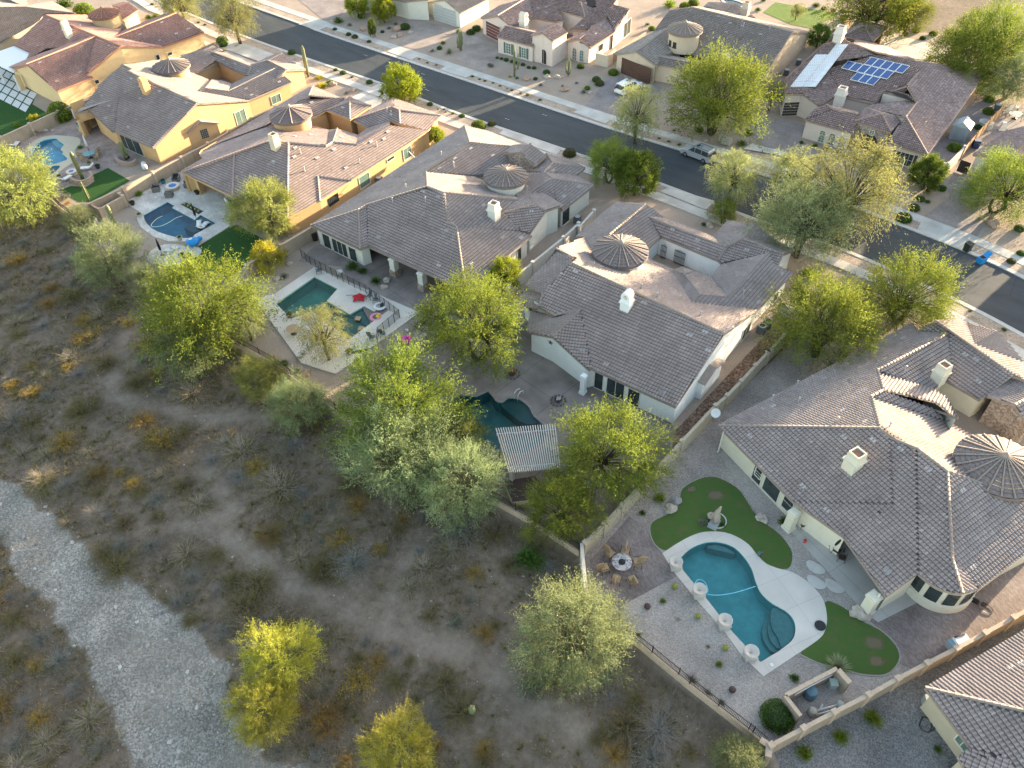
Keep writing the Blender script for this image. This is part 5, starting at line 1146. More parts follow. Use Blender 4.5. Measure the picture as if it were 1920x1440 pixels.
def tree(px,key,wpx,label,rz=None,cat='tree',group=None,name=None,hf=1.,drop=None,base=None,sc=1.):
    """px: middle of the crown in the photo; wpx: its width in photo pixels"""
    p=pt(px) if isinstance(px,str) else px; lm,tm=TREES[key]; zc=lm['zc'] if 'zc' in lm else 1.0
    # crown centre height is about base+.8rz times its radius
    kz={'py1':.78,'pv1':.78,'pv2':.69,'gr1':.73,'gr2':.65,'me1':.92,'me2':.72,'me3':.74,'wi1':1.4,'wi2':1.16,'dk1':.93,'lm1':1.0,'ye1':.65,'mg1':.91}[key]*hf
    q=GT(p); R=2.5
    for _ in range(6):
        g0=float(terr(q[0],q[1])); q=G(p,g0+kz*R); R=wpx/2/ppm(q)*.97
    g0=float(terr(q[0],q[1]))
    NTREE[0]+=1; t=thing(name or 'tree',label,cat,(q[0],q[1],g0),rz if rz is not None else (NTREE[0]*2.4)%6.28,group); t.scale=(R,R,R*hf)
    a=bpy.data.objects.new('crown',lm); b=bpy.data.objects.new('trunk',tm)
    for o in (a,b): COL.objects.link(o); o.parent=t
    return t
T_=[('x20,352','pv1',165,'tall pale yellow green palo verde at the left edge beside the bright blue pool','palo_verde'),
('x147,412','gr1',66,'small round palo verde left of the grey green one, below the equipment enclosure','palo_verde'),
('x205,478','gr1',132,'round grey green palo verde below the round travertine patio','palo_verde'),
('x285,530','gr2',85,'pale fringe of foliage left of the big bright mesquite by the turf','palo_verde'),
('x378,578','me2',250,'big bright yellow green mesquite left of the emerald pool deck','mesquite_tree'),
('x350,652','gr2',135,'blue green bushy tree tucked under the big bright mesquite','mesquite_tree'),
('x456,598','wi2',95,'wispy pale willow tree hanging over the left end of the emerald pool deck','willow_tree'),
('x503,482','ye1',72,'low yellow flowering shrub tree at the corner of the turf lawn','flowering_shrub'),
('x495,395','pv1',130,'pale straw coloured palo verde standing in front of the ochre house','palo_verde'),
('x604,622','wi1',108,'tall wispy willow rising in front of the emerald pool','willow_tree'),
('x483,708','pv2',92,'sparse feathery palo verde left of its twin on the desert side of the fence','palo_verde'),
('x558,758','gr2',118,'feathery green palo verde right of its sparse twin by the desert fence','palo_verde'),
('x735,748','me3',235,'large bright green mesquite left of the dark free form pool','mesquite_tree'),
('x745,850','gr2',205,'grey green palo verde below the large mesquite by the dark pool','palo_verde'),
('x862,815','pv2',105,'pale feathery palo verde overhanging the dark free form pool','palo_verde'),
('x868,905','gr1',172,'grey green palo verde left of the slatted pergola','palo_verde'),
('x893,606','me1',210,'dense round mesquite between the two patios left of the white house','mesquite_tree'),
('x945,512','lm1',72,'small lime tree squeezed between ivory house and the white house','citrus_tree'),
('x1050,955','me1',150,'green leafy tree right of the pergola inside the desert fence','mesquite_tree'),
('x1148,848','me3',215,'bright yellow green mesquite at the rear corner of the white house','mesquite_tree'),
('x1075,1192','gr1',225,'broad grey green palo verde beside the iron view fence','palo_verde'),
('x525,1235','py1',150,'sunlit yellow palo verde beside the gravel wash, upper half of the pair','palo_verde'),
('x495,1325','py1',135,'sunlit yellow palo verde beside the gravel wash, lower half of the pair','palo_verde'),
('x745,1402','py1',140,'sunlit yellow palo verde cut by the bottom edge of the photo','palo_verde'),
('x1385,1425','gr1',105,'pale palo verde at the bottom edge beside the wall corner','palo_verde'),
('x1193,328','dk1',95,'dense bright green tree between the ivory house and the white house front','street_tree'),
('x1143,305','me1',95,'airy mesquite left of the dense bright green street tree','mesquite_tree'),
('x1196,208','wi1',98,'pale willow tree hiding the white car on the driveway','willow_tree'),
('x1345,182','me2',210,'broad green mesquite in front of the turreted house','mesquite_tree'),
('x1448,175','wi2',58,'small willow between the turreted house and the charcoal garage door','willow_tree'),
('x1377,330','wi2',108,'willow beside the parked silver car','willow_tree'),
('x1482,325','wi2',105,'yellowish willow right of the one beside the silver car','willow_tree'),
('x1600,352','wi2',205,'largest pale willow over the street in front of the stone entry arch','willow_tree'),
('x1510,412','mg1',190,'grey green mesquite below the largest willow near the white house','mesquite_tree'),
('x1548,608','me2',225,'bright green mesquite along the wall right of the white house','mesquite_tree'),
('x1705,552','me3',180,'bright green mesquite over the pavement above the cream house','mesquite_tree'),
('x1357,398','me1',55,'small round tree in the white house front yard','street_tree'),
('x752,160','lm1',82,'bright yellow green tree beside the ochre house driveway','street_tree'),
('x437,28','wi2',96,'willow tree on the pavement above the red tiled roof','willow_tree'),
('x1640,8','me2',180,'wide mesquite behind the pavilion at the top edge','mesquite_tree'),
('x1706,28','me1',85,'bright mesquite right of the wide one at the top edge','mesquite_tree'),
('x1808,112','me2',160,'big mesquite beside the lap pool behind the solar panel house','mesquite_tree'),
('x1868,75','me1',150,'bright mesquite at the upper right above the lap pool','mesquite_tree'),
('x1900,150','gr2',110,'grey green tree at the right edge near the striped lawn','mesquite_tree'),
('x1885,352','me3',150,'green mesquite over the driveway at the right edge','mesquite_tree'),
('x816,254','lm1',38,'small lime green tree at the front corner of the ochre house','street_tree'),
('x668,8','lm1',48,'yellow green tree at the top edge left of the stone entry','street_tree'),
('x718,16','lm1',52,'bright yellow tree right of its neighbour before the stone entry','street_tree'),
('x1740,326','dk1',72,'dense dark green bush tree beside the striped window of the solar house','street_tree'),
('x1495,20','wi2',30,'thin small tree by the sunny lawn at the top','street_tree'),
('x1535,68','dk1',45,'small dark tree beside the wall right of the sunny lawn','street_tree'),
('x335,2','wi2',90,'willow at the top edge over the street','willow_tree')]
for px,key,wp,lab,nm in T_: tree(px,key,wp,lab,name=nm)
# a slim young street tree
tree('i495,340','dk1',17,'slim young street tree in the planting strip at the top',hf=2.2,name='street_tree')
# ---- shrubs
def ballmesh(seed,fm,n=1500,rz=.8,ll=.11,lw=.07):
    rng=np.random.default_rng(seed); d=rng.normal(size=(n,3)); d/=np.linalg.norm(d,axis=1,keepdims=True); d[:,2]=np.abs(d[:,2])*1.0; r=rng.uniform(.9,1.03,n)[:,None]; P=d*r*np.array([1,1,rz])+np.array([0,0,rz*.22]); low=rng.uniform(0,1,n)<.35; P[low,2]*=rng.uniform(.2,1,low.sum()); 
    return leafmesh('foliage',P,np.cross(d,rng.normal(size=(n,3)))+d*.3,ll,lw,fm,rng=rng)
def loosemesh(seed,fm,n=70,nl=10,ll=.12,lw=.05,up=.7,L=1.,curl=.3,wide=1.):
    rng=np.random.default_rng(seed); a=rng.uniform(0,6.28,n); el=rng.uniform(.15,1.35,n); d=np.stack([np.cos(a)*np.cos(el)*wide,np.sin(a)*np.cos(el)*wide,np.sin(el)*up],1); t=np.linspace(.15,1,nl)[None,:,None]*rng.uniform(.6,1.05,(n,1,1))*L
    P=d[:,None,:]*t+np.array([0,0,-1.])*t*t*curl*.3+rng.normal(size=(n,nl,3))*.045*t; P[:,:,2]=np.maximum(P[:,:,2],.02); ld=d[:,None,:]+rng.normal(size=P.shape)*.5
    return leafmesh('foliage',P.reshape(-1,3),ld.reshape(-1,3),ll,lw,fm,rng=rng)
def twigmesh(seed,m,n=60,w=.012,curl=.35,up=.75):
    rng=np.random.default_rng(seed); b=MB()
    for i in range(n):
        a=rng.uniform(0,6.28); el=rng.uniform(.1,1.3); d=np.array([math.cos(a)*math.cos(el),math.sin(a)*math.cos(el),math.sin(el)*up]); L=rng.uniform(.55,1.1); p=[np.zeros(3)]
        for k in range(1,5): t=k/4*L; p.append(d*t+np.array([rng.normal()*.05,rng.normal()*.05,-curl*.3*t*t+rng.normal()*.02]))
        s=np.cross(d,[0,0,1.]); s/=np.linalg.norm(s)+1e-6
        for k in range(4):
            w0=w*(1-k/4.5); w1=w*(1-(k+1)/4.5); b.quad(p[k]-s*w0,p[k]+s*w0,p[k+1]+s*w1,p[k+1]-s*w1)
            if k in (2,3):
                e=p[k]+(d+rng.normal(size=3)*.6)*.22; b.quad(p[k]-s*w1*.7,p[k]+s*w1*.7,e)
    me=bpy.data.meshes.new('stems'); me.from_pydata([tuple(map(float,v)) for v in b.v],[],b.f); me.materials.append(m); return me
def bladesmesh(seed,m,n=90,w=.05,L=1.,lo=.05,hi=1.45):
    rng=np.random.default_rng(seed); b=MB()
    for i in range(n):
        a=rng.uniform(0,6.28); el=rng.uniform(lo,hi); d=np.array([math.cos(a)*math.cos(el),math.sin(a)*math.cos(el),math.sin(el)]); s=np.array([-math.sin(a),math.cos(a),0]); l=L*rng.uniform(.75,1.05)
        b.quad(d*.05-s*w/2,d*.05+s*w/2,d*l*.6+s*w*.4,d*l,d*l*.6-s*w*.4)
    me=bpy.data.meshes.new('blades'); me.from_pydata([tuple(map(float,v)) for v in b.v],[],b.f); me.materials.append(m); return me
S_OL=foliage('olive desert leaf',(.20,.18,.06),(.12,.12,.045),.3); S_GO=foliage('golden desert leaf',(.42,.27,.04),(.24,.18,.045),.35); S_GY=foliage('grey sage leaf',(.22,.22,.18),(.15,.165,.125),.25); S_DG=foliage('shrub green leaf',(.055,.11,.025),(.09,.16,.03),.25); S_LG=foliage('shrub bright leaf',(.12,.20,.02),(.2,.26,.03),.35); S_PK=foliage('shrub bronze leaf',(.12,.10,.04),(.08,.10,.035),.25)
TW1=mat('dry twig',(.17,.13,.095),rough=.95); TW2=mat('pale twig',(.30,.25,.20),rough=.95); TW3=mat('grey twig',(.18,.17,.155),rough=.95)
SH={}
SH['ol']=(loosemesh(1,S_OL,240,9,.065,.022),twigmesh(1,TW1,80)); SH['ol2']=(loosemesh(2,S_OL,170,9,.065,.022,up=.6),twigmesh(2,TW2,150,.009)); SH['go']=(loosemesh(3,S_GO,210,9,.065,.022,up=.8),twigmesh(3,TW1,90)); SH['gy']=(loosemesh(4,S_GY,240,8,.06,.02,up=.6),twigmesh(4,TW3,120)); SH['dry']=(None,twigmesh(5,TW2,230,.008)); SH['dry2']=(None,twigmesh(6,TW3,230,.008))
SH['ball']=(ballmesh(7,S_DG),None); SH['ballL']=(ballmesh(8,S_LG),None); SH['ballB']=(ballmesh(9,S_PK),None); SH['bush']=(loosemesh(10,S_DG,150,9,.13,.06,up=.8),None); SH['bushL']=(loosemesh(11,S_LG,150,9,.13,.06,up=.8),None); SH['sage']=(loosemesh(12,S_GY,140,9,.12,.05,up=.8),None)
YUC=mat('yucca blade',(.27,.30,.16),rough=.7,var=.25); AGA=mat('agave blade',(.16,.22,.17),rough=.7,var=.2); SOT=mat('cycad frond',(.07,.13,.02),rough=.6,var=.4)
SH['yucca']=(None,bladesmesh(13,YUC,260,.035)); SH['agave']=(None,bladesmesh(14,AGA,34,.16,lo=.2)); SH['palm']=(None,bladesmesh(15,SOT,120,.07,lo=.0)); 
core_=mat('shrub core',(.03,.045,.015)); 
def shrub(px,key,wpx,label,cat='shrub',group=None,name='shrub',hz=1.,rz=None,lift=0):
    p=pt(px) if isinstance(px,str) else px; q=GT(p); R=wpx/2/ppm(q)
    q2=G(p,q[2]+R*.35*hz); q2[2]=float(terr(q2[0],q2[1]))+lift; NTREE[0]+=1
    lf,tw=SH[key]
    if lf is not None and tw is not None:
        t=thing(name,label,cat,q2,rz if rz is not None else NTREE[0]*1.7%6.28,group)
        for nm,me in (('foliage',lf),('stems',tw)): o=bpy.data.objects.new(nm,me); COL.objects.link(o); o.parent=t
    else:
        t=bpy.data.objects.new(name,lf or tw); COL.objects.link(t); t.location=q2; t.rotation_euler[2]=NTREE[0]*1.7%6.28; tag(t,label,cat,group)
    t.scale=(R,R,R*hz); return t
CORE={}
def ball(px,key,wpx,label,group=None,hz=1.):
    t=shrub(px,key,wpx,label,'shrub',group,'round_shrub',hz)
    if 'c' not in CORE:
        b=MB(); b.smooth=True; b.ball(0,0,.22,.86,12,8,.72); me=bpy.data.meshes.new('inner_ball'); me.from_pydata([tuple(map(float,v)) for v in b.v],[],b.f); me.materials.append(core_); CORE['c']=me  # dark green ball filling the inside of the round shrubs
    o=bpy.data.objects.new('inner_ball',CORE['c']); COL.objects.link(o); o.parent=t; return t
# named garden shrubs
ball('p1135,1325','ball',195/3,'large clipped round green shrub beside the pool equipment enclosure',hz=1.05)
shrub('p470,95','bushL',34,'yellow green bush by the boulders at the upper tip of the curved lawn'); shrub('p375,183','bush',18,'small dark bush in the gravel left of the curved lawn')
shrub('p1170,230','bush',30,'dark green bush against the cream house patio pier'); shrub('p1228,1110','bush',27,'round dark bush in gravel between the urns and the enclosure')
shrub('p1480,1045','yucca',62,'spiky pale yucca at the lower edge of the right curved lawn',name='yucca',cat='yucca')
shrub('q780,1135','bushL',50,'bright green bush in the grey gravel outside the lower wall, nearest the enclosure'); shrub('q585,1250','bushL',44,'bright green bush in the grey gravel, middle of the three by the wall'); shrub('q360,1340','bushL',44,'bright green bush in the grey gravel, leftmost of the three by the wall'); shrub('q1175,1325','bush',22,'small sprawling weed bush in the grey gravel below the green slider')
for k,(t,ky,w,l) in enumerate((('p490,680','bushL',18,'small lime green plant nearest the brown paver terrace'),('p808,1035','bushL',20,'small lime green plant left of the lowest urn'),('p655,1120','sage',30,'grey sage bush along the iron fence, uppermost of three'),('p740,1195','sage',24,'grey sage bush along the iron fence, middle of three'),('p820,1250','sage',20,'grey sage bush along the iron fence, lowest of three'),('p575,780','dry',16,'dry wispy tuft in the pale gravel beside the second urn'),('p745,935','go',14,'brown dry tuft in the pale gravel left of the third urn'),('p355,870','sage',16,'small sage sprig inside the upper end of the iron fence'))): shrub(t,ky,w,l)
for k,(t,l) in enumerate((('p555,605','golden barrel cactus left of the first urn'),('p685,772','golden barrel cactus in gravel by the second urn'),('p838,950','golden barrel cactus left of the lowest urn'))):
    q=G(t); b=MB(); b.smooth=True; b.ball(0,0,.2,.24,14,8,.95); o=b.done('barrel_cactus',mat('barrel cactus gold',(.22,.24,.05),rough=.8,var=.3,vs=9),None,q); tag(o,l,'cactus')
for k,(t,l) in enumerate((('p400,717','dark round barrel cactus below the brown paver terrace'),('p877,1185','dark red barrel cactus near the iron fence'))):
    q=G(t); b=MB(); b.smooth=True; b.ball(0,0,.2,.26,14,8,.95); o=b.done('barrel_cactus',mat('barrel cactus dark',(.09,.06,.06),rough=.8,var=.3,vs=9),None,q); tag(o,l,'cactus')
shrub('u780,290','bush',34,'left half of the dark hedge under the ivory house windows',name='hedge',cat='hedge'); shrub('u835,320','bush',26,'right half of the dark hedge under the ivory house windows',name='hedge',cat='hedge')
shrub('u915,375','palm',30,'spiky sago palm on the ivory house patio',name='sago_palm',cat='palm'); shrub('u395,350','sage',24,'blue green agave clump by the pool fence left of the emerald pool'); shrub('u370,230','bush',34,'dark green bush beside the yellow flowering shrub'); shrub('u395,840','bush',26,'small green bush below the emerald pool deck corner'); shrub('u470,885','yucca',20,'small spiky plant between fence and emerald pool deck',name='yucca',cat='yucca')
ball('x112,212','ballL',44,'tall clipped hedge beside the tan house corner',hz=1.5); shrub('x60,246','sage',30,'blue green bush against the wall beside the bright blue pool',hz=1.2); shrub('x60,218','ye',26,'yellow flowering bush beside the left turf lawn') if 0 else None
SH['ye']=(loosemesh(16,F_YE,120,8,.13,.07,up=.7),None); shrub('x61,218','ye',28,'yellow flowering bush beside the left turf lawn'); shrub('x32,233','bushL',20,'small green bush on the left turf lawn edge')
shrub('g1200,280','bushL',16,'small bush in the island planter by the patio umbrella'); shrub('h385,270','bushL',22,'bushy green plant in the planting square by the wicker chairs'); shrub('g960,1020','sage',28,'grey sage bush at the lower corner of the small turf',); shrub('g1010,1110','go',22,'reddish bush beside the view fence of the tan house'); shrub('g760,930','sage',34,'dark sage mound by the view fence of the tan house')
shrub('g300,1340','go',1,'x') if 0 else None
ball('x897,235','ballL',29,'round yellow green shrub at the kerb beyond the ivory house'); ball('x922,232','ballB',17,'dull bronze shrub beside the round yellow green one at the kerb'); ball('x1068,287','ballB',26,'round bronze shrub at the kerb right of the ivory house',hz=1.)
shrub('A620,1500','bush',1,'x') if 0 else None
shrub('B640,190','bush',15,'small green shrub in the white house front yard'); shrub('B720,770','bush',20,'small palm plant inside the white house courtyard'); shrub('x1520,512','bushL',48,'loose green bush right of the white house front corner'); shrub('x1505,560' ,'bush',22,'small green bush at the front wall of the white house')
for k,(t,w) in enumerate((('i50,350',9),('i215,412',11),('i290,440',13),('i460,498',9))): ball(t,('ball','ball','ballB','ball')[k],w,('round shrub in the far planting strip, first from the left','round shrub in the far planting strip, second from the left','bronze round shrub in the far planting strip','greyish round shrub beside the slim young tree')[k])
nm=['first','second','third','fourth','fifth','sixth','seventh','eighth','ninth','tenth']
for k,t in enumerate(('j35,808','j108,840','j165,855','j252,876','j325,908','j400,936','j452,953','j545,987','j615,1003','j750,1055')): shrub(t,'bushL' if k%3==1 else 'bush',(9,6,9,8,9,6,9,9,11,11)[k],nm[k]+' low shrub from the left in the strip before the mission-style house',group='strip shrubs before the mission house')
for k,t in enumerate(('i1062,705','i1160,752','i1268,778','i1700,915','i1788,950','i1850,970')): shrub(t,'bush',8,nm[k]+' low shrub from the left in the far strip between the driveways',group='strip shrubs between the far driveways')
for k,t in enumerate(('i60,838','i148,872','i255,925','i465,985')): ball(t,'ball',(9,13,6,14)[k],nm[k]+' round shrub in the near strip before the tan and ochre houses',group='round shrubs in the near strip')
for k,t in enumerate(('i1190,1250','i1290,1310','i1360,1312','i1380,1345','i1470,1360','i1575,1390')): ball(t,'ball' if k in (0,5) else 'ballL',(12,5,5,5,7,12)[k],nm[k]+' round shrub in the near strip before the ivory house',group='round shrubs before the ivory house')
for k,t in enumerate(('k460,1243','k548,1270','k642,1300')): shrub(t,'bush',(9,11,12)[k],nm[k]+' green mound left of the parked silver car',group='mounds beside the parked car')
for k,t in enumerate(('j295,610','j340,620','j390,632','j455,650','j505,665','j568,683','j628,712','j685,718')): ball(t,'ball',(7,7,10,9,9,9,8,9)[k],nm[k]+' small round shrub along the wall with green shutters',group='shrubs under the green shutters')
for k,(t,ky,w,l) in enumerate((('j818,762','ball',14,'round shrub at the foot of the arched entry tower'),('j1178,702','ball',15,'round shrub under the twin arched windows'),('j1345,840','ball',17,'darker of two round shrubs in the mission house gravel'),('j1378,880','ballB',18,'bronze round shrub touching the darker one in gravel'),('j1210,965','sage',16,'grey green round cactus clump by the driveway'),('j1250,930','ballL',12,'bright round shrub behind the grey green cactus clump'),('j1525,765','ballL',20,'tall bright shrub beside the brown garage door'),('j700,832','ball',9,'small round shrub near the boulders before the entry tower'),('j505,822','bush',10,'small shrub at the base of the tall columnar cactus'),('j430,805','ye',9,'yellow shrub left of the columnar cactus'),('j755,895','sage',12,'grey agave in the mission house gravel'),('j1138,873','sage',10,'small agave right of centre in the mission house gravel'),('j232,690','sage',16,'pale spreading agave beside the mauve driveway'),('j985,905','sage',8,'tiny sage tuft in the mission house gravel'),
 ('i85,235','bush',26,'large grey green bush at the top left corner garden'),('i365,195','ball',14,'dark round shrub in the top garden'),('i225,290','sage',14,'pale agave in the top garden'),('i890,320','ball',20,'dark round shrub beside the curved driveway border'),('i620,378','ball',8,'small shrub behind the slim young tree'),('i700,330','sage',12,'grey agave under the bright yellow tree'),('i780,280','sage',12,'grey agave right of the bright yellow tree trunk'),('i1220,605','sage',13,'spiky grey shrub left of the cactus beds'),('i1305,575','ball',11,'green shrub in the cactus bed between driveways'),('i1345,510','bushL',14,'light green shrub in the cactus bed between driveways'),('i1420,610','yucca',22,'large pale yucca between the two driveways'),('i1535,370','bush',17,'leafy shrub right of the blue grey garage door'),('i1680,385','ball',17,'dark round shrub beside the maroon garage'),('i1750,340','ball',18,'darker round shrub against the maroon garage wall'),('i1905,770','sage',12,'grey bush left of the mission house driveway edge'),
 ('i190,1110','sage',13,'pale cactus clump in the ochre house front yard'),('i15,975','bushL',12,'yellow bush at the tan house front corner'),('f480,20','bushL',14,'dark bush at the edge of the ochre house front yard'),('f400,50','ye',30,'yellow bush behind the tan house front corner'),('d580,30','ball',16,'clipped round shrub in the tan house front garden'),('d765,40','ye',10,'yellow columnar cactus plant in the tan house front garden'),('d1530,135','ball',16,'large round shrub at the kerb above the saguaro'),('d1900,470','ye',22,'bright yellow shrub at the foot of the saguaro'),('d1460,760','ye',14,'yellow bush against the tan house right wall'),('d960,1065','ye',9,'small yellow bush under the tan house window'),
 ('k45,640','x',1,''),('k820,1165','ball',17,'dark round shrub beneath the broad mesquite'),('k1265,1190','bush',22,'leafy bush right of the utility box'),('k1205,1285','bush',26,'green bush left of the charcoal garage driveway'),('k595,1170','bush',8,'tiny bush in the gravel beneath the broad mesquite'),
 ('l205,990','bush',13,'small bush at the left end of the arched window wall'),('l325,1015','bush',17,'bush under the leftmost arched window'),('l435,1050','bush',17,'bush under the middle arched window'),('l525,1080','bush',16,'bush under the rightmost arched window'),('l605,1120','bush',18,'bush left of the stone entry arch'),('l845,1175','bush',18,'bush right of the stone entry arch'),('l1020,1235','bush',28,'spreading bush behind the saguaros'),('l1470,1405','ball',17,'round shrub below the dense dark bush tree'),('n1030,660','ballL',26,'cube-like clipped shrub below the grey shed'),('n1465,195','ballL',22,'clipped yellow topped shrub along the fence behind the shed'),('n1340,400','ball',16,'dark round shrub between shed and wooden fence'),('n1475,40','ballL',20,'clipped shrub farthest along the wooden fence'),
 ('o585,45','ball',17,'dark round shrub beside the wide right driveway'),('o635,62','bush',15,'spiky shrub right of the dark round one'),('o545,103','ball',21,'round shrub at the pavement corner of the driveway'),('o475,170','ball',30,'dark shrub at the kerb under the largest willow'),('o1185,457','ballB',17,'round shrub in the strip beside the blue bin'),('o1250,405','ball',17,'green shrub beyond the pavement at the right edge'),('o915,785','bush',12,'small shrub in the strip above the cream house'),('o1138,908','bush',15,'low shrub in the strip at the cream house corner'),('J1270,20','bush',1,''),('o1240,240','ball',20,'dark shrub under the right edge mesquite'),
 ('k555,30','bushL',34,'bright tree-like bush behind the turreted house'),('k690,50','ballL',20,'bright round shrub left of its twin behind the turreted house'),('k770,25','ballL',22,'bright round shrub right of its twin behind the turreted house'),('k395,255','ballL',14,'bright clipped shrub in the side yard of the turreted house'),('k355,215','bush',12,'dark bush in the side yard of the turreted house'),('k1350,80','bush',16,'dark palm-like bush beside the far patio'),('k1400,0','bush',12,'little bush near the far blue pool'),
 ('m1105,300','ballL',16,'bright bush behind the lap pool, rightmost'),('m950,270','ballL',16,'bright bush behind the lap pool, second from the right'),('m820,230','ballL',16,'bright upright bush behind the pavilion'),('m1010,340','ball',12,'dark round shrub at the lap pool edge'),('m860,300','ball',9,'grey mound behind the lap pool'),('m205,95','ball',10,'small mound beside the sunny lawn'),('m290,95','ball',10,'small round mound right of the sunny lawn'),('m350,90','ye',10,'yellow bush beside the long wall at the top'),('m310,165','ballL',20,'bright bush at the corner of the pavilion wall'),('m120,75','ball',11,'low mound left of the sunny lawn mounds'),('m50,40','bush',20,'big dark bush at the top left of the lawn'),('m220,270','bush',14,'dark bush along the long wall'),('m1070,520','yucca',16,'pale potted yucca beside the lap pool'),
 ('b620,245','bush',18,'dark bush beside the red house front wall'),('b730,230','bushL',20,'looser green bush beside the red house front wall'),('b1730,600','ball',22,'clipped green shrub at the red house driveway'),('b1755,740','ye',12,'yellow bush below the clipped one at the driveway'),('b755,95','ye',8,'yellow tuft in the strip before the red house'),('b680,65','ball',7,'tiny round shrub in the strip before the red house'),('b1145,240','bush',9,'small bush by the street light pole'),('b1380,335','ballB',6,'tiny dark tuft in the planting strip, left of two'),('b1475,370','ballB',6,'tiny dark tuft in the planting strip, right of two'),('a1250,150','ballL',38,'wide yellow green hedge in front of the beige house'),('a950,40','bush',45,'big dark bush at the top between the two left houses'))):
    if not l or ky=='x': continue
    if ky.startswith('ball'): ball(t,ky,w,l)
    else: shrub(t,ky,w,l)
# ---- cacti
CACT=mat('saguaro green',(.16,.18,.09),rough=.85,var=.25,vs=6)
def saguaro(px,h,r,label,arms=()):
    q=GT(px); b=MB(); b.smooth=True
    def col(P,r):
        n0=len(b.v); b.tube(P,[r*.8]+[r]*(len(P)-2)+[r*.35],12)
        for i in range(n0,len(b.v)):
            k=(i-n0)%12; 
            if k%2: v=b.v[i]; c=P[min((i-n0)//12,len(P)-1)]; b.v[i]=tuple(np.array(c)+(np.array(v)-np.array(c))*.82)
    col([(0,0,0),(0,0,h*.4),(0,0,h*.9),(0,0,h)],r)
    o=b.done('saguaro',CACT,None,q); tag(o,label,'cactus')
    for a,z0,l in arms:
        b=MB(); b.smooth=True; ca,sa=math.cos(a),math.sin(a); col([(ca*r*.6,sa*r*.6,z0),(ca*r*3,sa*r*3,z0+.1),(ca*r*3.3,sa*r*3.3,z0+l*.5),(ca*r*3.3,sa*r*3.3,z0+l)],r*.7); b.done('arm',CACT,o)
    return o
saguaro('d1760,470',5.2,.28,'tall saguaro cactus at the front corner of the tan house'); saguaro('d1735,440',3.3,.17,'shorter saguaro leaning beside the tall one at the tan house')
saguaro('l860,1330',3.6,.27,'saguaro left of the paned window at the stone entry house'); saguaro('l1025,1400',4.4,.3,'saguaro in front of the window with brown shutters')
saguaro('j478,810',5.2,.2,'tall columnar cactus in front of the green shutters',((.5,1.2,3.2),)); saguaro('i1560,600',3.4,.3,'ribbed cactus in a stone ring between the driveways',((2.,.6,2.2),(5,.7,2.))); saguaro('g1245,770',4.2,.3,'tall saguaro in the curved stone planter by the turf'); saguaro('h110,670',3.2,.28,'saguaro on the dirt beside the navy pool'); saguaro('g1900,470',2.8,.3,'leftmost of the thick column cacti under the tan house window',((0,.5,1.8),(3,.6,1.6))); saguaro('b1520,110',2.2,.14,'slim cactus in the street front garden of the red house') if 0 else None
saguaro('j1045,800',3.0,.12,'sunlit yellow green cactus clump before the twin arched windows',((0,.3,2.4),(1.2,.3,2.2),(2.4,.3,2.6),(3.6,.3,2.1),(4.8,.3,2.3))); saguaro('g1340,1090',3.,.07,'bunch of slender yellow cactus stems at the corner of the turf',((2.5,.2,2.8),(3.2,.2,2.2),(4,.2,2.5),(1.7,.2,2.4)))
o=saguaro('s868,1165',.9,.28,'lone grey barrel cactus on the dirt slope near the bottom')
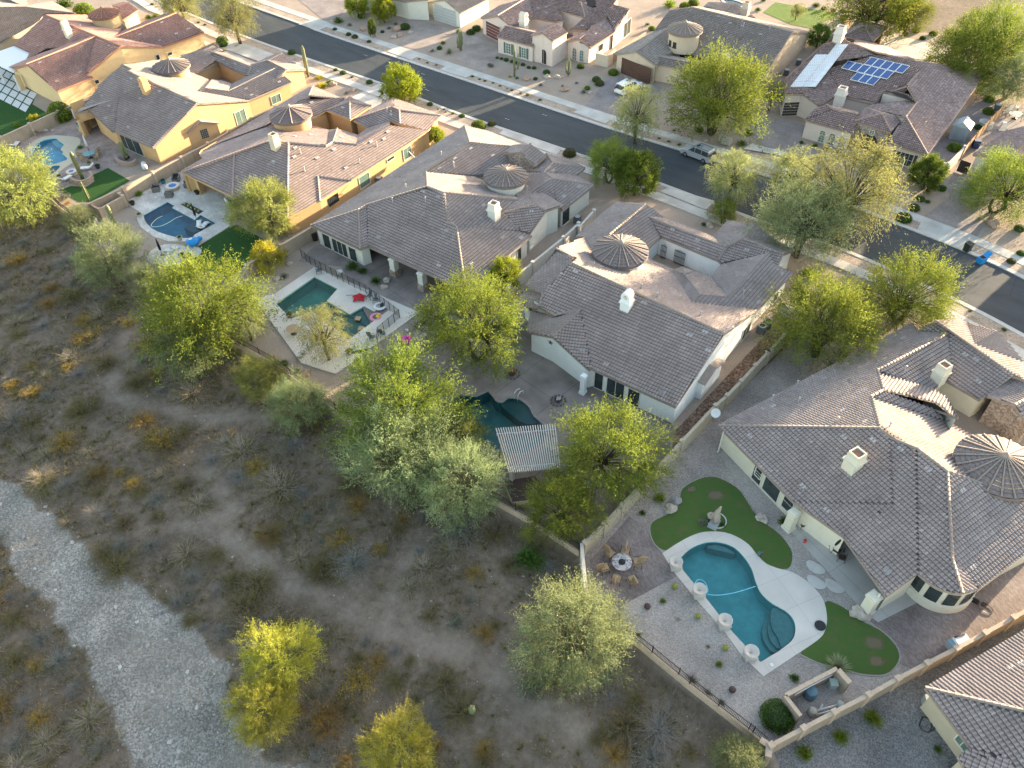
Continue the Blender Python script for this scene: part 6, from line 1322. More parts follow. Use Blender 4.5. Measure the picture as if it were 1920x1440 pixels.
# ---- the desert slope
rng=np.random.default_rng(5)
SPEC=[('t590,830','ol',80,'dark olive shrub beside the upper footpath'),('t1080,990','ol2',110,'wide twiggy shrub below the blue green tree'),('t760,940','ol',80,'olive shrub left of the wide twiggy one'),('t900,1260','go',95,'golden twiggy shrub in the middle of the slope'),('t440,1090','ol',105,'olive shrub on the left slope'),('t60,1150','dry2',110,'pale bare branched bush at the left edge'),('t720,610','go',50,'orange lit shrub left of the big mesquite'),('t60,960','go',45,'orange shrub at the left edge'),('t1350,1320','ol2',120,'large dull shrub in the centre of the slope'),('t450,700','go',60,'orange tinged shrub above the footpath bend'),('t400,450','ol',80,'dark olive shrub under the grey green palo verde'),('t90,250','go',70,'yellow orange shrub near the left tree'),('t560,560','ol2',80,'twiggy shrub left of the orange lit one'),('t380,860','go',40,'small golden shrub beside the footpath fork'),
('r190,70','dry',95,'big pale leafless bush above the gravel wash'),('r300,110','dry2',75,'grey leafless bush right of the big pale one'),('r430,240','dry',70,'sunlit pink leafless bush beside the wash'),('r620,110','go',55,'orange shrub in the sunlit strip'),('r460,60','go',60,'golden bush above the pink leafless one'),('r840,120','ol',70,'olive bush at the end of the sunlit strip'),('r860,430','ol2',95,'large arching twiggy bush above the wash'),('r700,400','gy',60,'grey bush on the wash bank'),('r560,400','gy',70,'dark grey bush on the upper wash bank'),('r1300,120','ol2',120,'wide arching bush left of the dark ground'),('r1270,340','ol',80,'olive bush right of the path fork'),('r1500,490','ol',85,'round olive shrub right of the long path'),('r1080,560','ol',80,'green olive shrub between wash and path'),('r1150,760','ol2',95,'dense shrub just above the yellow palo verde'),('r870,640','gy',50,'grey dry shrub on the wash edge'),('r950,780','dry2',40,'brown dry shrub on the wash edge'),('r60,930','ol',80,'olive shrub on the far bank of the wash'),('r180,830','gy',60,'sage shrub on the far bank of the wash'),('r200,1310','ol2',95,'sprawling shrub at the bottom left'),('r60,1330','gy',60,'grey shrub in the bottom left corner'),('r470,1330','gy',60,'sage bush at the lower wash bank'),('r100,1130','dry2',60,'dry bush on the far bank'),('r340,1060','dry2',55,'brown dry bush on the far bank near the wash'),('r40,640','dry2',60,'greyish dry bush high on the far bank'),('r1530,1190','go',100,'big golden brown shrub right of the yellow palo verde'),('r1570,830','ol2',70,'twiggy shrub right of the yellow palo verde crown'),
('s110,420','ol',85,'round olive shrub left of the centre slope'),('s620,430','ol2',95,'arching shrub below the grey green trees'),('s500,240','ol',50,'small green shrub under the grey green trees'),('s1160,390','bush',80,'bright green creeper bush beside the fence corner'),('s790,710','sage',50,'blue green rounded bush on the slope'),('s930,760','go',75,'golden twiggy shrub beside the blue green bush'),('s290,890','ol',55,'olive tuft on the lower slope'),('s160,760','ol2',55,'twiggy tuft on the lower slope'),('s670,950','dry2',35,'small dark dry tuft on the pale clearing'),('s1160,1040','sage',65,'dark green bush at the foot of the broad palo verde'),('s930,1340','go',70,'golden shrub on the bottom edge'),('s590,1150','go',50,'gold tipped shrub right of the yellow tree'),('s1580,1370','go',90,'orange and green shrub at the bottom edge'),('s1490,1300','ol',60,'olive shrub left of the orange one at the bottom'),('s130,1220','go',100,'spiky golden shrub at the lower left'),('s130,1050','gy',45,'pale sage sprig right of the yellow palo verde'),('s40,190','sage',26,'pale cholla cactus on the left slope'),('s860,600','sage',24,'pale cholla cactus above the blue green bush'),('s110,300','sage',26,'second pale cholla cactus on the left slope'),('s480,850','dry2',45,'grey dry tuft in the centre of the lower slope'),('s700,1090','ol2',45,'low shrub above the lone barrel cactus'),('s1230,1370','ol2',40,'low twiggy shrub in the bottom clearing')]
for t,k,w,l in SPEC: shrub(t,k,w,l,'desert shrub',None,'desert_shrub',.75)
KN={'ol':('olive shrub','green shrub'),'dry2':('leafless grey brush','bare twiggy brush'),'ol2':('straw coloured brush','arching dry brush'),'gy':('sage tuft','ashy sage bush'),'go':('golden tipped shrub','yellowish shrub')}
LM=[(G(p)[:2],n) for p,n in ((pt('x60,700'),'at the left edge of the slope'),(pt('x180,560'),'left of the big bright mesquite'),(pt('x330,760'),'on the slope left of the footpath'),(pt('x300,930'),'near the sunlit strip'),(pt('x330,1090'),'on the bank above the wash'),(pt('x90,1150'),'on the far bank of the wash'),(pt('x120,1350'),'in the bottom left corner'),(pt('x560,900'),'in the middle of the slope'),(pt('x520,1060'),'beside the long footpath'),(pt('x700,1060'),'below the grey green palo verdes'),(pt('x640,1200'),'between footpath and yellow palo verde'),(pt('x800,1250'),'left of the broad palo verde'),(pt('x900,1400'),'at the bottom centre'),(pt('x1000,1100'),'beside the corner of the block wall'),(pt('x1250,1380'),'below the iron view fence'),(pt('x140,440'),'behind the tan house yard'),(pt('x650,860'),'under the fence trees'),(pt('x400,780'),'below the blue green tree'))]
cnt=0; placed=[]; DUP={}
tries=0
while cnt<228 and tries<40000:
    tries+=1; a=rng.uniform(-170,12); b=rng.uniform(-24,70); d=np.interp(a,FX,FY)-b
    if d<2 or d>75: continue
    if inside(WASH,np.array(a),np.array(b)) or min(dseg(P,np.array(a),np.array(b)) for P in PATHS[:2])<1.5: continue
    if placed and min((a-x)**2+(b-y)**2 for x,y in placed)<3.: continue
    w=np.array([a,b,0])-O_
    px=(960+FPX*(w@Rr)/(w@F_),720-FPX*(w@U_)/(w@F_))
    if w@F_<5 or not(-40<px[0]<1480 and 240<px[1]<1480): continue
    if rng.uniform()<.35*(math.sin(a*.13)*math.cos(b*.17)>0.2): continue
    placed.append((a,b)); k=str(rng.choice(['ol','ol','ol2','ol2','dry2','gy','go'])); z=float(terr(a,b)); R=float(np.clip(rng.lognormal(.42,.36),.75,2.7)); lm=min(LM,key=lambda t:(t[0][0]-a)**2+(t[0][1]-b)**2)[1]; sz='small ' if R<1.15 else 'large ' if R>2. else ''
    lab=sz+KN[k][int(rng.integers(2))]+' '+lm; t=thing('desert_shrub',lab,'desert shrub',(a,b,z),rng.uniform(0,6),lab)
    for nm_,me in (('foliage',SH[k][0]),('stems',SH[k][1])):
        if me is not None: o=bpy.data.objects.new(nm_,me); COL.objects.link(o); o.parent=t
    t.scale=(R,R,R*.6); cnt+=1; DUP.setdefault(lab,[]).append((px[0],t,lab))
ORD=['leftmost','second from left','third from left','fourth from left','fifth from left','sixth from left','seventh from left','eighth from left']
for lab,L_ in DUP.items():
    if len(L_)>1:
        for i,(x_,t,l_) in enumerate(sorted(L_,key=lambda q:q[0])): t['label']=('rightmost' if i==len(L_)-1 else ORD[min(i,7)])+' '+l_
def stuffmesh(name,V,F,m,label):
    me=bpy.data.meshes.new(name); V=V.astype(np.float32); me.vertices.add(len(V)); me.vertices.foreach_set('co',V.ravel()); me.loops.add(F.size); me.loops.foreach_set('vertex_index',F.ravel()); me.polygons.add(len(F)); me.polygons.foreach_set('loop_start',np.arange(len(F))*F.shape[1]); me.update(calc_edges=True); me.materials.append(m); o=bpy.data.objects.new(name,me); COL.objects.link(o); tag(o,label,name.replace('_',' '),None,'stuff'); return o
def desertpts(n,lo=1.,hi=95):
    a=rng.uniform(-185,30,n*4); b=rng.uniform(-25,75,n*4); d=np.interp(a,FX,FY)-b; ok=(d>lo)&(d<hi); a,b=a[ok][:n],b[ok][:n]; return a,b
# dry grass: thin blades in tufts
a,b=desertpts(70000); k=np.sin(a*.31+np.sin(b*.23)*2)*np.sin(b*.37+a*.05)+rng.normal(size=len(a))*.45; pd=np.minimum.reduce([dseg(P,a,b) for P in PATHS]); ok=(k>-.35)&~inside(WASH,a,b)&(pd>1.3); a,b=a[ok],b[ok]
nb=6; A=np.repeat(a,nb)+rng.normal(size=len(a)*nb)*.12; B=np.repeat(b,nb)+rng.normal(size=len(a)*nb)*.12; Zt=terr(A,B)-.03; th=rng.uniform(0,6.28,len(A)); L_=rng.uniform(.2,.7,len(A)); le=rng.uniform(.2,1.1,len(A)); w_=.022
dx,dy=np.cos(th)*L_*le,np.sin(th)*L_*le; sx,sy=-np.sin(th)*w_,np.cos(th)*w_
V_=np.stack([np.stack([A-sx,B-sy,Zt],-1),np.stack([A+sx,B+sy,Zt],-1),np.stack([A+dx,B+dy,Zt+L_*.75],-1)],1).reshape(-1,3)
stuffmesh('dry_grass',V_,np.arange(len(V_)).reshape(-1,3),foliage('dry grass blade',(.30,.245,.15),(.18,.165,.09),.3),'dry grass and litter covering the desert slope')
# low brush mounds too many to count
a,b=desertpts(6500); ok=(~inside(WASH,a,b))&(np.minimum.reduce([dseg(P,a,b) for P in PATHS])>1.4)&(np.sin(a*.2)*np.sin(b*.24+1)+rng.normal(size=len(a))*.5>-.3); a,b=a[ok],b[ok]
nb=40; rr=rng.uniform(.3,1.0,len(a)); A0=np.repeat(a,nb); B0=np.repeat(b,nb); Rb=np.repeat(rr,nb); th=rng.uniform(0,6.28,len(A0)); le=rng.uniform(.15,1.,len(A0)); L_=Rb*rng.uniform(.7,1.1,len(A0)); s0=rng.uniform(0,.45,len(A0))
A=A0+np.cos(th)*L_*le*s0; B=B0+np.sin(th)*L_*le*s0; ex=A0+np.cos(th)*L_*le; ey=B0+np.sin(th)*L_*le; zt=terr(A0,B0)-.03; z0=zt+L_*.55*s0; z1=zt+L_*.62*np.sqrt(np.maximum(.05,1.05-le**2)); w_=.02; sx,sy=-np.sin(th)*w_,np.cos(th)*w_
V_=np.stack([np.stack([A-sx,B-sy,z0],-1),np.stack([A+sx,B+sy,z0],-1),np.stack([ex,ey,z1],-1)],1).reshape(-1,3)
stuffmesh('desert_brush',V_,np.arange(len(V_)).reshape(-1,3),foliage('brush blade',(.27,.24,.11),(.15,.155,.085),.3),'low dry brush covering the desert slope')
# stones: squashed octahedra
def pebbles(name,a,b,r,m,label,zf=.6,z=None):
    n=len(a); z=terr(a,b)-.03 if z is None else z; base=np.array([(1,0,0),(0,1,0),(-1,0,0),(0,-1,0),(0,0,1),(.6,.6,.55),(-.6,.6,.55),(-.6,-.6,.5),(.6,-.6,.5)]); F0=np.array([(0,5,8),(0,1,5),(1,6,5),(1,2,6),(2,7,6),(2,3,7),(3,8,7),(3,0,8),(5,6,4),(6,7,4),(7,8,4),(8,5,4)])
    th=rng.uniform(0,6.28,n); c,s=np.cos(th),np.sin(th); v=base[None]*(r[:,None,None]*np.stack([rng.uniform(.7,1.4,n),rng.uniform(.7,1.2,n),rng.uniform(.4,.8,n)],-1)[:,None,:])*rng.uniform(.8,1.2,(n,9,1))
    X_=v[...,0]*c[:,None]-v[...,1]*s[:,None]+a[:,None]; Y_=v[...,0]*s[:,None]+v[...,1]*c[:,None]+b[:,None]; Z_=v[...,2]+z[:,None]; V=np.stack([X_,Y_,Z_],-1).reshape(-1,3); F=(F0[None]+np.arange(n)[:,None,None]*9).reshape(-1,3)
    return stuffmesh(name,V,F,m,label)
def islandmat(name,cols):
    if name in MATS: return MATS[name]
    m=mat(name,cols[1],rough=.9,spec=.2); nt=m.node_tree; g=N(nt,'ShaderNodeNewGeometry'); c=N(nt,'ShaderNodeValToRGB'); e=c.color_ramp.elements; e[0].color=(*cols[0],1); e[1].color=(*cols[-1],1)
    for i,q in enumerate(cols[1:-1]): k=e.new((i+1)/(len(cols)-1)); k.color=(*q,1)
    nt.links.new(g.outputs['Random Per Island'],c.inputs[0]); nt.links.new(c.outputs[0],nt.nodes['Principled BSDF'].inputs['Base Color']); return m
a=rng.uniform(-185,20,60000); b=rng.uniform(-25,70,60000); ok=inside(WASH,a+rng.normal(size=60000)*.8,b+rng.normal(size=60000)*.8); a,b=a[ok][:16000],b[ok][:16000]
pebbles('wash_stones',a,b,.05+.17*rng.uniform(0,1,len(a))**3.5,islandmat('wash stone',[(.15,.15,.145),(.21,.20,.185),(.23,.24,.24),(.30,.29,.27),(.46,.45,.43)]),'loose stones lying in the gravel wash')
a,b=desertpts(7000,.5,60); ok=(np.sin(a*.15+1)*np.sin(b*.2)+rng.normal(size=len(a))*.5>.2); a,b=a[ok],b[ok]; pebbles('slope_stones',a,b,.03+.09*rng.uniform(0,1,len(a))**4,islandmat('slope stone',[(.20,.17,.14),(.3,.27,.24),(.42,.40,.37)]),'small loose stones scattered on the desert slope')
# boulders
ROCK=mat('boulder pale',(.40,.35,.30),rough=.9,var=.3,vs=3,bump=.6,bs=6); 
def boulder(px,r,label,m=ROCK,sz=.7):
    q=GT(px) if isinstance(px,str) else px; b=MB(); b.ball(0,0,r*.25,r,12,8,sz,.3,int(q[0]*7)%50); o=b.done('boulder',m,None,(q[0],q[1],q[2]-.05)); o.rotation_euler[2]=q[0]; return tag(o,label,'boulder')
boulder('p530,165',.55,'pale boulder at the upper tip of the curved lawn'); boulder('p560,120',.5,'grey boulder behind the pale one at the lawn tip',mat('boulder grey',(.28,.27,.27),var=.3,bump=.6,bs=6)); boulder('p1048,218',.5,'boulder between curved lawn and the cream house'); boulder('p1595,755',.7,'flat boulder at the corner of the right curved lawn')
ROSE_=mat('boulder rose',(.36,.26,.2),rough=.9,var=.3,vs=3,bump=.6,bs=6)
for t,r,l in (('u510,910',.6,'pinkish boulder between the fence and the emerald deck'),('u360,370',.4,'boulder beside the yellow flowering shrub'),('u430,285',.35,'grey rock below the flowering shrub'),('u960,420',.4,'rock beside the sago palm'),('u975,378',.45,'grey slab rock right of the sago palm'),('j612,840',.6,'tan boulder before the green shutters'),('j825,820',.55,'pale boulder before the arched entry tower'),('j930,820',.5,'low boulder right of the entry tower shrub'),('j1010,955',.6,'flat grey rock cluster in the mission house gravel'),('j1285,985',.4,'rock beside the grey green cactus clump'),('i400,355',.7,'large rust boulder behind the slim young tree'),('i790,360',.8,'rust boulder beside the dark round shrub'),('i830,430',.6,'sunlit rock in front of the rust boulder'),('i760,450',.5,'low rock left of the sunlit rock'),('i960,400',.5,'rock at the edge of the curved driveway'),('o1055,215',.8,'big tan boulder beside the wide right driveway'),('i265,1085',.5,'white rock in the ochre house front yard'),('i20,1020',.6,'rock behind the tan house front corner'),('n370,1100',.7,'white rock in front of the stone entry house'),('x150,228',.01,''),('g690,40',.3,'rock in the bed above the bright blue pool'),('g800,40',.3,'second rock in the bed above the bright blue pool'),('B705,215',.45,'red rock in the white house front yard'),('k880,1270',.3,'small rock left of the utility box')):
    if l: boulder(t,r,l,ROSE_ if r>.55 else ROCK)
# ------------------------------------------------------------------ walls and fences
BLK=mat('block wall tan',(.36,.29,.22),rough=.95,build=bricks(.4,.2,(.37,.30,.23),(.33,.27,.205),(.28,.225,.175),0,.008,.5,.6)); BLKG=mat('block wall cream',(.45,.41,.34),rough=.95,var=.12); BLKC=mat('wall cap tan',(.44,.35,.27),rough=.9,var=.15)
STWH=mat('stucco wall pale',(.50,.47,.42),rough=.95,var=.1)
IRON=mat('dark iron',(.03,.028,.027),rough=.5); 
def wall(txt,label,zt=1.8,m=BLK,step=4.8,pil=True,w=.2,cat='wall',closed=False,group=None,base=True):
    P=[G(p,zt)[:2] for p in pts(txt)]
    if closed: P.append(P[0])
    c=np.mean(P,0); r=thing('block_wall',label,cat,(c[0],c[1],0),group=group); b=MB(); cp=MB()
    for i in range(len(P)-1):
        a,d=P[i]-c,P[i+1]-c; t=(d-a)/np.linalg.norm(d-a); L=np.linalg.norm(d-a); mid=(a+d)/2; an=math.atan2(t[1],t[0]); e=.0 if i%2 else .004
        b.box(mid[0],mid[1],-1.,L+(w if i else 0)*.5,w-e,zt+.94,an); cp.box(mid[0],mid[1],zt-.06,L+.02,w+.08-e,.07-e/2,an)
        if pil:
            n=max(1,int(round(L/step)))
            for k in range(n+(i==len(P)-2)):
                q=a+t*(L*k/n); pb=MB(); pb.box(q[0],q[1],-.5,.34,.34,zt+.56,an); pb.box(q[0],q[1],zt+.06,.42,.42,.09,an); pb.done('pillar',BLKC if m is BLK else m,r)
    b.done('panel',m,r); cp.done('wall_cap',BLKC if m is BLK else m,r); return r
wall('x-120,310 x0,257 x107,208 x170,185','tan block wall between the red roofed house and the tan house yard')
wall('x160,384 y0,1340 y1920,340 x470,222 x560,180','tan block wall between the tan house and the ochre house')
wall('u180,292 u560,72 x620,412','rust tan block wall between the ochre turf lawn and the ivory house')
wall('G1560,905 A0,985 A250,780 A620,480 A800,310','pale block wall between ivory house and white house',m=STWH); wall('A810,350 A985,155','short pale block wall stub enclosing the gate of the ivory side yard',m=STWH,step=9)
wall('x1097,1017 p160,245 p260,140 x1210,900 I10,640 I150,520 I320,345 I490,160 I640,0 D1550,760 D1730,560 D1900,400','long block wall between the white house and the cream house',m=mat('block wall olive',(.40,.35,.27),rough=.95,var=.15))
wall('q150,1300 q350,1195 q540,1095 q750,990 q930,890 q1110,795 q1290,705 q1465,610 q1640,515 x1990,1110','long tan wall with square caps at the lower right of the photo',step=4.6)
wall('q85,1265 q140,1300 q133,1370','short tan wall corner at the bottom edge',pil=False,w=.35); wall('p32,355 p58,640 p90,660','tan wall return at the corner of the brown paver terrace',m=STWH,pil=False)
wall('z400,1000 z1550,395','upper wall of the pool equipment enclosure',1.7,pil=False,step=9); wall('z1585,420 z1850,720','end wall of the pool equipment enclosure with thick cap',1.7,pil=False,w=.3); wall('z390,1010 z740,1460','left wall of the pool equipment enclosure',1.7,pil=False)
wall('g1370,1150 g1485,1215 g1840,1020 g1790,985','tan walled enclosure beside the navy pool',1.5,step=20)
wall('x1700,240 n960,860 n1060,770 n1170,650','pale wall of the paved side yard right of the solar house',1.7,m=STWH) if 0 else wall('n650,790 n950,870 n1165,650','pale wall of the paved side yard right of the solar house',1.7,m=STWH)
wall('j1340,560 j1470,590 j1545,520','pale low wall beside the mission-style house',1.9,m=mat('stucco wall warm',(.55,.47,.37),rough=.95,var=.1),pil=False)
wall('k1620,700 k1920,440 m370,130','long brown wall between the turreted house and the solar house',1.8,m=mat('block wall brown',(.27,.2,.15),rough=.95,var=.2))
wall('D1680,170 D1920,280 x1560,600','grey wall return at the front corner of the white house',1.6,m=STWH,pil=False); wall('k0,505 k340,290','tan wall in the mission house side yard',1.6,pil=False)
def planks(txt,h,label,m):
    P=[G(p,h)[:2] for p in pts(txt)]; c=np.mean(P,0); r=thing('wooden_fence',label,'fence',(c[0],c[1],0)); b=MB()
    for i in range(len(P)-1):
        a,d=P[i]-c,P[i+1]-c; L=np.linalg.norm(d-a); t=(d-a)/L; n=int(L/.16)
        for k in range(n): q=a+t*(k+.5)*L/n; b.box(q[0],q[1],.03,.15,.03,h-.05+.03*(k%2),math.atan2(t[1],t[0]))
        for k in range(int(L/2.4)+1): q=a+t*k*2.4; p_=MB(); p_.box(q[0],q[1],0,.14,.14,h+.1,math.atan2(t[1],t[0])); p_.done('post',m,r)
    b.done('boards',m,r)
planks('n1170,650 n1340,450 n1580,200 n1700,80',1.9,'sunlit wooden fence between two side yards at the right',mat('sunlit cedar',(.36,.24,.13),rough=.8,var=.3,vs=4))
def viewfence(txt,label,h=.75,top=1.75,pick=.11,lowall=True,m=None):
    P=[G(p,0)[:2] for p in pts(txt)]; c=np.mean(P,0); r=thing('view_fence',label,'fence',(c[0],c[1],0)); b=MB(); f=MB()
    for i in range(len(P)-1):
        a,d=P[i]-c,P[i+1]-c; L=np.linalg.norm(d-a); t=(d-a)/L; an=math.atan2(t[1],t[0]); mid=(a+d)/2
        if lowall: b.box(mid[0],mid[1],-1.2,L,.22,1.2+h,an); b.box(mid[0],mid[1],h,L,.3,.05,an)
        hh=h if lowall else 0
        for z in (hh+.18,top-.12): f.beam((*a,z),(*d,z),.035,.04)
        for k in range(int(L/pick)): q=a+t*(k+.5)*pick; f.box(q[0],q[1],hh+.06,.022,.022,top-hh-.1,an)
        for k in range(int(L/2.4)+1): q=a+t*k*2.4; f.box(q[0],q[1],hh,.07,.07,top-hh+.04,an)
    if lowall: b.done('low_wall',m or BLKC,r)
    f.done('railing',IRON,r); return r
viewfence('p232,828 x1173,1193 x1290,1290 x1407,1381 x1432,1402','black iron view fence on a low tan wall below the pale gravel yard'); viewfence('x925,943 x1000,985 x1086,1042','dark iron view fence behind the pergola'); viewfence('x632,778 x700,820 x800,880 x925,943','view fence hidden behind the grey green palo verdes',pick=.3)
viewfence('x405,628 x523,693 x632,778','view fence on a low wall below the emerald pool deck',pick=.16); viewfence('x75,357 x119,398 x160,430','view fence at the back of the tan house yard',pick=.16)
viewfence('x1000,740 x1050,800 x1050,860','x',lowall=False) if 0 else None
# mesh pool fence
def meshfence():
    P=[G(p,.1)[:2] for p in pts('u500,250 u550,290 u700,370 u860,450 u1050,590 u930,690 u925,730')]; c=np.mean(P,0); r=thing('pool_fence','removable black mesh pool fence along the emerald pool deck','fence',(c[0],c[1],.1)); f=MB(); s=MB()
    for i in range(len(P)-1):
        a,d=P[i]-c,P[i+1]-c; L=np.linalg.norm(d-a); t=(d-a)/L; n=max(1,int(round(L/.95)))
        for k in range(n+1): q=a+t*L*k/n; f.box(q[0],q[1],0,.05,.05,1.3,math.atan2(t[1],t[0]))
        f.beam((*a,1.25),(*d,1.25),.02,.025); s.quad((*a,.05),(*d,.05),(*d,1.25),(*a,1.25))
    f.done('posts',IRON,r)
    m=bpy.data.materials.new('fence mesh'); m.use_nodes=True; nt=m.node_tree; b=nt.nodes['Principled BSDF']; b.inputs['Base Color'].default_value=(.05,.05,.055,1); b.inputs['Alpha'].default_value=.38; s.done('mesh_panel',m,r)
meshfence()
# ------------------------------------------------------------------ pergola
def pergola():
    z=2.7; C4=[G(p,z) for p in pts('x930,805 x1040,797 x1050,880 x955,888')]; c=np.mean(C4,0); c[2]=0; r=thing('pergola','white slatted pergola beside the dark free form pool','pergola',c); W=mat('pergola white paint',(.46,.45,.42),rough=.6,var=.1)
    a,b,d,e=[q-c for q in C4]; sl=MB()
    n=25
    for k in range(n):
        t=k/(n-1); p=a+(b-a)*t; q=e+(d-e)*t; sl.beam(p+np.array([0,0,.12]),q+np.array([0,0,.12]),.09,.14)
    sl.done('slats',W,r)
    for t in (.12,.88):
        m=MB(); p=a+(e-a)*t; q=b+(d-b)*t; m.beam(p-(q-p)*.02,q,.12,.2); m.done('beam',W,r)
    for u in (.08,.92):
        for t in (.12,.88):
            p=a+(e-a)*t; q=b+(d-b)*t; o=p+(q-p)*u; m=MB(); m.box(o[0],o[1],0,.35,.35,2.55); m.box(o[0],o[1],0,.5,.5,.5); m.done('post',W,r)
pergola()
sh=G('x985,925',0); b=MB(); b.prism([tuple((G(p,0)-sh)[:2]) for p in pts('x945,915 x1005,905 x1020,925 x1010,950 x960,955')],-.8,1.0); r=b.done('bbq_island',BLKC,None,sh); tag(r,'low stucco barbecue island tucked under the pergola edge','barbecue island')
b=MB(); b.prism([tuple((G(p,0)-sh)[:2]*.96) for p in pts('x945,915 x1005,905 x1020,925 x1010,950 x960,955')],1.0,1.06); b.done('counter',BROWN,r)
# ------------------------------------------------------------------ furniture and yard things
WIK=mat('wicker tan',(.34,.25,.15),rough=.8,var=.3,vs=14); WIKG=mat('wicker grey',(.16,.15,.14),rough=.8,var=.25,vs=14); CUSH=mat('cushion charcoal',(.03,.03,.035),rough=.9); BRZ=mat('bronze frame',(.05,.04,.035),rough=.5); TEALM=mat('teal plastic',(.02,.22,.22),rough=.5); BLUEP=mat('bright blue plastic',(.02,.25,.60),rough=.35); WHP=mat('white plastic',(.68,.69,.69),rough=.4); TERC=mat('terracotta',(.38,.18,.10),rough=.8,var=.2)
def chair(px,rz,label,group,seatm=WIK,fr=BRZ,z=0,s=1.):
    q=G(px,z) if isinstance(px,str) else px; r=thing('patio_chair',label,'chair',(q[0],q[1],z),rz,group); r.scale=(s,s,s)
    m=MB(); m.box(0,0,.38,.55,.52,.09,taper=.96); m.done('seat',seatm,r); m=MB(); m.beam((0,-.25,.45),(0,-.36,1.0),.52,.07); m.done('backrest',seatm,r)
    f=MB(); f.tube([(-.29,.22,.62),(-.3,-.28,.66)],.022,5); f.tube([(.29,.22,.62),(.3,-.28,.66)],.022,5)
    f.done('arms',fr,r)
    for sx,sy in ((-1,1),(1,1),(-1,-1),(1,-1)): m=MB(); m.tube([(sx*.25,sy*.2,.4),(sx*.29,sy*.27,0)],.022,5); m.done('leg',fr,r)
    return r
# fire table with six chairs
q=G('p255,485',.0); r=thing('fire_table','round mosaic fire table on the brown paver terrace','table',q); m=MB(); m.lathe(0,0,[(.35,0),(.32,.55),(.8,.6)],20); m.done('table_base',BRZ,r)
mos=mat('mosaic top',(.4,.42,.45),rough=.4,build=stones(7,(.12,.16,.22),(.45,.45,.46),(.55,.42,.34),.1,1)); m=MB(); m.lathe(0,0,[(.8,.6),(.82,.66),(.3,.67),(.28,.62)],28); m.done('tabletop',mos,r); m=MB(); m.lathe(0,0,[(.28,.62),(.27,.7),(0,.74)],16); m.done('fire_bowl',mat('black glass',(.02,.02,.02),rough=.2),r)
for k,(t,l) in enumerate((('p190,420','upper left'),('p275,412','upper'),('p345,470','right'),('p160,500','left'),('p228,562','lower left'),('p315,568','lower right'))):
    c=G(t,.3); an=math.atan2(q[1]-c[1],q[0]-c[0])-math.pi/2; chair(np.array([c[0],c[1],0]),an,'tan wicker swivel chair on the %s side of the round fire table'%l,'chairs round the fire table',s=1.25)
# pedestal urns
def urn(px,label):
    q=G(px,.3); r=thing('pedestal_urn',label,'urn',(q[0],q[1],0),.75,'urns along the teal pool'); r.scale=(.82,.82,.85); W=mat('cast stone',(.52,.48,.43),rough=.85,var=.12); m=MB(); m.box(0,0,-.02,.95,.95,.55); m.box(0,0,.53,1.1,1.1,.1); m.done('pedestal',W,r)
    m=MB(); m.smooth=True; m.lathe(0,0,[(.22,.63),(.2,.72),(.42,.85),(.62,1.05),(.68,1.12),(.62,1.14),(.5,1.02),(.2,.92),(.0,.9)],24); o=m.done('bowl',W,r); m=MB(); m.lathe(0,0,[(.12,.9),(.1,1.02),(0,1.03)],12); m.done('finial',mat('tan stone',(.4,.33,.25)),o)
for t,l in (('p558,480','first'),('p690,635','second'),('p833,808','third'),('p980,985','fourth')): urn(t,'cast stone urn on a square pedestal, %s from the paver terrace'%l)
# fountain sculpture in lawn
q=G('p775,250',0); r=thing('garden_sculpture','grey and tan water sculpture in the curved lawn behind the teal pool','sculpture',q); m=MB(); m.box(0,0,0,.8,1.1,.35,.1,.9); m.done('plinth',mat('slate',(.28,.30,.32),var=.1),r); m=MB(); m.smooth=True; m.tube([(0,.1,.3),(.05,.15,1.0),(-.05,.2,1.5),(.05,.25,2.0),(.1,.3,2.3)],[.28,.32,.24,.14,.08],10); m.tube([(0,.15,1.45),(-.4,.1,1.15),(-.5,.0,.9)],[.09,.07,.05],7); m.done('figure',mat('weathered stone',(.36,.31,.26),var=.25,vs=4),r); m=MB(); m.lathe(-.5,.35,[(.32,.3),(.36,.5),(.3,.52),(.0,.45)],14); m.done('basin',mat('weathered stone',(.36,.31,.26)),r)
ring=MB(); P=[(q[0]+.8*math.cos(a),q[1]+.5+.8*math.sin(a)) for a in np.linspace(-2.2,2.2,24)]; s=strip([np.array(p) for p in P],-.05,.05,-.02,.08); struct('stone_edging',s,CURB); shrub('p715,235','sage',26,'grey planting left of the water sculpture'); shrub('p825,250','bush',16,'green planting right of the water sculpture')
q=G('p1373,820',.02); m=MB(); m.lathe(0,0,[(.42,.02),(.42,.1),(.3,.12),(0,.12)],22); tag(m.done('skimmer_plate',BLACK,None,(q[0],q[1],0)),'black round lid lying on the cream pool deck','lid')
q=G('p1100,1040',0); m=MB(); m.lathe(0,0,[(.16,.013),(.15,.035),(0,.04)],16); tag(m.done('skimmer_cover',WHP,None,(q[0],q[1],.01)),'white skimmer cover at the lower tip of the cream deck','skimmer cover')
def hose(txt,z,label,m,r=.028,name='pool_hose',sm=5):
    P=[(p[0],p[1],z) for p in smoothpoly([G(p,z) for p in pts(txt)],sm,False)]; c=np.mean(P,0); b=MB(); b.smooth=True; b.tube([np.array(p)-c for p in P],r,6); return tag(b.done(name,m,None,c),label,'hose')
hose('p665,585 p690,560 p725,575 p742,620 p735,640 p800,648 p900,632 p1010,598',-.09,'pale blue vacuum hose floating in the teal pool',mat('pale blue hose',(.2,.6,.75),rough=.4),.035)
hose('h670,545 h600,580 h535,650 h560,675 h650,665 h750,620 h840,565 h910,543',-.09,'white vacuum hose floating in the navy pool',mat('pale hose',(.6,.7,.62),rough=.4),.045)
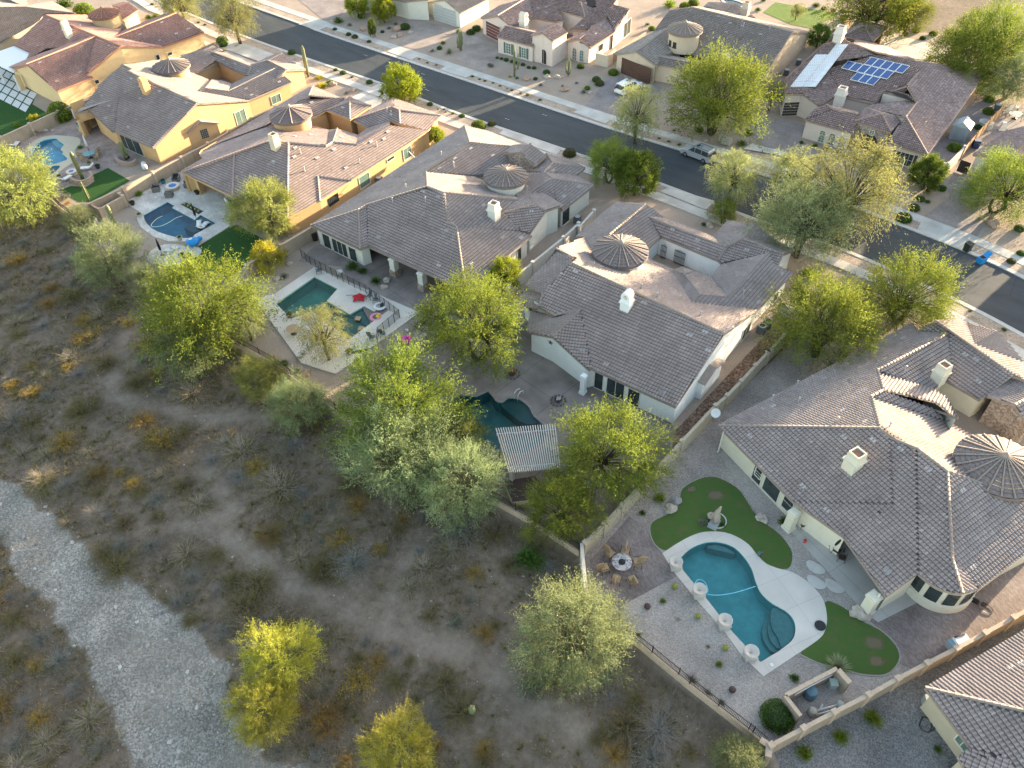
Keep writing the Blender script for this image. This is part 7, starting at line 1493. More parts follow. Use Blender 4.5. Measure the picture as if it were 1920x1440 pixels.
# patio seats under the cream house roof
for k,t in enumerate(('p1275,265','p1370,315','p1420,370','p1460,410','p1490,450')): chair(t,2.2+k*.3,'%s dark patio chair in the row under the cream house roof'%['first','second','third','fourth','fifth'][k],'dark chairs on the cream patio',BRZ,BRZ)
q=G('x1423,1040',0); m=MB(); m.smooth=True; m.ball(0,0,.18,.18,10,7); m.ball(.16,.1,.42,.09,8,6); m.tube([(0,0,.2),(.1,.05,.4)],.05,6); o=m.done('garden_ornament',mat('verdigris',(.08,.13,.13),rough=.5),None,q); tag(o,'small dark green ornament on gravel by the cream patio','ornament') if 0 else tag(o,'small dark green ornament on gravel by the cream patio','ornament')
q=G('p1285,350',0); m=MB(); m.lathe(0,0,[(.1,0),(.14,.3),(.05,.34)],10); tag(m.done('red_lantern',mat('red enamel',(.5,.06,.05)),None,q),'little red lantern at the edge of the cream patio','lantern')
# white grill island by lower wall, fire pit, hose reel
q=G('x1800,1203',.9); r=thing('outdoor_grill','white outdoor grill cart against the lower wall','grill',(q[0],q[1],0),G('x1830,1190')[1]*0+.58+math.pi/2-1.2); m=MB(); m.box(0,0,.1,1.5,.8,.75); m.done('cabinet',mat('steel grey',(.3,.32,.33),rough=.4),r); m=MB(); m.box(.15,.0,.85,1.15,.78,.28,0,.92); m.done('hood',WHP,r); m=MB(); m.box(-.6,0,.85,.35,.7,.08); m.done('side_shelf',mat('blue glass',(.15,.3,.42),rough=.3),r); m=MB(); m.box(.1,.32,1.12,.9,.12,.06); m.done('handle',BLACK,r)
q=G('x1826,1128',.2); r=thing('patio_set','black bistro chair and coiled hose beside the round bay','chair',(q[0],q[1],0)); m=MB(); m.box(0,0,.35,.5,.5,.06); m.box(0,-.25,.4,.5,.06,.5); m.box(.7,.1,.3,.4,.4,.08); m.done('seat',BLACK,r); m=MB(); m.tube([(.9+.55*math.cos(a),.1+.4*math.sin(a),.04) for a in np.linspace(0,6.0,20)],.025,5); m.done('hose_coil',BLACK,r)
hose('N150,930 N250,950 N280,1040 N200,1080 N130,1020 N170,930 N250,980 N240,1060',.03,'black coiled garden hose in grey gravel below the utility meters',BLACK,.03,'garden_hose')
q=G('x1738,1318',.3); r=thing('utility_meters','grey utility meters on the end of the tan corner house','utility meter',(q[0],q[1],0),.5); m=MB(); m.box(0,0,.2,.7,.5,.9); m.done('cabinet',mat('meter grey',(.3,.33,.32),rough=.5),r); m=MB(); m.box(.5,.2,.3,.4,.4,.7); m.lathe(.5,-.2,[(.16,.5),(.16,1.0),(0,1.02)],12); m.done('meter',mat('meter dark',(.05,.07,.07),rough=.4),r)
# pool equipment
q=G('z960,950',.5); r=thing('pool_filter','blue cylindrical pool filter inside the equipment enclosure','pool filter',(q[0],q[1],0)); m=MB(); m.smooth=False; m.lathe(0,0,[(.42,0),(.45,.1),(.45,.85),(.4,.95),(.12,1.02),(0,1.03)],20); m.done('tank',mat('filter blue grey',(.10,.17,.22),rough=.4),r)
q=G('z1465,745',.5); m=MB(); m.box(0,0,0,.5,.5,.75,.6); m.box(0,0,.75,.56,.56,.06,.6); tag(m.done('control_box',mat('box mint',(.42,.5,.46),rough=.5),None,(q[0],q[1],0)),'pale mint box standing in the equipment enclosure','equipment box')
q=G('z1000,1380',.3); q2=G('z1620,1210',.3); r=thing('pool_pump','white pool pump with pipework along the long wall','pump',(q[0],q[1],0)); d=(q2-q); m=MB(); m.smooth=True; m.tube([(0,0,.35),tuple(d*.9+np.array([0,0,.35]))],.07,8); m.tube([(.1,-.25,.3),tuple(d*.85+np.array([.1,-.25,.3]))],.06,8); m.tube([tuple(d*.25+np.array([0,0,.35])),tuple(d*.25+np.array([0,.5,.4]))],.05,6); m.done('pipes',mat('pvc',(.55,.57,.56),rough=.4),r); m=MB(); m.lathe(0,0,[(.3,0),(.33,.4),(.25,.6),(.1,.65),(0,.66)],16); m.done('strainer',mat('pump tan',(.38,.37,.32)),r); m=MB(); m.lathe(d[0],d[1],[(.28,0),(.3,.35),(.2,.5),(0,.52)],16); m.done('motor',mat('pump grey',(.35,.40,.38)),r)
hose('z600,1000 z760,900 z980,780 z1450,540',1.2,'white pipes running along the enclosure wall',WHP,.05,'pvc_pipe',1)
# bowls at white house, pool rail
for t,l,c in (('v62,1115','red succulent bowl on the stamped patio',(.25,.04,.05)),('v320,1265','white flowered bowl on the stamped patio',(.45,.42,.42))):
    q=G(t,0); r=thing('planter_bowl',l,'planter',q); m=MB(); m.lathe(0,0,[(.25,0),(.42,.3),(.36,.32),(0,.3)],18); m.done('bowl',mat('dark pot',(.05,.045,.045)),r); rock=MB(); 
    for k in range(12): a=k*.52; rock.ball(.72*math.cos(a),.72*math.sin(a),.05,.13,6,4)
    rock.done('stone_ring',mat('ring stone',(.14,.12,.11),var=.3),r); f=MB()
    for k in range(14): a=k*2.4; f.ball(.22*math.cos(a)*(k%3)/2,.22*math.sin(a)*(k%3)/2,.38+.05*(k%2),.1,6,4)
    f.done('flowers',mat('flowers %s'%l[:3],c,var=.4,vs=20),r)
q=G('C80,1180',0); m=MB(); m.smooth=True
for dx in (-.22,.22): m.tube([(dx,-.5,-.1),(dx,-.35,.75),(dx,0,.9),(dx,.45,.7),(dx,.5,.0)],.03,6)
tag(m.done('grab_rail',WHP,None,q),'white tubular grab rail at the dark pool','grab rail')
q=G('D1475,480',.9); 
for k,(t) in enumerate(('D1470,450','D1545,390')):
    q=G(t,.95); r=thing('air_conditioner',('larger front air conditioner beside the white house' if k==0 else 'rear air conditioner beside the white house wall'),'air conditioner',(q[0],q[1],0),0,'air conditioners of the white house'); m=MB(); m.box(0,0,0,.85,.85,.95,0,.97); m.done('casing',mat('ac slate',(.11,.13,.14),rough=.5),r); m=MB(); m.lathe(0,0,[(.42,.95),(.43,.99),(.3,1.0),(.3,.96)],20); m.done('fan_ring',mat('ac ring',(.4,.42,.41),rough=.5),r); m=MB(); m.lathe(0,0,[(.3,.97),(0,.97)],20); m.done('fan_grille',BLACK,r)
for t,l in (('f1090,1180','air conditioner between the ochre and ivory houses'),('A785,240','air conditioner behind the gate of the ivory side yard'),('k1720,545','air conditioner beside the turreted house right wall'),('k1610,635','second air conditioner beside the turreted house near the willow'),('m1690,950','black metal cart behind the grey shed') ):
    q=G(t,.7); r=thing('air_conditioner',l,'air conditioner',(q[0],q[1],0)) if 'cart' not in l else thing('garden_cart',l,'cart',(q[0],q[1],0)); m=MB(); m.box(0,0,0,.8,.8,.85,.3); m.done('casing',mat('ac slate',(.11,.13,.14),rough=.5),r); m=MB(); m.lathe(0,0,[(.36,.86),(.36,.9),(.24,.9),(.24,.87),(0,.87)],18); m.done('fan_ring',mat('ac ring',(.4,.42,.41),rough=.5),r)
# satellite dish on wall
q=G('v1205,1332',2.1); r=thing('satellite_dish','white satellite dish on the long wall by the white house','satellite dish',q); m=MB(); m.smooth=True; m.lathe(0,0,[(.0,0),(.3,.06),(.45,.14)],20); o=m.done('dish',WHP,r); o.rotation_euler=(.9,.2,.3); m=MB(); m.tube([(0,0,-.4),(0,0,.1)],.03,6); m.done('mast',WHP,r)
q=G('f1485,895',3.2); r=thing('antenna','white roof antenna leaning over the ivory house left eave','antenna',q); m=MB(); m.tube([(-.5,0,.3),(.5,.0,-.3)],.05,5); m.tube([(.45,.0,.5),(-.1,0,-.4)],.05,5); m.done('dish_arm',WHP,r)
# emerald pool things
def umbrella(px,label,col,h=2.4,lean=0,openr=None):
    q=G(px,0); r=thing('patio_umbrella',label,'umbrella',q); m=MB(); m.lathe(0,0,[(.25,0),(.25,.06),(.03,.1),(.03,h)],10); m.done('pole',BRZ,r); m=MB(); m.smooth=True
    if openr:
        for k in range(8): a=k*.785; b_=a+.785; m.quad((0,0,h),(openr*math.cos(a),openr*math.sin(a),h-.45),(openr*math.cos(b_),openr*math.sin(b_),h-.45))
    else: m.lathe(0,0,[(.12,.8),(.17,1.1),(.14,1.6),(.06,h),(.001,h+.05)],9)
    m.done('canopy',mat('canvas '+label[:9],col,rough=.95,var=.12),r); return r
RED=mat('red canvas',(.45,.02,.03),rough=.9,var=.3)
q=G('u820,480',.1); r=thing('fallen_umbrella','crumpled red umbrella lying on the emerald pool deck','umbrella',q); m=MB(); ang=[0,.5,1.1,1.7,2.3,2.9,3.5,4.0,4.7,5.3]; 
for i,a in enumerate(ang):
    b_=ang[(i+1)%len(ang)]; l=(.95,.55)[i%2]; l2=(.95,.55)[(i+1)%2]; m.quad((0,0,.6),(l*math.cos(a),l*math.sin(a),.08+.2*(i%2)),(l2*math.cos(b_),l2*math.sin(b_),.08+.2*((i+1)%2)))
m.done('canopy',RED,r); m=MB(); m.tube([(-.2,-.1,.5),(-1.6,-.5,.05)],.03,6); m.done('pole',BRZ,r)
CHG=mat('sling chair slate',(.10,.13,.15),rough=.7)
for t,a,l in (('u880,480',.2,'left slate sling chair against the mesh fence'),('u915,500',.5,'right slate sling chair against the mesh fence'),('u955,690',2.4,'slate sling chair outside the end of the mesh fence'),('u895,710',2.,'small wire chair on the lower end of the emerald deck'),('u595,335',.8,'grey folding chair at the top corner of the emerald deck')): chair(t,a+math.pi,l,None,CHG,BRZ,.1)
def ringfloat(px,label,c1,c2,r0=.62,z=-.1):
    q=G(px,z); r=thing('pool_float',label,'pool float',q); m=MB(); m.smooth=True; m.lathe(0,0,[(r0+.17*math.cos(t)-.05,.1+.13*math.sin(t)) for t in np.linspace(0,6.283,9)],20); m.done('ring',mat('float '+label[:8],c1,rough=.35),r); m=MB(); m.smooth=True; m.ball(.2,.12,.25,.26,10,7,.8); m.ball(.3,.2,.5,.14,8,6); m.done('float_figure',mat('figure '+label[:8],c2,rough=.4),r)
ringfloat('u938,525','white swim ring with a black figure on the deck corner',(.65,.65,.68),(.02,.04,.06),z=.12); ringfloat('u917,588','pink and yellow swim ring floating in the emerald pool',(.60,.25,.36),(.75,.55,.05))
q=G('u1083,715',.2); m=MB(); m.smooth=True; m.lathe(0,0,[(.3,0),(.65,.12),(.6,.25),(.3,.3),(0,.28)],20); m.box(.1,.2,.25,.3,.2,.25); tag(m.done('pink_toy',mat('magenta plastic',(.45,.02,.26),rough=.4),None,q),'magenta round toy on the gravel below the emerald deck','toy')
q=G('u1090,660',0); m=MB(); m.box(0,0,0,.3,.2,.2); tag(m.done('white_box',WHP,None,q),'little white box above the magenta toy','box')
for t,l,z in (('u812,588','small square tan stool standing in the emerald pool',-.3),('u830,645','larger square brown stool standing in the emerald pool',-.3)):
    q=G(t,.1); m=MB(); m.box(0,0,-.6,.3,.3,.55,.5); m.box(0,0,-.05,.62,.62,.12,.5); tag(m.done('pool_stool',mat('stool tan',(.36,.27,.17),var=.25),None,(q[0],q[1],.0)),l,'stool')
for t,l,c in (('u430,580','brown clay urn at the left side of the emerald pool',(.20,.14,.11)),('u490,805','white planter at the lower corner of the emerald deck',(.55,.53,.50)),('u765,785','dark planter bowl by the emerald pool steps',(.14,.13,.12)),('u710,340','white toilet shaped planter outside the mesh fence',(.55,.55,.53)),('h310,400','black planter pot at the left of the navy pool deck',(.03,.03,.03)),('h1090,270','black planter pot beside the ochre patio column',(.03,.03,.035)),('h395,545','white bowl planter at the upper left of the navy pool',(.5,.48,.44)),('h880,820','white bowl planter at the lower rim of the navy pool',(.5,.48,.44)),('h910,1030','black pot with spiky plant on the round patio',(.03,.04,.05)),('h985,1030','teal pot with plant on the round patio',(.03,.10,.13)),('g1345,550','stone bowl planter on pillar beside the white daybed',(.4,.33,.27)),('g895,745','stone bowl planter at the lower pool pillar',(.4,.33,.27)),('g1470,590','square navy planter at the edge of the pink flagstones',(.03,.05,.08)),('u815,840' ,'small planter near the steps of the emerald deck',(.3,.25,.2)),('h680,140','little blue pot at the wall behind the round fire pit',(.05,.2,.3))):
    q=G(t,.15); r=thing('planter',l,'planter',(q[0],q[1],0)); m=MB(); m.lathe(0,0,[(.22,0),(.36,.42),(.4,.5),(.34,.5),(.3,.42),(0,.42)],16); m.done('pot',mat('pot '+l[:14],c,rough=.6,var=.15),r)
    if 'white planter at' not in l and 'toilet' not in l:
        o=bpy.data.objects.new('plant',SH['bushL'][0] if 'bowl' in l else SH['bush'][0]); COL.objects.link(o); o.parent=r; o.location=(0,0,.42); o.scale=(.42,.42,.4)
q=G('u450,665',.4); r=thing('round_table','round tan patio table behind the willow on the emerald deck','table',(q[0],q[1],.1)); m=MB(); m.lathe(0,0,[(.35,0),(.06,.1),(.06,.7)],12); m.done('table_base',BRZ,r); m=MB(); m.lathe(0,0,[(.7,.7),(.72,.75),(0,.76)],22); m.done('tabletop',WIK,r)
# steps at deck
st=MB(); a=[G(p,0) for p in pts('u800,800 u850,750 u905,770 u850,825')]
for k in range(3): st.box(*(a[0]+(a[1]-a[0])*.5+(a[3]-a[0])*(.15+.25*k))[:2],-.3,1.9-.1*k,.45,.38-.11*k+.02,.9)
tag(st.done('deck_steps',DECKW),'cream steps leading down from the emerald pool deck','steps')
# ochre yard: fire pit and four wicker armchairs
def firepit(px,label,r0=.85,st=TRAV,z=.55):
    q=G(px,z); r=thing('fire_pit',label,'fire pit',(q[0],q[1],0)); m=MB(); m.lathe(0,0,[(r0,0),(r0,z-.1)],26); m.done('pit_wall',BLKC,r); m=MB(); m.lathe(0,0,[(r0+.08,z-.1),(r0+.08,z),(r0*.62,z),(r0*.62,z-.12)],26); m.done('rim',mat('rim stone',(.58,.54,.46)),r); m=MB(); m.lathe(0,0,[(r0*.61,z-.06),(0,z-.05)],22); m.done('blue_glass',mat('blue fire glass',(.04,.16,.50),rough=.25,var=.4,vs=30),r)
firepit('h787,175','round stone fire pit with blue glass in the travertine patio'); firepit('g1065,645','terracotta rimmed fire pit with blue glass by the spa',.62)
def armchair(px,rz,label):
    q=G(px,.3); r=thing('wicker_armchair',label,'armchair',(q[0],q[1],.02),rz,'wicker armchairs round the fire pit'); m=MB(); m.box(0,0,0,.95,.95,.4); m.box(-.42,0,.4,.14,.95,.28); m.box(.42,0,.4,.14,.95,.28); m.box(0,-.42,.4,.7,.13,.5); m.done('frame',WIKG,r); m=MB(); m.box(0,.05,.4,.68,.78,.14); m.box(0,-.3,.54,.68,.14,.34); m.done('cushion',CUSH,r)
for t,l in (('h833,95','behind the pit, nearest the house'),('h970,165','to the right of the pit'),('h592,220','to the left of the pit'),('h750,285','in front of the pit')):
    c=G(t,.3); f=G('h787,175',.5); armchair(t,math.atan2(f[1]-c[1],f[0]-c[0])-math.pi/2,'grey wicker armchair with black cushion, '+l)
# white in-pool loungers, blue float, closed black umbrella, ball shrubs
for t,l,a in (('h1110,640','left white lounger on the baja shelf',.9),('h1170,660','right white lounger on the baja shelf',.2)):
    q=G(t,-.1); r=thing('pool_lounger',l,'lounger',(q[0],q[1],-.22),a); m=MB(); m.smooth=True; P=[(0,-.85,.35),(0,-.45,.12),(0,.1,.22),(0,.5,.3),(0,.9,.12)]
    for i in range(4): m.beam(P[i],P[i+1],.62,.14)
    m.done('shell',WHP,r)
umbrella('h1085,600','closed black umbrella standing in the navy pool',(.02,.02,.025),2.6); umbrella('h670,1015','closed black umbrella on the round patio',(.02,.02,.025),2.4); umbrella('g1340,345','closed white umbrella through the glass table',(.62,.62,.6),2.4); umbrella('a1410,0','x',(.6,.6,.6)) if 0 else umbrella('c125,1210','closed pale striped umbrella beside the tan house porch',(.5,.52,.5),2.4)
q=G('h1035,865',.3); r=thing('pool_float','big bright blue inflatable on the corner of the turf','pool float',(q[0],q[1],0)); m=MB(); m.smooth=True; m.ball(0,0,.45,.85,14,9,.55); m.ball(.15,.9,.5,.4,12,8,.7); m.done('float_body',BLUEP,r); m=MB(); m.ball(-.1,-.05,.72,.4,10,6,.55); m.done('float_patch',WHP,r)
for k,t in enumerate(('h945,405','h985,430','h1025,450','h1065,472','h1105,492')):
    q=G(t,.05); m=MB(); m.smooth=True; m.ball(0,0,.13,.19,10,7,.85,.2,k); tag(m.done('barrel_cactus',mat('barrel cactus lime',(.22,.26,.06),var=.3,vs=9),None,q),['first','second','third','fourth','fifth'][k]+' little barrel cactus in the black planting strip','cactus','barrel cacti in the black strip')
for t,l in (('h740,955','left glass low table on the round patio'),('h820,930','right white low table on the round patio')):
    q=G(t,.3); m=MB(); m.box(0,0,0,.9,.7,.4,.5); tag(m.done('low_table',mat('pale table',(.52,.54,.52),rough=.3),None,(q[0],q[1],.01)),l,'table')
q=G('h1440,400',.3); chair('h1480,400',1.,'black chair with white towel beside the pale palo verde',None,CUSH,BLACK); m=MB(); m.smooth=True; m.tube([(0,0,.9),(.1,.1,.5),(.3,.25,.1)],[.16,.22,.2],8); tag(m.done('white_towel',WHP,None,q),'white rolled towel by the black chair','towel')
q=G('g1330,380',.7); r=thing('glass_table','green glass dining table on the pink flagstones','table',(q[0],q[1],0)); m=MB(); m.lathe(0,0,[(.4,0),(.06,.1),(.06,.68)],10); m.done('table_base',BRZ,r); m=MB(); m.lathe(0,0,[(.85,.7),(.85,.74),(0,.74)],24); m.done('tabletop',mat('teal glass',(.10,.22,.22),rough=.15),r)
for k,a in enumerate((.3,1.5,2.7,3.9,5.1)): chair(np.array([q[0]+1.25*math.cos(a),q[1]+1.25*math.sin(a),0]),a+math.pi/2,'%s wire dining chair round the green glass table'%['first','second','third','fourth','fifth'][k],'dining chairs round the glass table',WIK,BRZ)
for t,a,l in (('g240,240',.7,'white chaise longue beside the bright blue pool'),('g1280,600',2.4,'white daybed between the fire pit and the bowl pillar'),('g1010,745',.2,'white curved bench near the spa')):
    q=G(t,.3); r=thing('sun_lounger',l,'lounger',(q[0],q[1],0),a); m=MB(); m.box(0,0,.3,.62,1.3,.12); m.beam((0,-.6,.38),(0,-1.2,.85),.62,.12); m.done('mattress',WHP,r)
    for sx in (-.25,.25):
        for sy in (-.5,.55): m=MB(); m.box(sx,sy,0,.05,.05,.3); m.done('leg',BRZ,r)
q=G('y490,860',.3); r=thing('propane_tank','white propane cylinder lying on the tan house terrace','tank',(q[0],q[1],0)); m=MB(); m.smooth=True; m.tube([(-.75,.35,.4),(-.65,.3,.4),(.65,-.3,.4),(.75,-.35,.4)],[.15,.36,.36,.15],14); m.done('cylinder',WHP,r); m=MB(); m.box(-.4,.18,0,.12,.5,.12,-.4); m.box(.4,-.18,0,.12,.5,.12,-.4); m.done('cradle',BLACK,r)
umb=[]
q=G('c190,1330',.5); m=MB(); m.box(0,0,0,.7,.5,.5); m.ball(.1,0,.75,.28,10,7); r=m.done('toy_box',mat('butter plastic',(.42,.38,.16)),None,q); tag(r,'yellow and teal toy beside the tan house porch column','toy'); m=MB(); m.ball(.1,0,.95,.3,10,7); m.done('toy_cover',TEALM,r)
pl=MB(); P=smoothpoly([G(p)[:2] for p in pts('g1080,800 g1200,850 g1330,820 g1390,760 g1370,700')],4,False); s=strip([np.array(p) for p in P],-.18,.18,-.02,.62); tag(s.done('planter_wall',mat('pinkish stone wall',(.36,.27,.22),var=.25,vs=5)),'curved pinkish stone planter wall above the small turf','planter wall')
P=smoothpoly([G(p)[:2] for p in pts('g1740,450 g1780,520 g1860,560 g1980,570 g2060,520')],4,False); s=strip([np.array(p) for p in P],-.18,.18,-.02,.6); tag(s.done('planter_wall',mat('pinkish stone wall',(.36,.27,.22))),'curved stone planter wall holding the column cacti','planter wall')
for t,l,c in (('g1700,1050','dark pump inside the tan walled enclosure',(.06,.07,.08)),('g1550,1165','white filter dome inside the tan walled enclosure',(.55,.55,.52)),('g1420,1390','white kettle grill outside the tan walled enclosure',(.5,.5,.5))):
    q=G(t,.4); m=MB(); m.smooth=True; m.lathe(0,0,[(.3,0),(.36,.5),(.3,.75),(.1,.85),(0,.86)],14); tag(m.done('pool_filter',mat('equip '+l[:6],c,rough=.5),None,(q[0],q[1],0)),l,'pool equipment')
q=G('u570,135',.4); m=MB(); m.lathe(0,0,[(.3,0),(.34,.9),(.36,.95),(0,.97)],14); tag(m.done('rain_barrel',BLACK,None,(q[0],q[1],0)),'black barrel at the corner of the ivory house','barrel')
# white shade over the red house patio
C4=[G(p,2.7) for p in pts('a-60,790 a215,690 a450,795 a380,905 a205,1090 a-60,960')]; c=np.mean(C4,0); c[2]=0; r=thing('patio_cover','flat white patio cover attached to the red roofed house','patio cover',c); m=MB(); m.prism([tuple((p-c)[:2]) for p in C4],2.62,2.74,bottom=True); m.done('cover',WHP,r)
for t in ('a200,1130','a-40,1010'): q=G(t,2.6)-c; m=MB(); m.box(q[0],q[1],0,.2,.2,2.6); m.done('post',WHP,r)
# solar panels
def solar(H,txt,n,m,label,matp,lift=.14):
    a,b,d=[H.onroof(p) for p in pts(txt)]; nn=np.cross(b-a,d-a); nn/=np.linalg.norm(nn); nn=nn if nn[2]>0 else -nn; c=(b+d)/2; r=thing('solar_array',label,'solar panels',c); u=(b-a)/n; v=(d-a)/m
    return a+nn*lift,u,v,nn,c,r,matp
SP=mat('solar cell blue',(.015,.06,.22),rough=.2,spec=.8,build=bricks(.16,.16,(.015,.07,.26),(.012,.055,.20),(.05,.10,.25),0,.006,0,.2)); SPW=mat('painted glare panel glass',(.62,.66,.70),rough=.18,spec=1.)  # second glass is near white: glare put into its base colour
def panels(A,cells,mt,fr):
    a,u,v,nn,c,r,_=A
    for (i,j) in cells:
        p=a+u*i+v*j-c; k=.035; q=[p+u*x+v*y for x,y in ((k,k),(1-k,k),(1-k,1-k),(k,1-k))]; m=MB(); m.quad(*q); f=[p+u*x+v*y-nn*.04 for x,y in ((0,0),(1,0),(1,1),(0,1))]; m.v+= [tuple(t) for t in f]; o=m.done('panel',mt,r); g=MB(); g.quad(*f); 
        for x in range(4): g.quad(f[x],f[(x+1)%4],f[(x+1)%4]+nn*.035,f[x]+nn*.035)
        for x in range(4): t0=q[x]; t1=q[(x+1)%4]; g.beam(t0,t1,.06,.05)
        g.done('frame',WHP,o)
A=solar(H10,'l830,238 l1155,320 l765,310',4.67,1,'array of blue solar panels stepped across the rose roof','b')
a0,u0,v0=A[0],A[1],A[2]
panels(A,[(i,0) for i in range(0,5)]+[(i,1) for i in range(-2,4)][0:]+[(i,2) for i in range(0,3)][:0]+[(i,1.0) for i in ()],SP,WHP) if 0 else None
e1=H10.onroof(pt('l762,305')); e2=H10.onroof(pt('l1040,372')); e3=H10.onroof(pt('l830,238')); uu=(e2-e1)/4; vv=(e3-e1); A=(e1+A[3]*.3,uu,vv,A[3],A[4],A[5],0)
panels(A,[(i,0) for i in range(5)]+[(i,-1) for i in range(4)]+[(-1,-.55),(-2,-.4)][:0]+[(-1,-1),(-2,-1)]+[(0.2,-2),(1.2,-2),(2.2,-2)],SP,WHP)
f=[H10.onroof(pt(p)) for p in ('l100,500','l330,210','l215,500')]; nn=np.cross(f[1]-f[0],f[2]-f[0]); nn/=np.linalg.norm(nn); nn=nn if nn[2]>0 else -nn
r=thing('solar_array','long solar array coloured glare white on the left slope of the rose roof','solar panels',f[0]); A=(f[0]+nn*.15,(f[1]-f[0])/6.,(f[2]-f[0])*1.0,nn,f[0],r,0); panels(A,[(i,j) for i in range(6) for j in range(2)]+[(6,1),(7,1)],SPW,WHP)
# pavilion behind the solar house
PV=House('garden_pavilion','open garden pavilion with rose tile hip roof behind the solar house','rose',STONE,'''
m485,235 m300,322 m560,378 | e 1 2 2.9 .36
m485,235 m560,378 m692,245 | e 1 2 2.9 .36
m485,235 m692,245 m425,170 | f
m485,235 m425,170 m300,322 | f''',cat='pavilion',opened='m610,330 m450,350')
# grey shed
def shed():
    C=[G(p,2.1) for p in pts('n1015,350 n1130,335 n1250,400 n1160,600 n940,540')]; base=[G(p,0) for p in pts('n940,545 n1160,600')]; q=(base[0]+base[1])/2; an=math.atan2(*(base[1]-base[0])[:2][::-1]); r=thing('garden_shed','pale blue grey resin shed in the paved side yard','shed',q,an); w=2.3; m=MB(); m.box(0,1.1,0,w,2.2,2.0); m.done('shed_body',mat('resin blue grey',(.30,.34,.36),rough=.5),r); m=MB()
    for sx in (-1,1): m.quad((0,-.1,2.75),(sx*(w/2+.1),-.1,1.95),(sx*(w/2+.1),2.35,1.95),(0,2.35,2.75))
    m.quad((-w/2,-.0,2.0),(w/2,-.0,2.0),(0,-.0,2.7)); m.quad((-w/2,2.2,2.0),(w/2,2.2,2.0),(0,2.2,2.7)); m.done('shed_roof',mat('resin roof',(.36,.41,.44),rough=.5),r); m=MB(); m.box(0,-.03,.1,1.3,.05,1.8); m.done('shed_door',mat('resin door',(.26,.30,.32)),r)
shed()
# covered patio set right edge
for k,(t,l) in enumerate((('n1790,190','cream dining chair at the right edge, topmost'),('n1860,310','cream dining chair at the right edge, lower'),('n1680,250','cream round seat beside the draped grill'))): chair(t,k*1.3,l,None,mat('cream sling',(.55,.52,.44)),BRZ,s=1.5)
q=G('n1820,240',.6); r=thing('round_table','round cream patio table at the right edge','table',(q[0],q[1],0)); m=MB(); m.lathe(0,0,[(.4,0),(.1,.1),(.1,.65)],10); m.done('table_base',BRZ,r); m=MB(); m.lathe(0,0,[(1.0,.65),(1.0,.72),(0,.73)],22); m.done('tabletop',mat('cream top',(.5,.47,.4)),r)
q=G('n1660,370',.8); r=thing('covered_grill','draped pale cover leaning by the wooden fence','grill',(q[0],q[1],0)); m=MB(); m.box(0,0,0,1.,.7,1.2,.6,.5); m.done('cover',mat('drape',(.5,.5,.48),var=.2),r)
q=G('n1430,360',.5); r=thing('covered_spa','grey covered round tub beside the wooden fence','hot tub',(q[0],q[1],0)); m=MB(); m.lathe(0,0,[(1.0,0),(1.0,.8),(1.02,.86),(0,.9)],22); m.done('cover',mat('tub cover',(.33,.35,.33)),r)
for t,c,l,cc in (('n1310,610',(.03,.06,.16),'dark blue bin behind the black side gate','b'),):
    q=G(t,.6); m=MB(); m.box(0,0,0,.8,.8,1.15,.4,1.12); tag(m.done('wheelie_bin',mat('navy bin',c,rough=.5),None,(q[0],q[1],0)),l,'bin')
a=G('n1110,820',1.7); b=G('n1240,870',1.7); m=MB(); m.beam((0,0,.9),tuple((b-a)[:2])+(.9,),.06,1.7); tag(m.done('side_gate',BLACK,None,(a[0],a[1],0)),'solid black side gate beside the pale wall','gate')
# ------------------------------------------------------------------ bins, utility boxes, lamp, pole
q=G('x1812,470',.05); r=thing('rubbish_bin','black wheeled rubbish bin at the far kerb','bin',(q[0],q[1],0),-.3); m=MB(); m.box(0,0,.05,.65,.7,1.0,0,1.15); m.done('bin_body',mat('bin black green',(.03,.04,.035),rough=.5),r); m=MB(); m.box(0,.02,1.06,.78,.84,.08); m.done('lid',mat('bin black green',(.03,.04,.035)),r)
for sx in (-.3,.3): m=MB(); m.tube([(sx-.04,.35,.12),(sx+.04,.35,.12)],.12,12); m.done('wheel',BLACK,r)
q=G('x1838,492',.05); r=thing('recycling_bin','bright blue recycling bin tipped in the street beside the black one','bin',(q[0],q[1],0),-.5); m=MB(); m.box(0,0,.05,.7,.75,.75,0,1.12); m.done('bin_body',BLUEP,r); m=MB(); m.beam((0,.45,.8),(0,.95,1.25),.75,.06); m.done('lid',BLUEP,r); m=MB(); m.box(0,0,.79,.6,.62,.02); m.done('opening',CUSH,r)
for sx in (-.3,.3): m=MB(); m.tube([(sx-.04,.35,.12),(sx+.04,.35,.12)],.12,12); m.done('wheel',BLACK,r)
q=G('k1010,1265',.1); m=MB(); m.lathe(0,0,[(.22,0),(.22,.9),(.18,1.0),(0,1.02)],12); tag(m.done('utility_pedestal',mat('pedestal',(.4,.42,.38)),None,q),'pale green utility pedestal by the far pavement','utility box')
q=G('k1068,1290',.1); m=MB(); m.box(0,0,0,1.3,1.1,.75,.0,.95); tag(m.done('transformer_box',mat('transformer',(.38,.36,.31)),None,q),'square tan transformer box by the far pavement','utility box')
q=G('b600,60',0); 
# street trunk pole near b1075 is the willow trunk; tall white pipe near white house
a=G('v1870,655',3.2); r=thing('flag_pole','white pole rising beside the mesquite right of the white house','pole',(a[0],a[1],0)); m=MB(); m.tube([(0,0,0),(0,0,3.6)],.06,8); m.done('shaft',WHP,r)
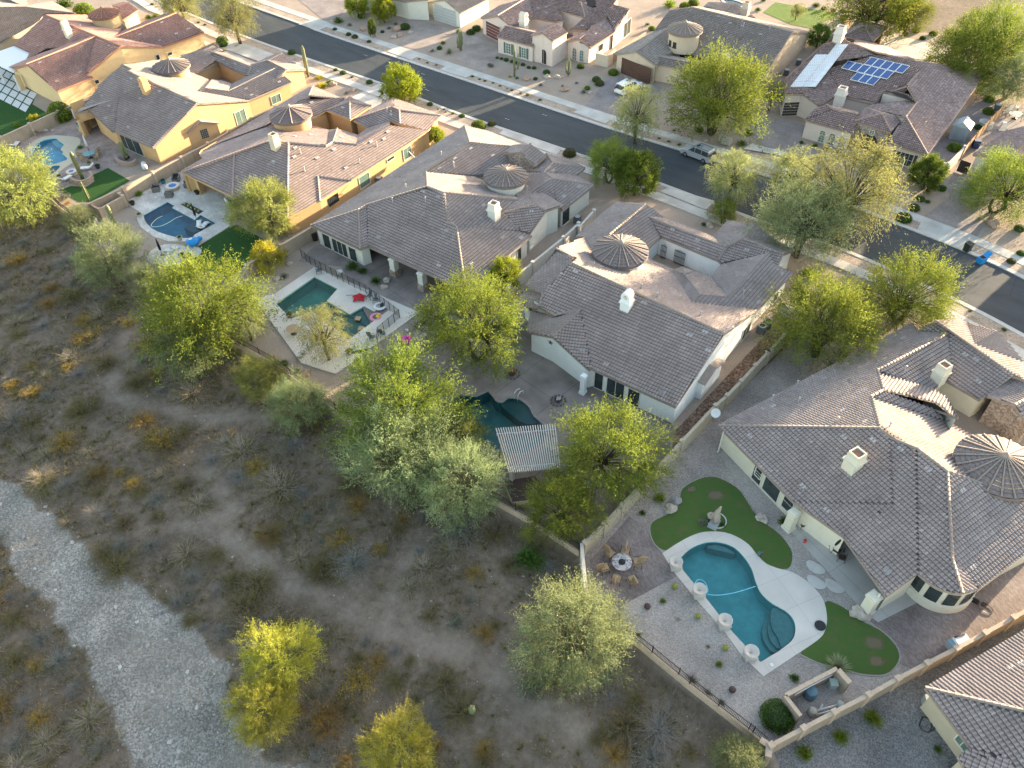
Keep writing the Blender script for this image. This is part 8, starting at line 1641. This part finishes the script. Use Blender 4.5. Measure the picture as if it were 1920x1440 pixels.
# ------------------------------------------------------------------ cars
def car(px,rz,label,paint,name='suv',L=4.8,W=1.95,Hh=1.8):
    q=G(px,.7); r=thing(name,label,'car',(q[0],q[1],.03),rz); b=MB(); b.smooth=False
    # body side profile lofted across the width
    low=[(-2.38,.35),(-2.42,.62),(-2.36,1.02),(-1.2,1.10),(-.2,1.12),(.95,1.10),(1.9,1.0),(2.3,.86),(2.4,.6),(2.36,.35)]
    def loft(prof,ws,m,nm,par=r):
        mb=MB(); n=len(prof); 
        for s_,w_ in ((-1,W/2),(1,W/2)):
            for x,z in prof: mb.v.append((x*L/4.8,s_*w_*ws(z),z*Hh/1.8))
        for i in range(n-1): mb.f.append((i,i+1,n+i+1,n+i))
        mb.f.append(tuple(range(n))); mb.f.append(tuple(range(n,2*n))[::-1]); mb.f.append((n-1,0,n,2*n-1)); return mb.done(nm,m,par)
    body=loft(low,lambda z:1-.06*max(0,z-.6)/.5,paint,'body')
    cab=[(-2.25,1.03),(-2.15,1.45),(-1.95,1.72),(-.2,1.78),(.35,1.72),(1.15,1.10)]
    loft([(x*1.0,z) for x,z in cab],lambda z:.94-.16*max(0,z-1.03)/.75,GLASS,'windows')
    roof=[(-2.05,1.66),(-1.9,1.76),(-.2,1.82),(.38,1.76),(.42,1.71),(-.2,1.74),(-1.9,1.69)]; loft(roof,lambda z:.81,paint,'roof_panel')
    for x in (-2.12,-.95,.1): 
        for s_ in (-1,1): m=MB(); m.beam((x,s_*W/2*.915,1.05),(x+(.12 if x<-1.5 else 0),s_*W/2*.80,1.74),.14,.05); m.done('pillar',paint,r)
    for x in (-1.45,1.5):
        for s_ in (-1,1):
            m=MB(); y=s_*(W/2-.1); m.smooth=False; m.tube([(x,y-.12,.36),(x,y+.12,.36)],.36,18); t=m.done('wheel',mat('tyre',(.02,.02,.02),rough=.9),r); m=MB(); m.tube([(x,y-.125,.36),(x,y+.125,.36)],.22,12); m.done('rim',mat('alloy',(.4,.41,.42),rough=.3,metal=.8),t)
    for s_ in (-1,1):
        m=MB(); m.box(2.33,s_*.66,.68,.12,.38,.17); m.done('headlight',mat('headlight lens',(.6,.62,.62),rough=.1),r); m=MB(); m.box(-2.38,s_*.8,.8,.1,.16,.4); m.done('tail_light',mat('tail lens',(.35,.02,.02),rough=.2),r)
        m=MB(); m.tube([(-1.9,s_*.66,1.86),(.2,s_*.66,1.88)],.025,6); m.done('roof_rail',mat('dark rail',(.05,.05,.05)),r); m=MB(); m.box(.75,s_*1.02,1.05,.18,.2,.14); m.done('mirror',paint,r)
    m=MB(); m.box(2.4,0,.45,.05,1.2,.25); m.done('grille',BLACK,r); m=MB(); m.box(-.1,0,1.785,.7,.7,.03); m.done('sunroof',GLASS,r); return r
SIL=mat('silver car paint',(.42,.45,.48),rough=.25,spec=.6,metal=.4); WHC=mat('white car paint',(.70,.72,.73),rough=.25,spec=.6)
car('x1309,287',math.pi-.06,'silver sport utility vehicle parked at the far kerb facing left',SIL); car('k185,780',1.45,'white car on the brown garage driveway mostly hidden by the willow',WHC,'white_car',4.8,1.95,1.7)
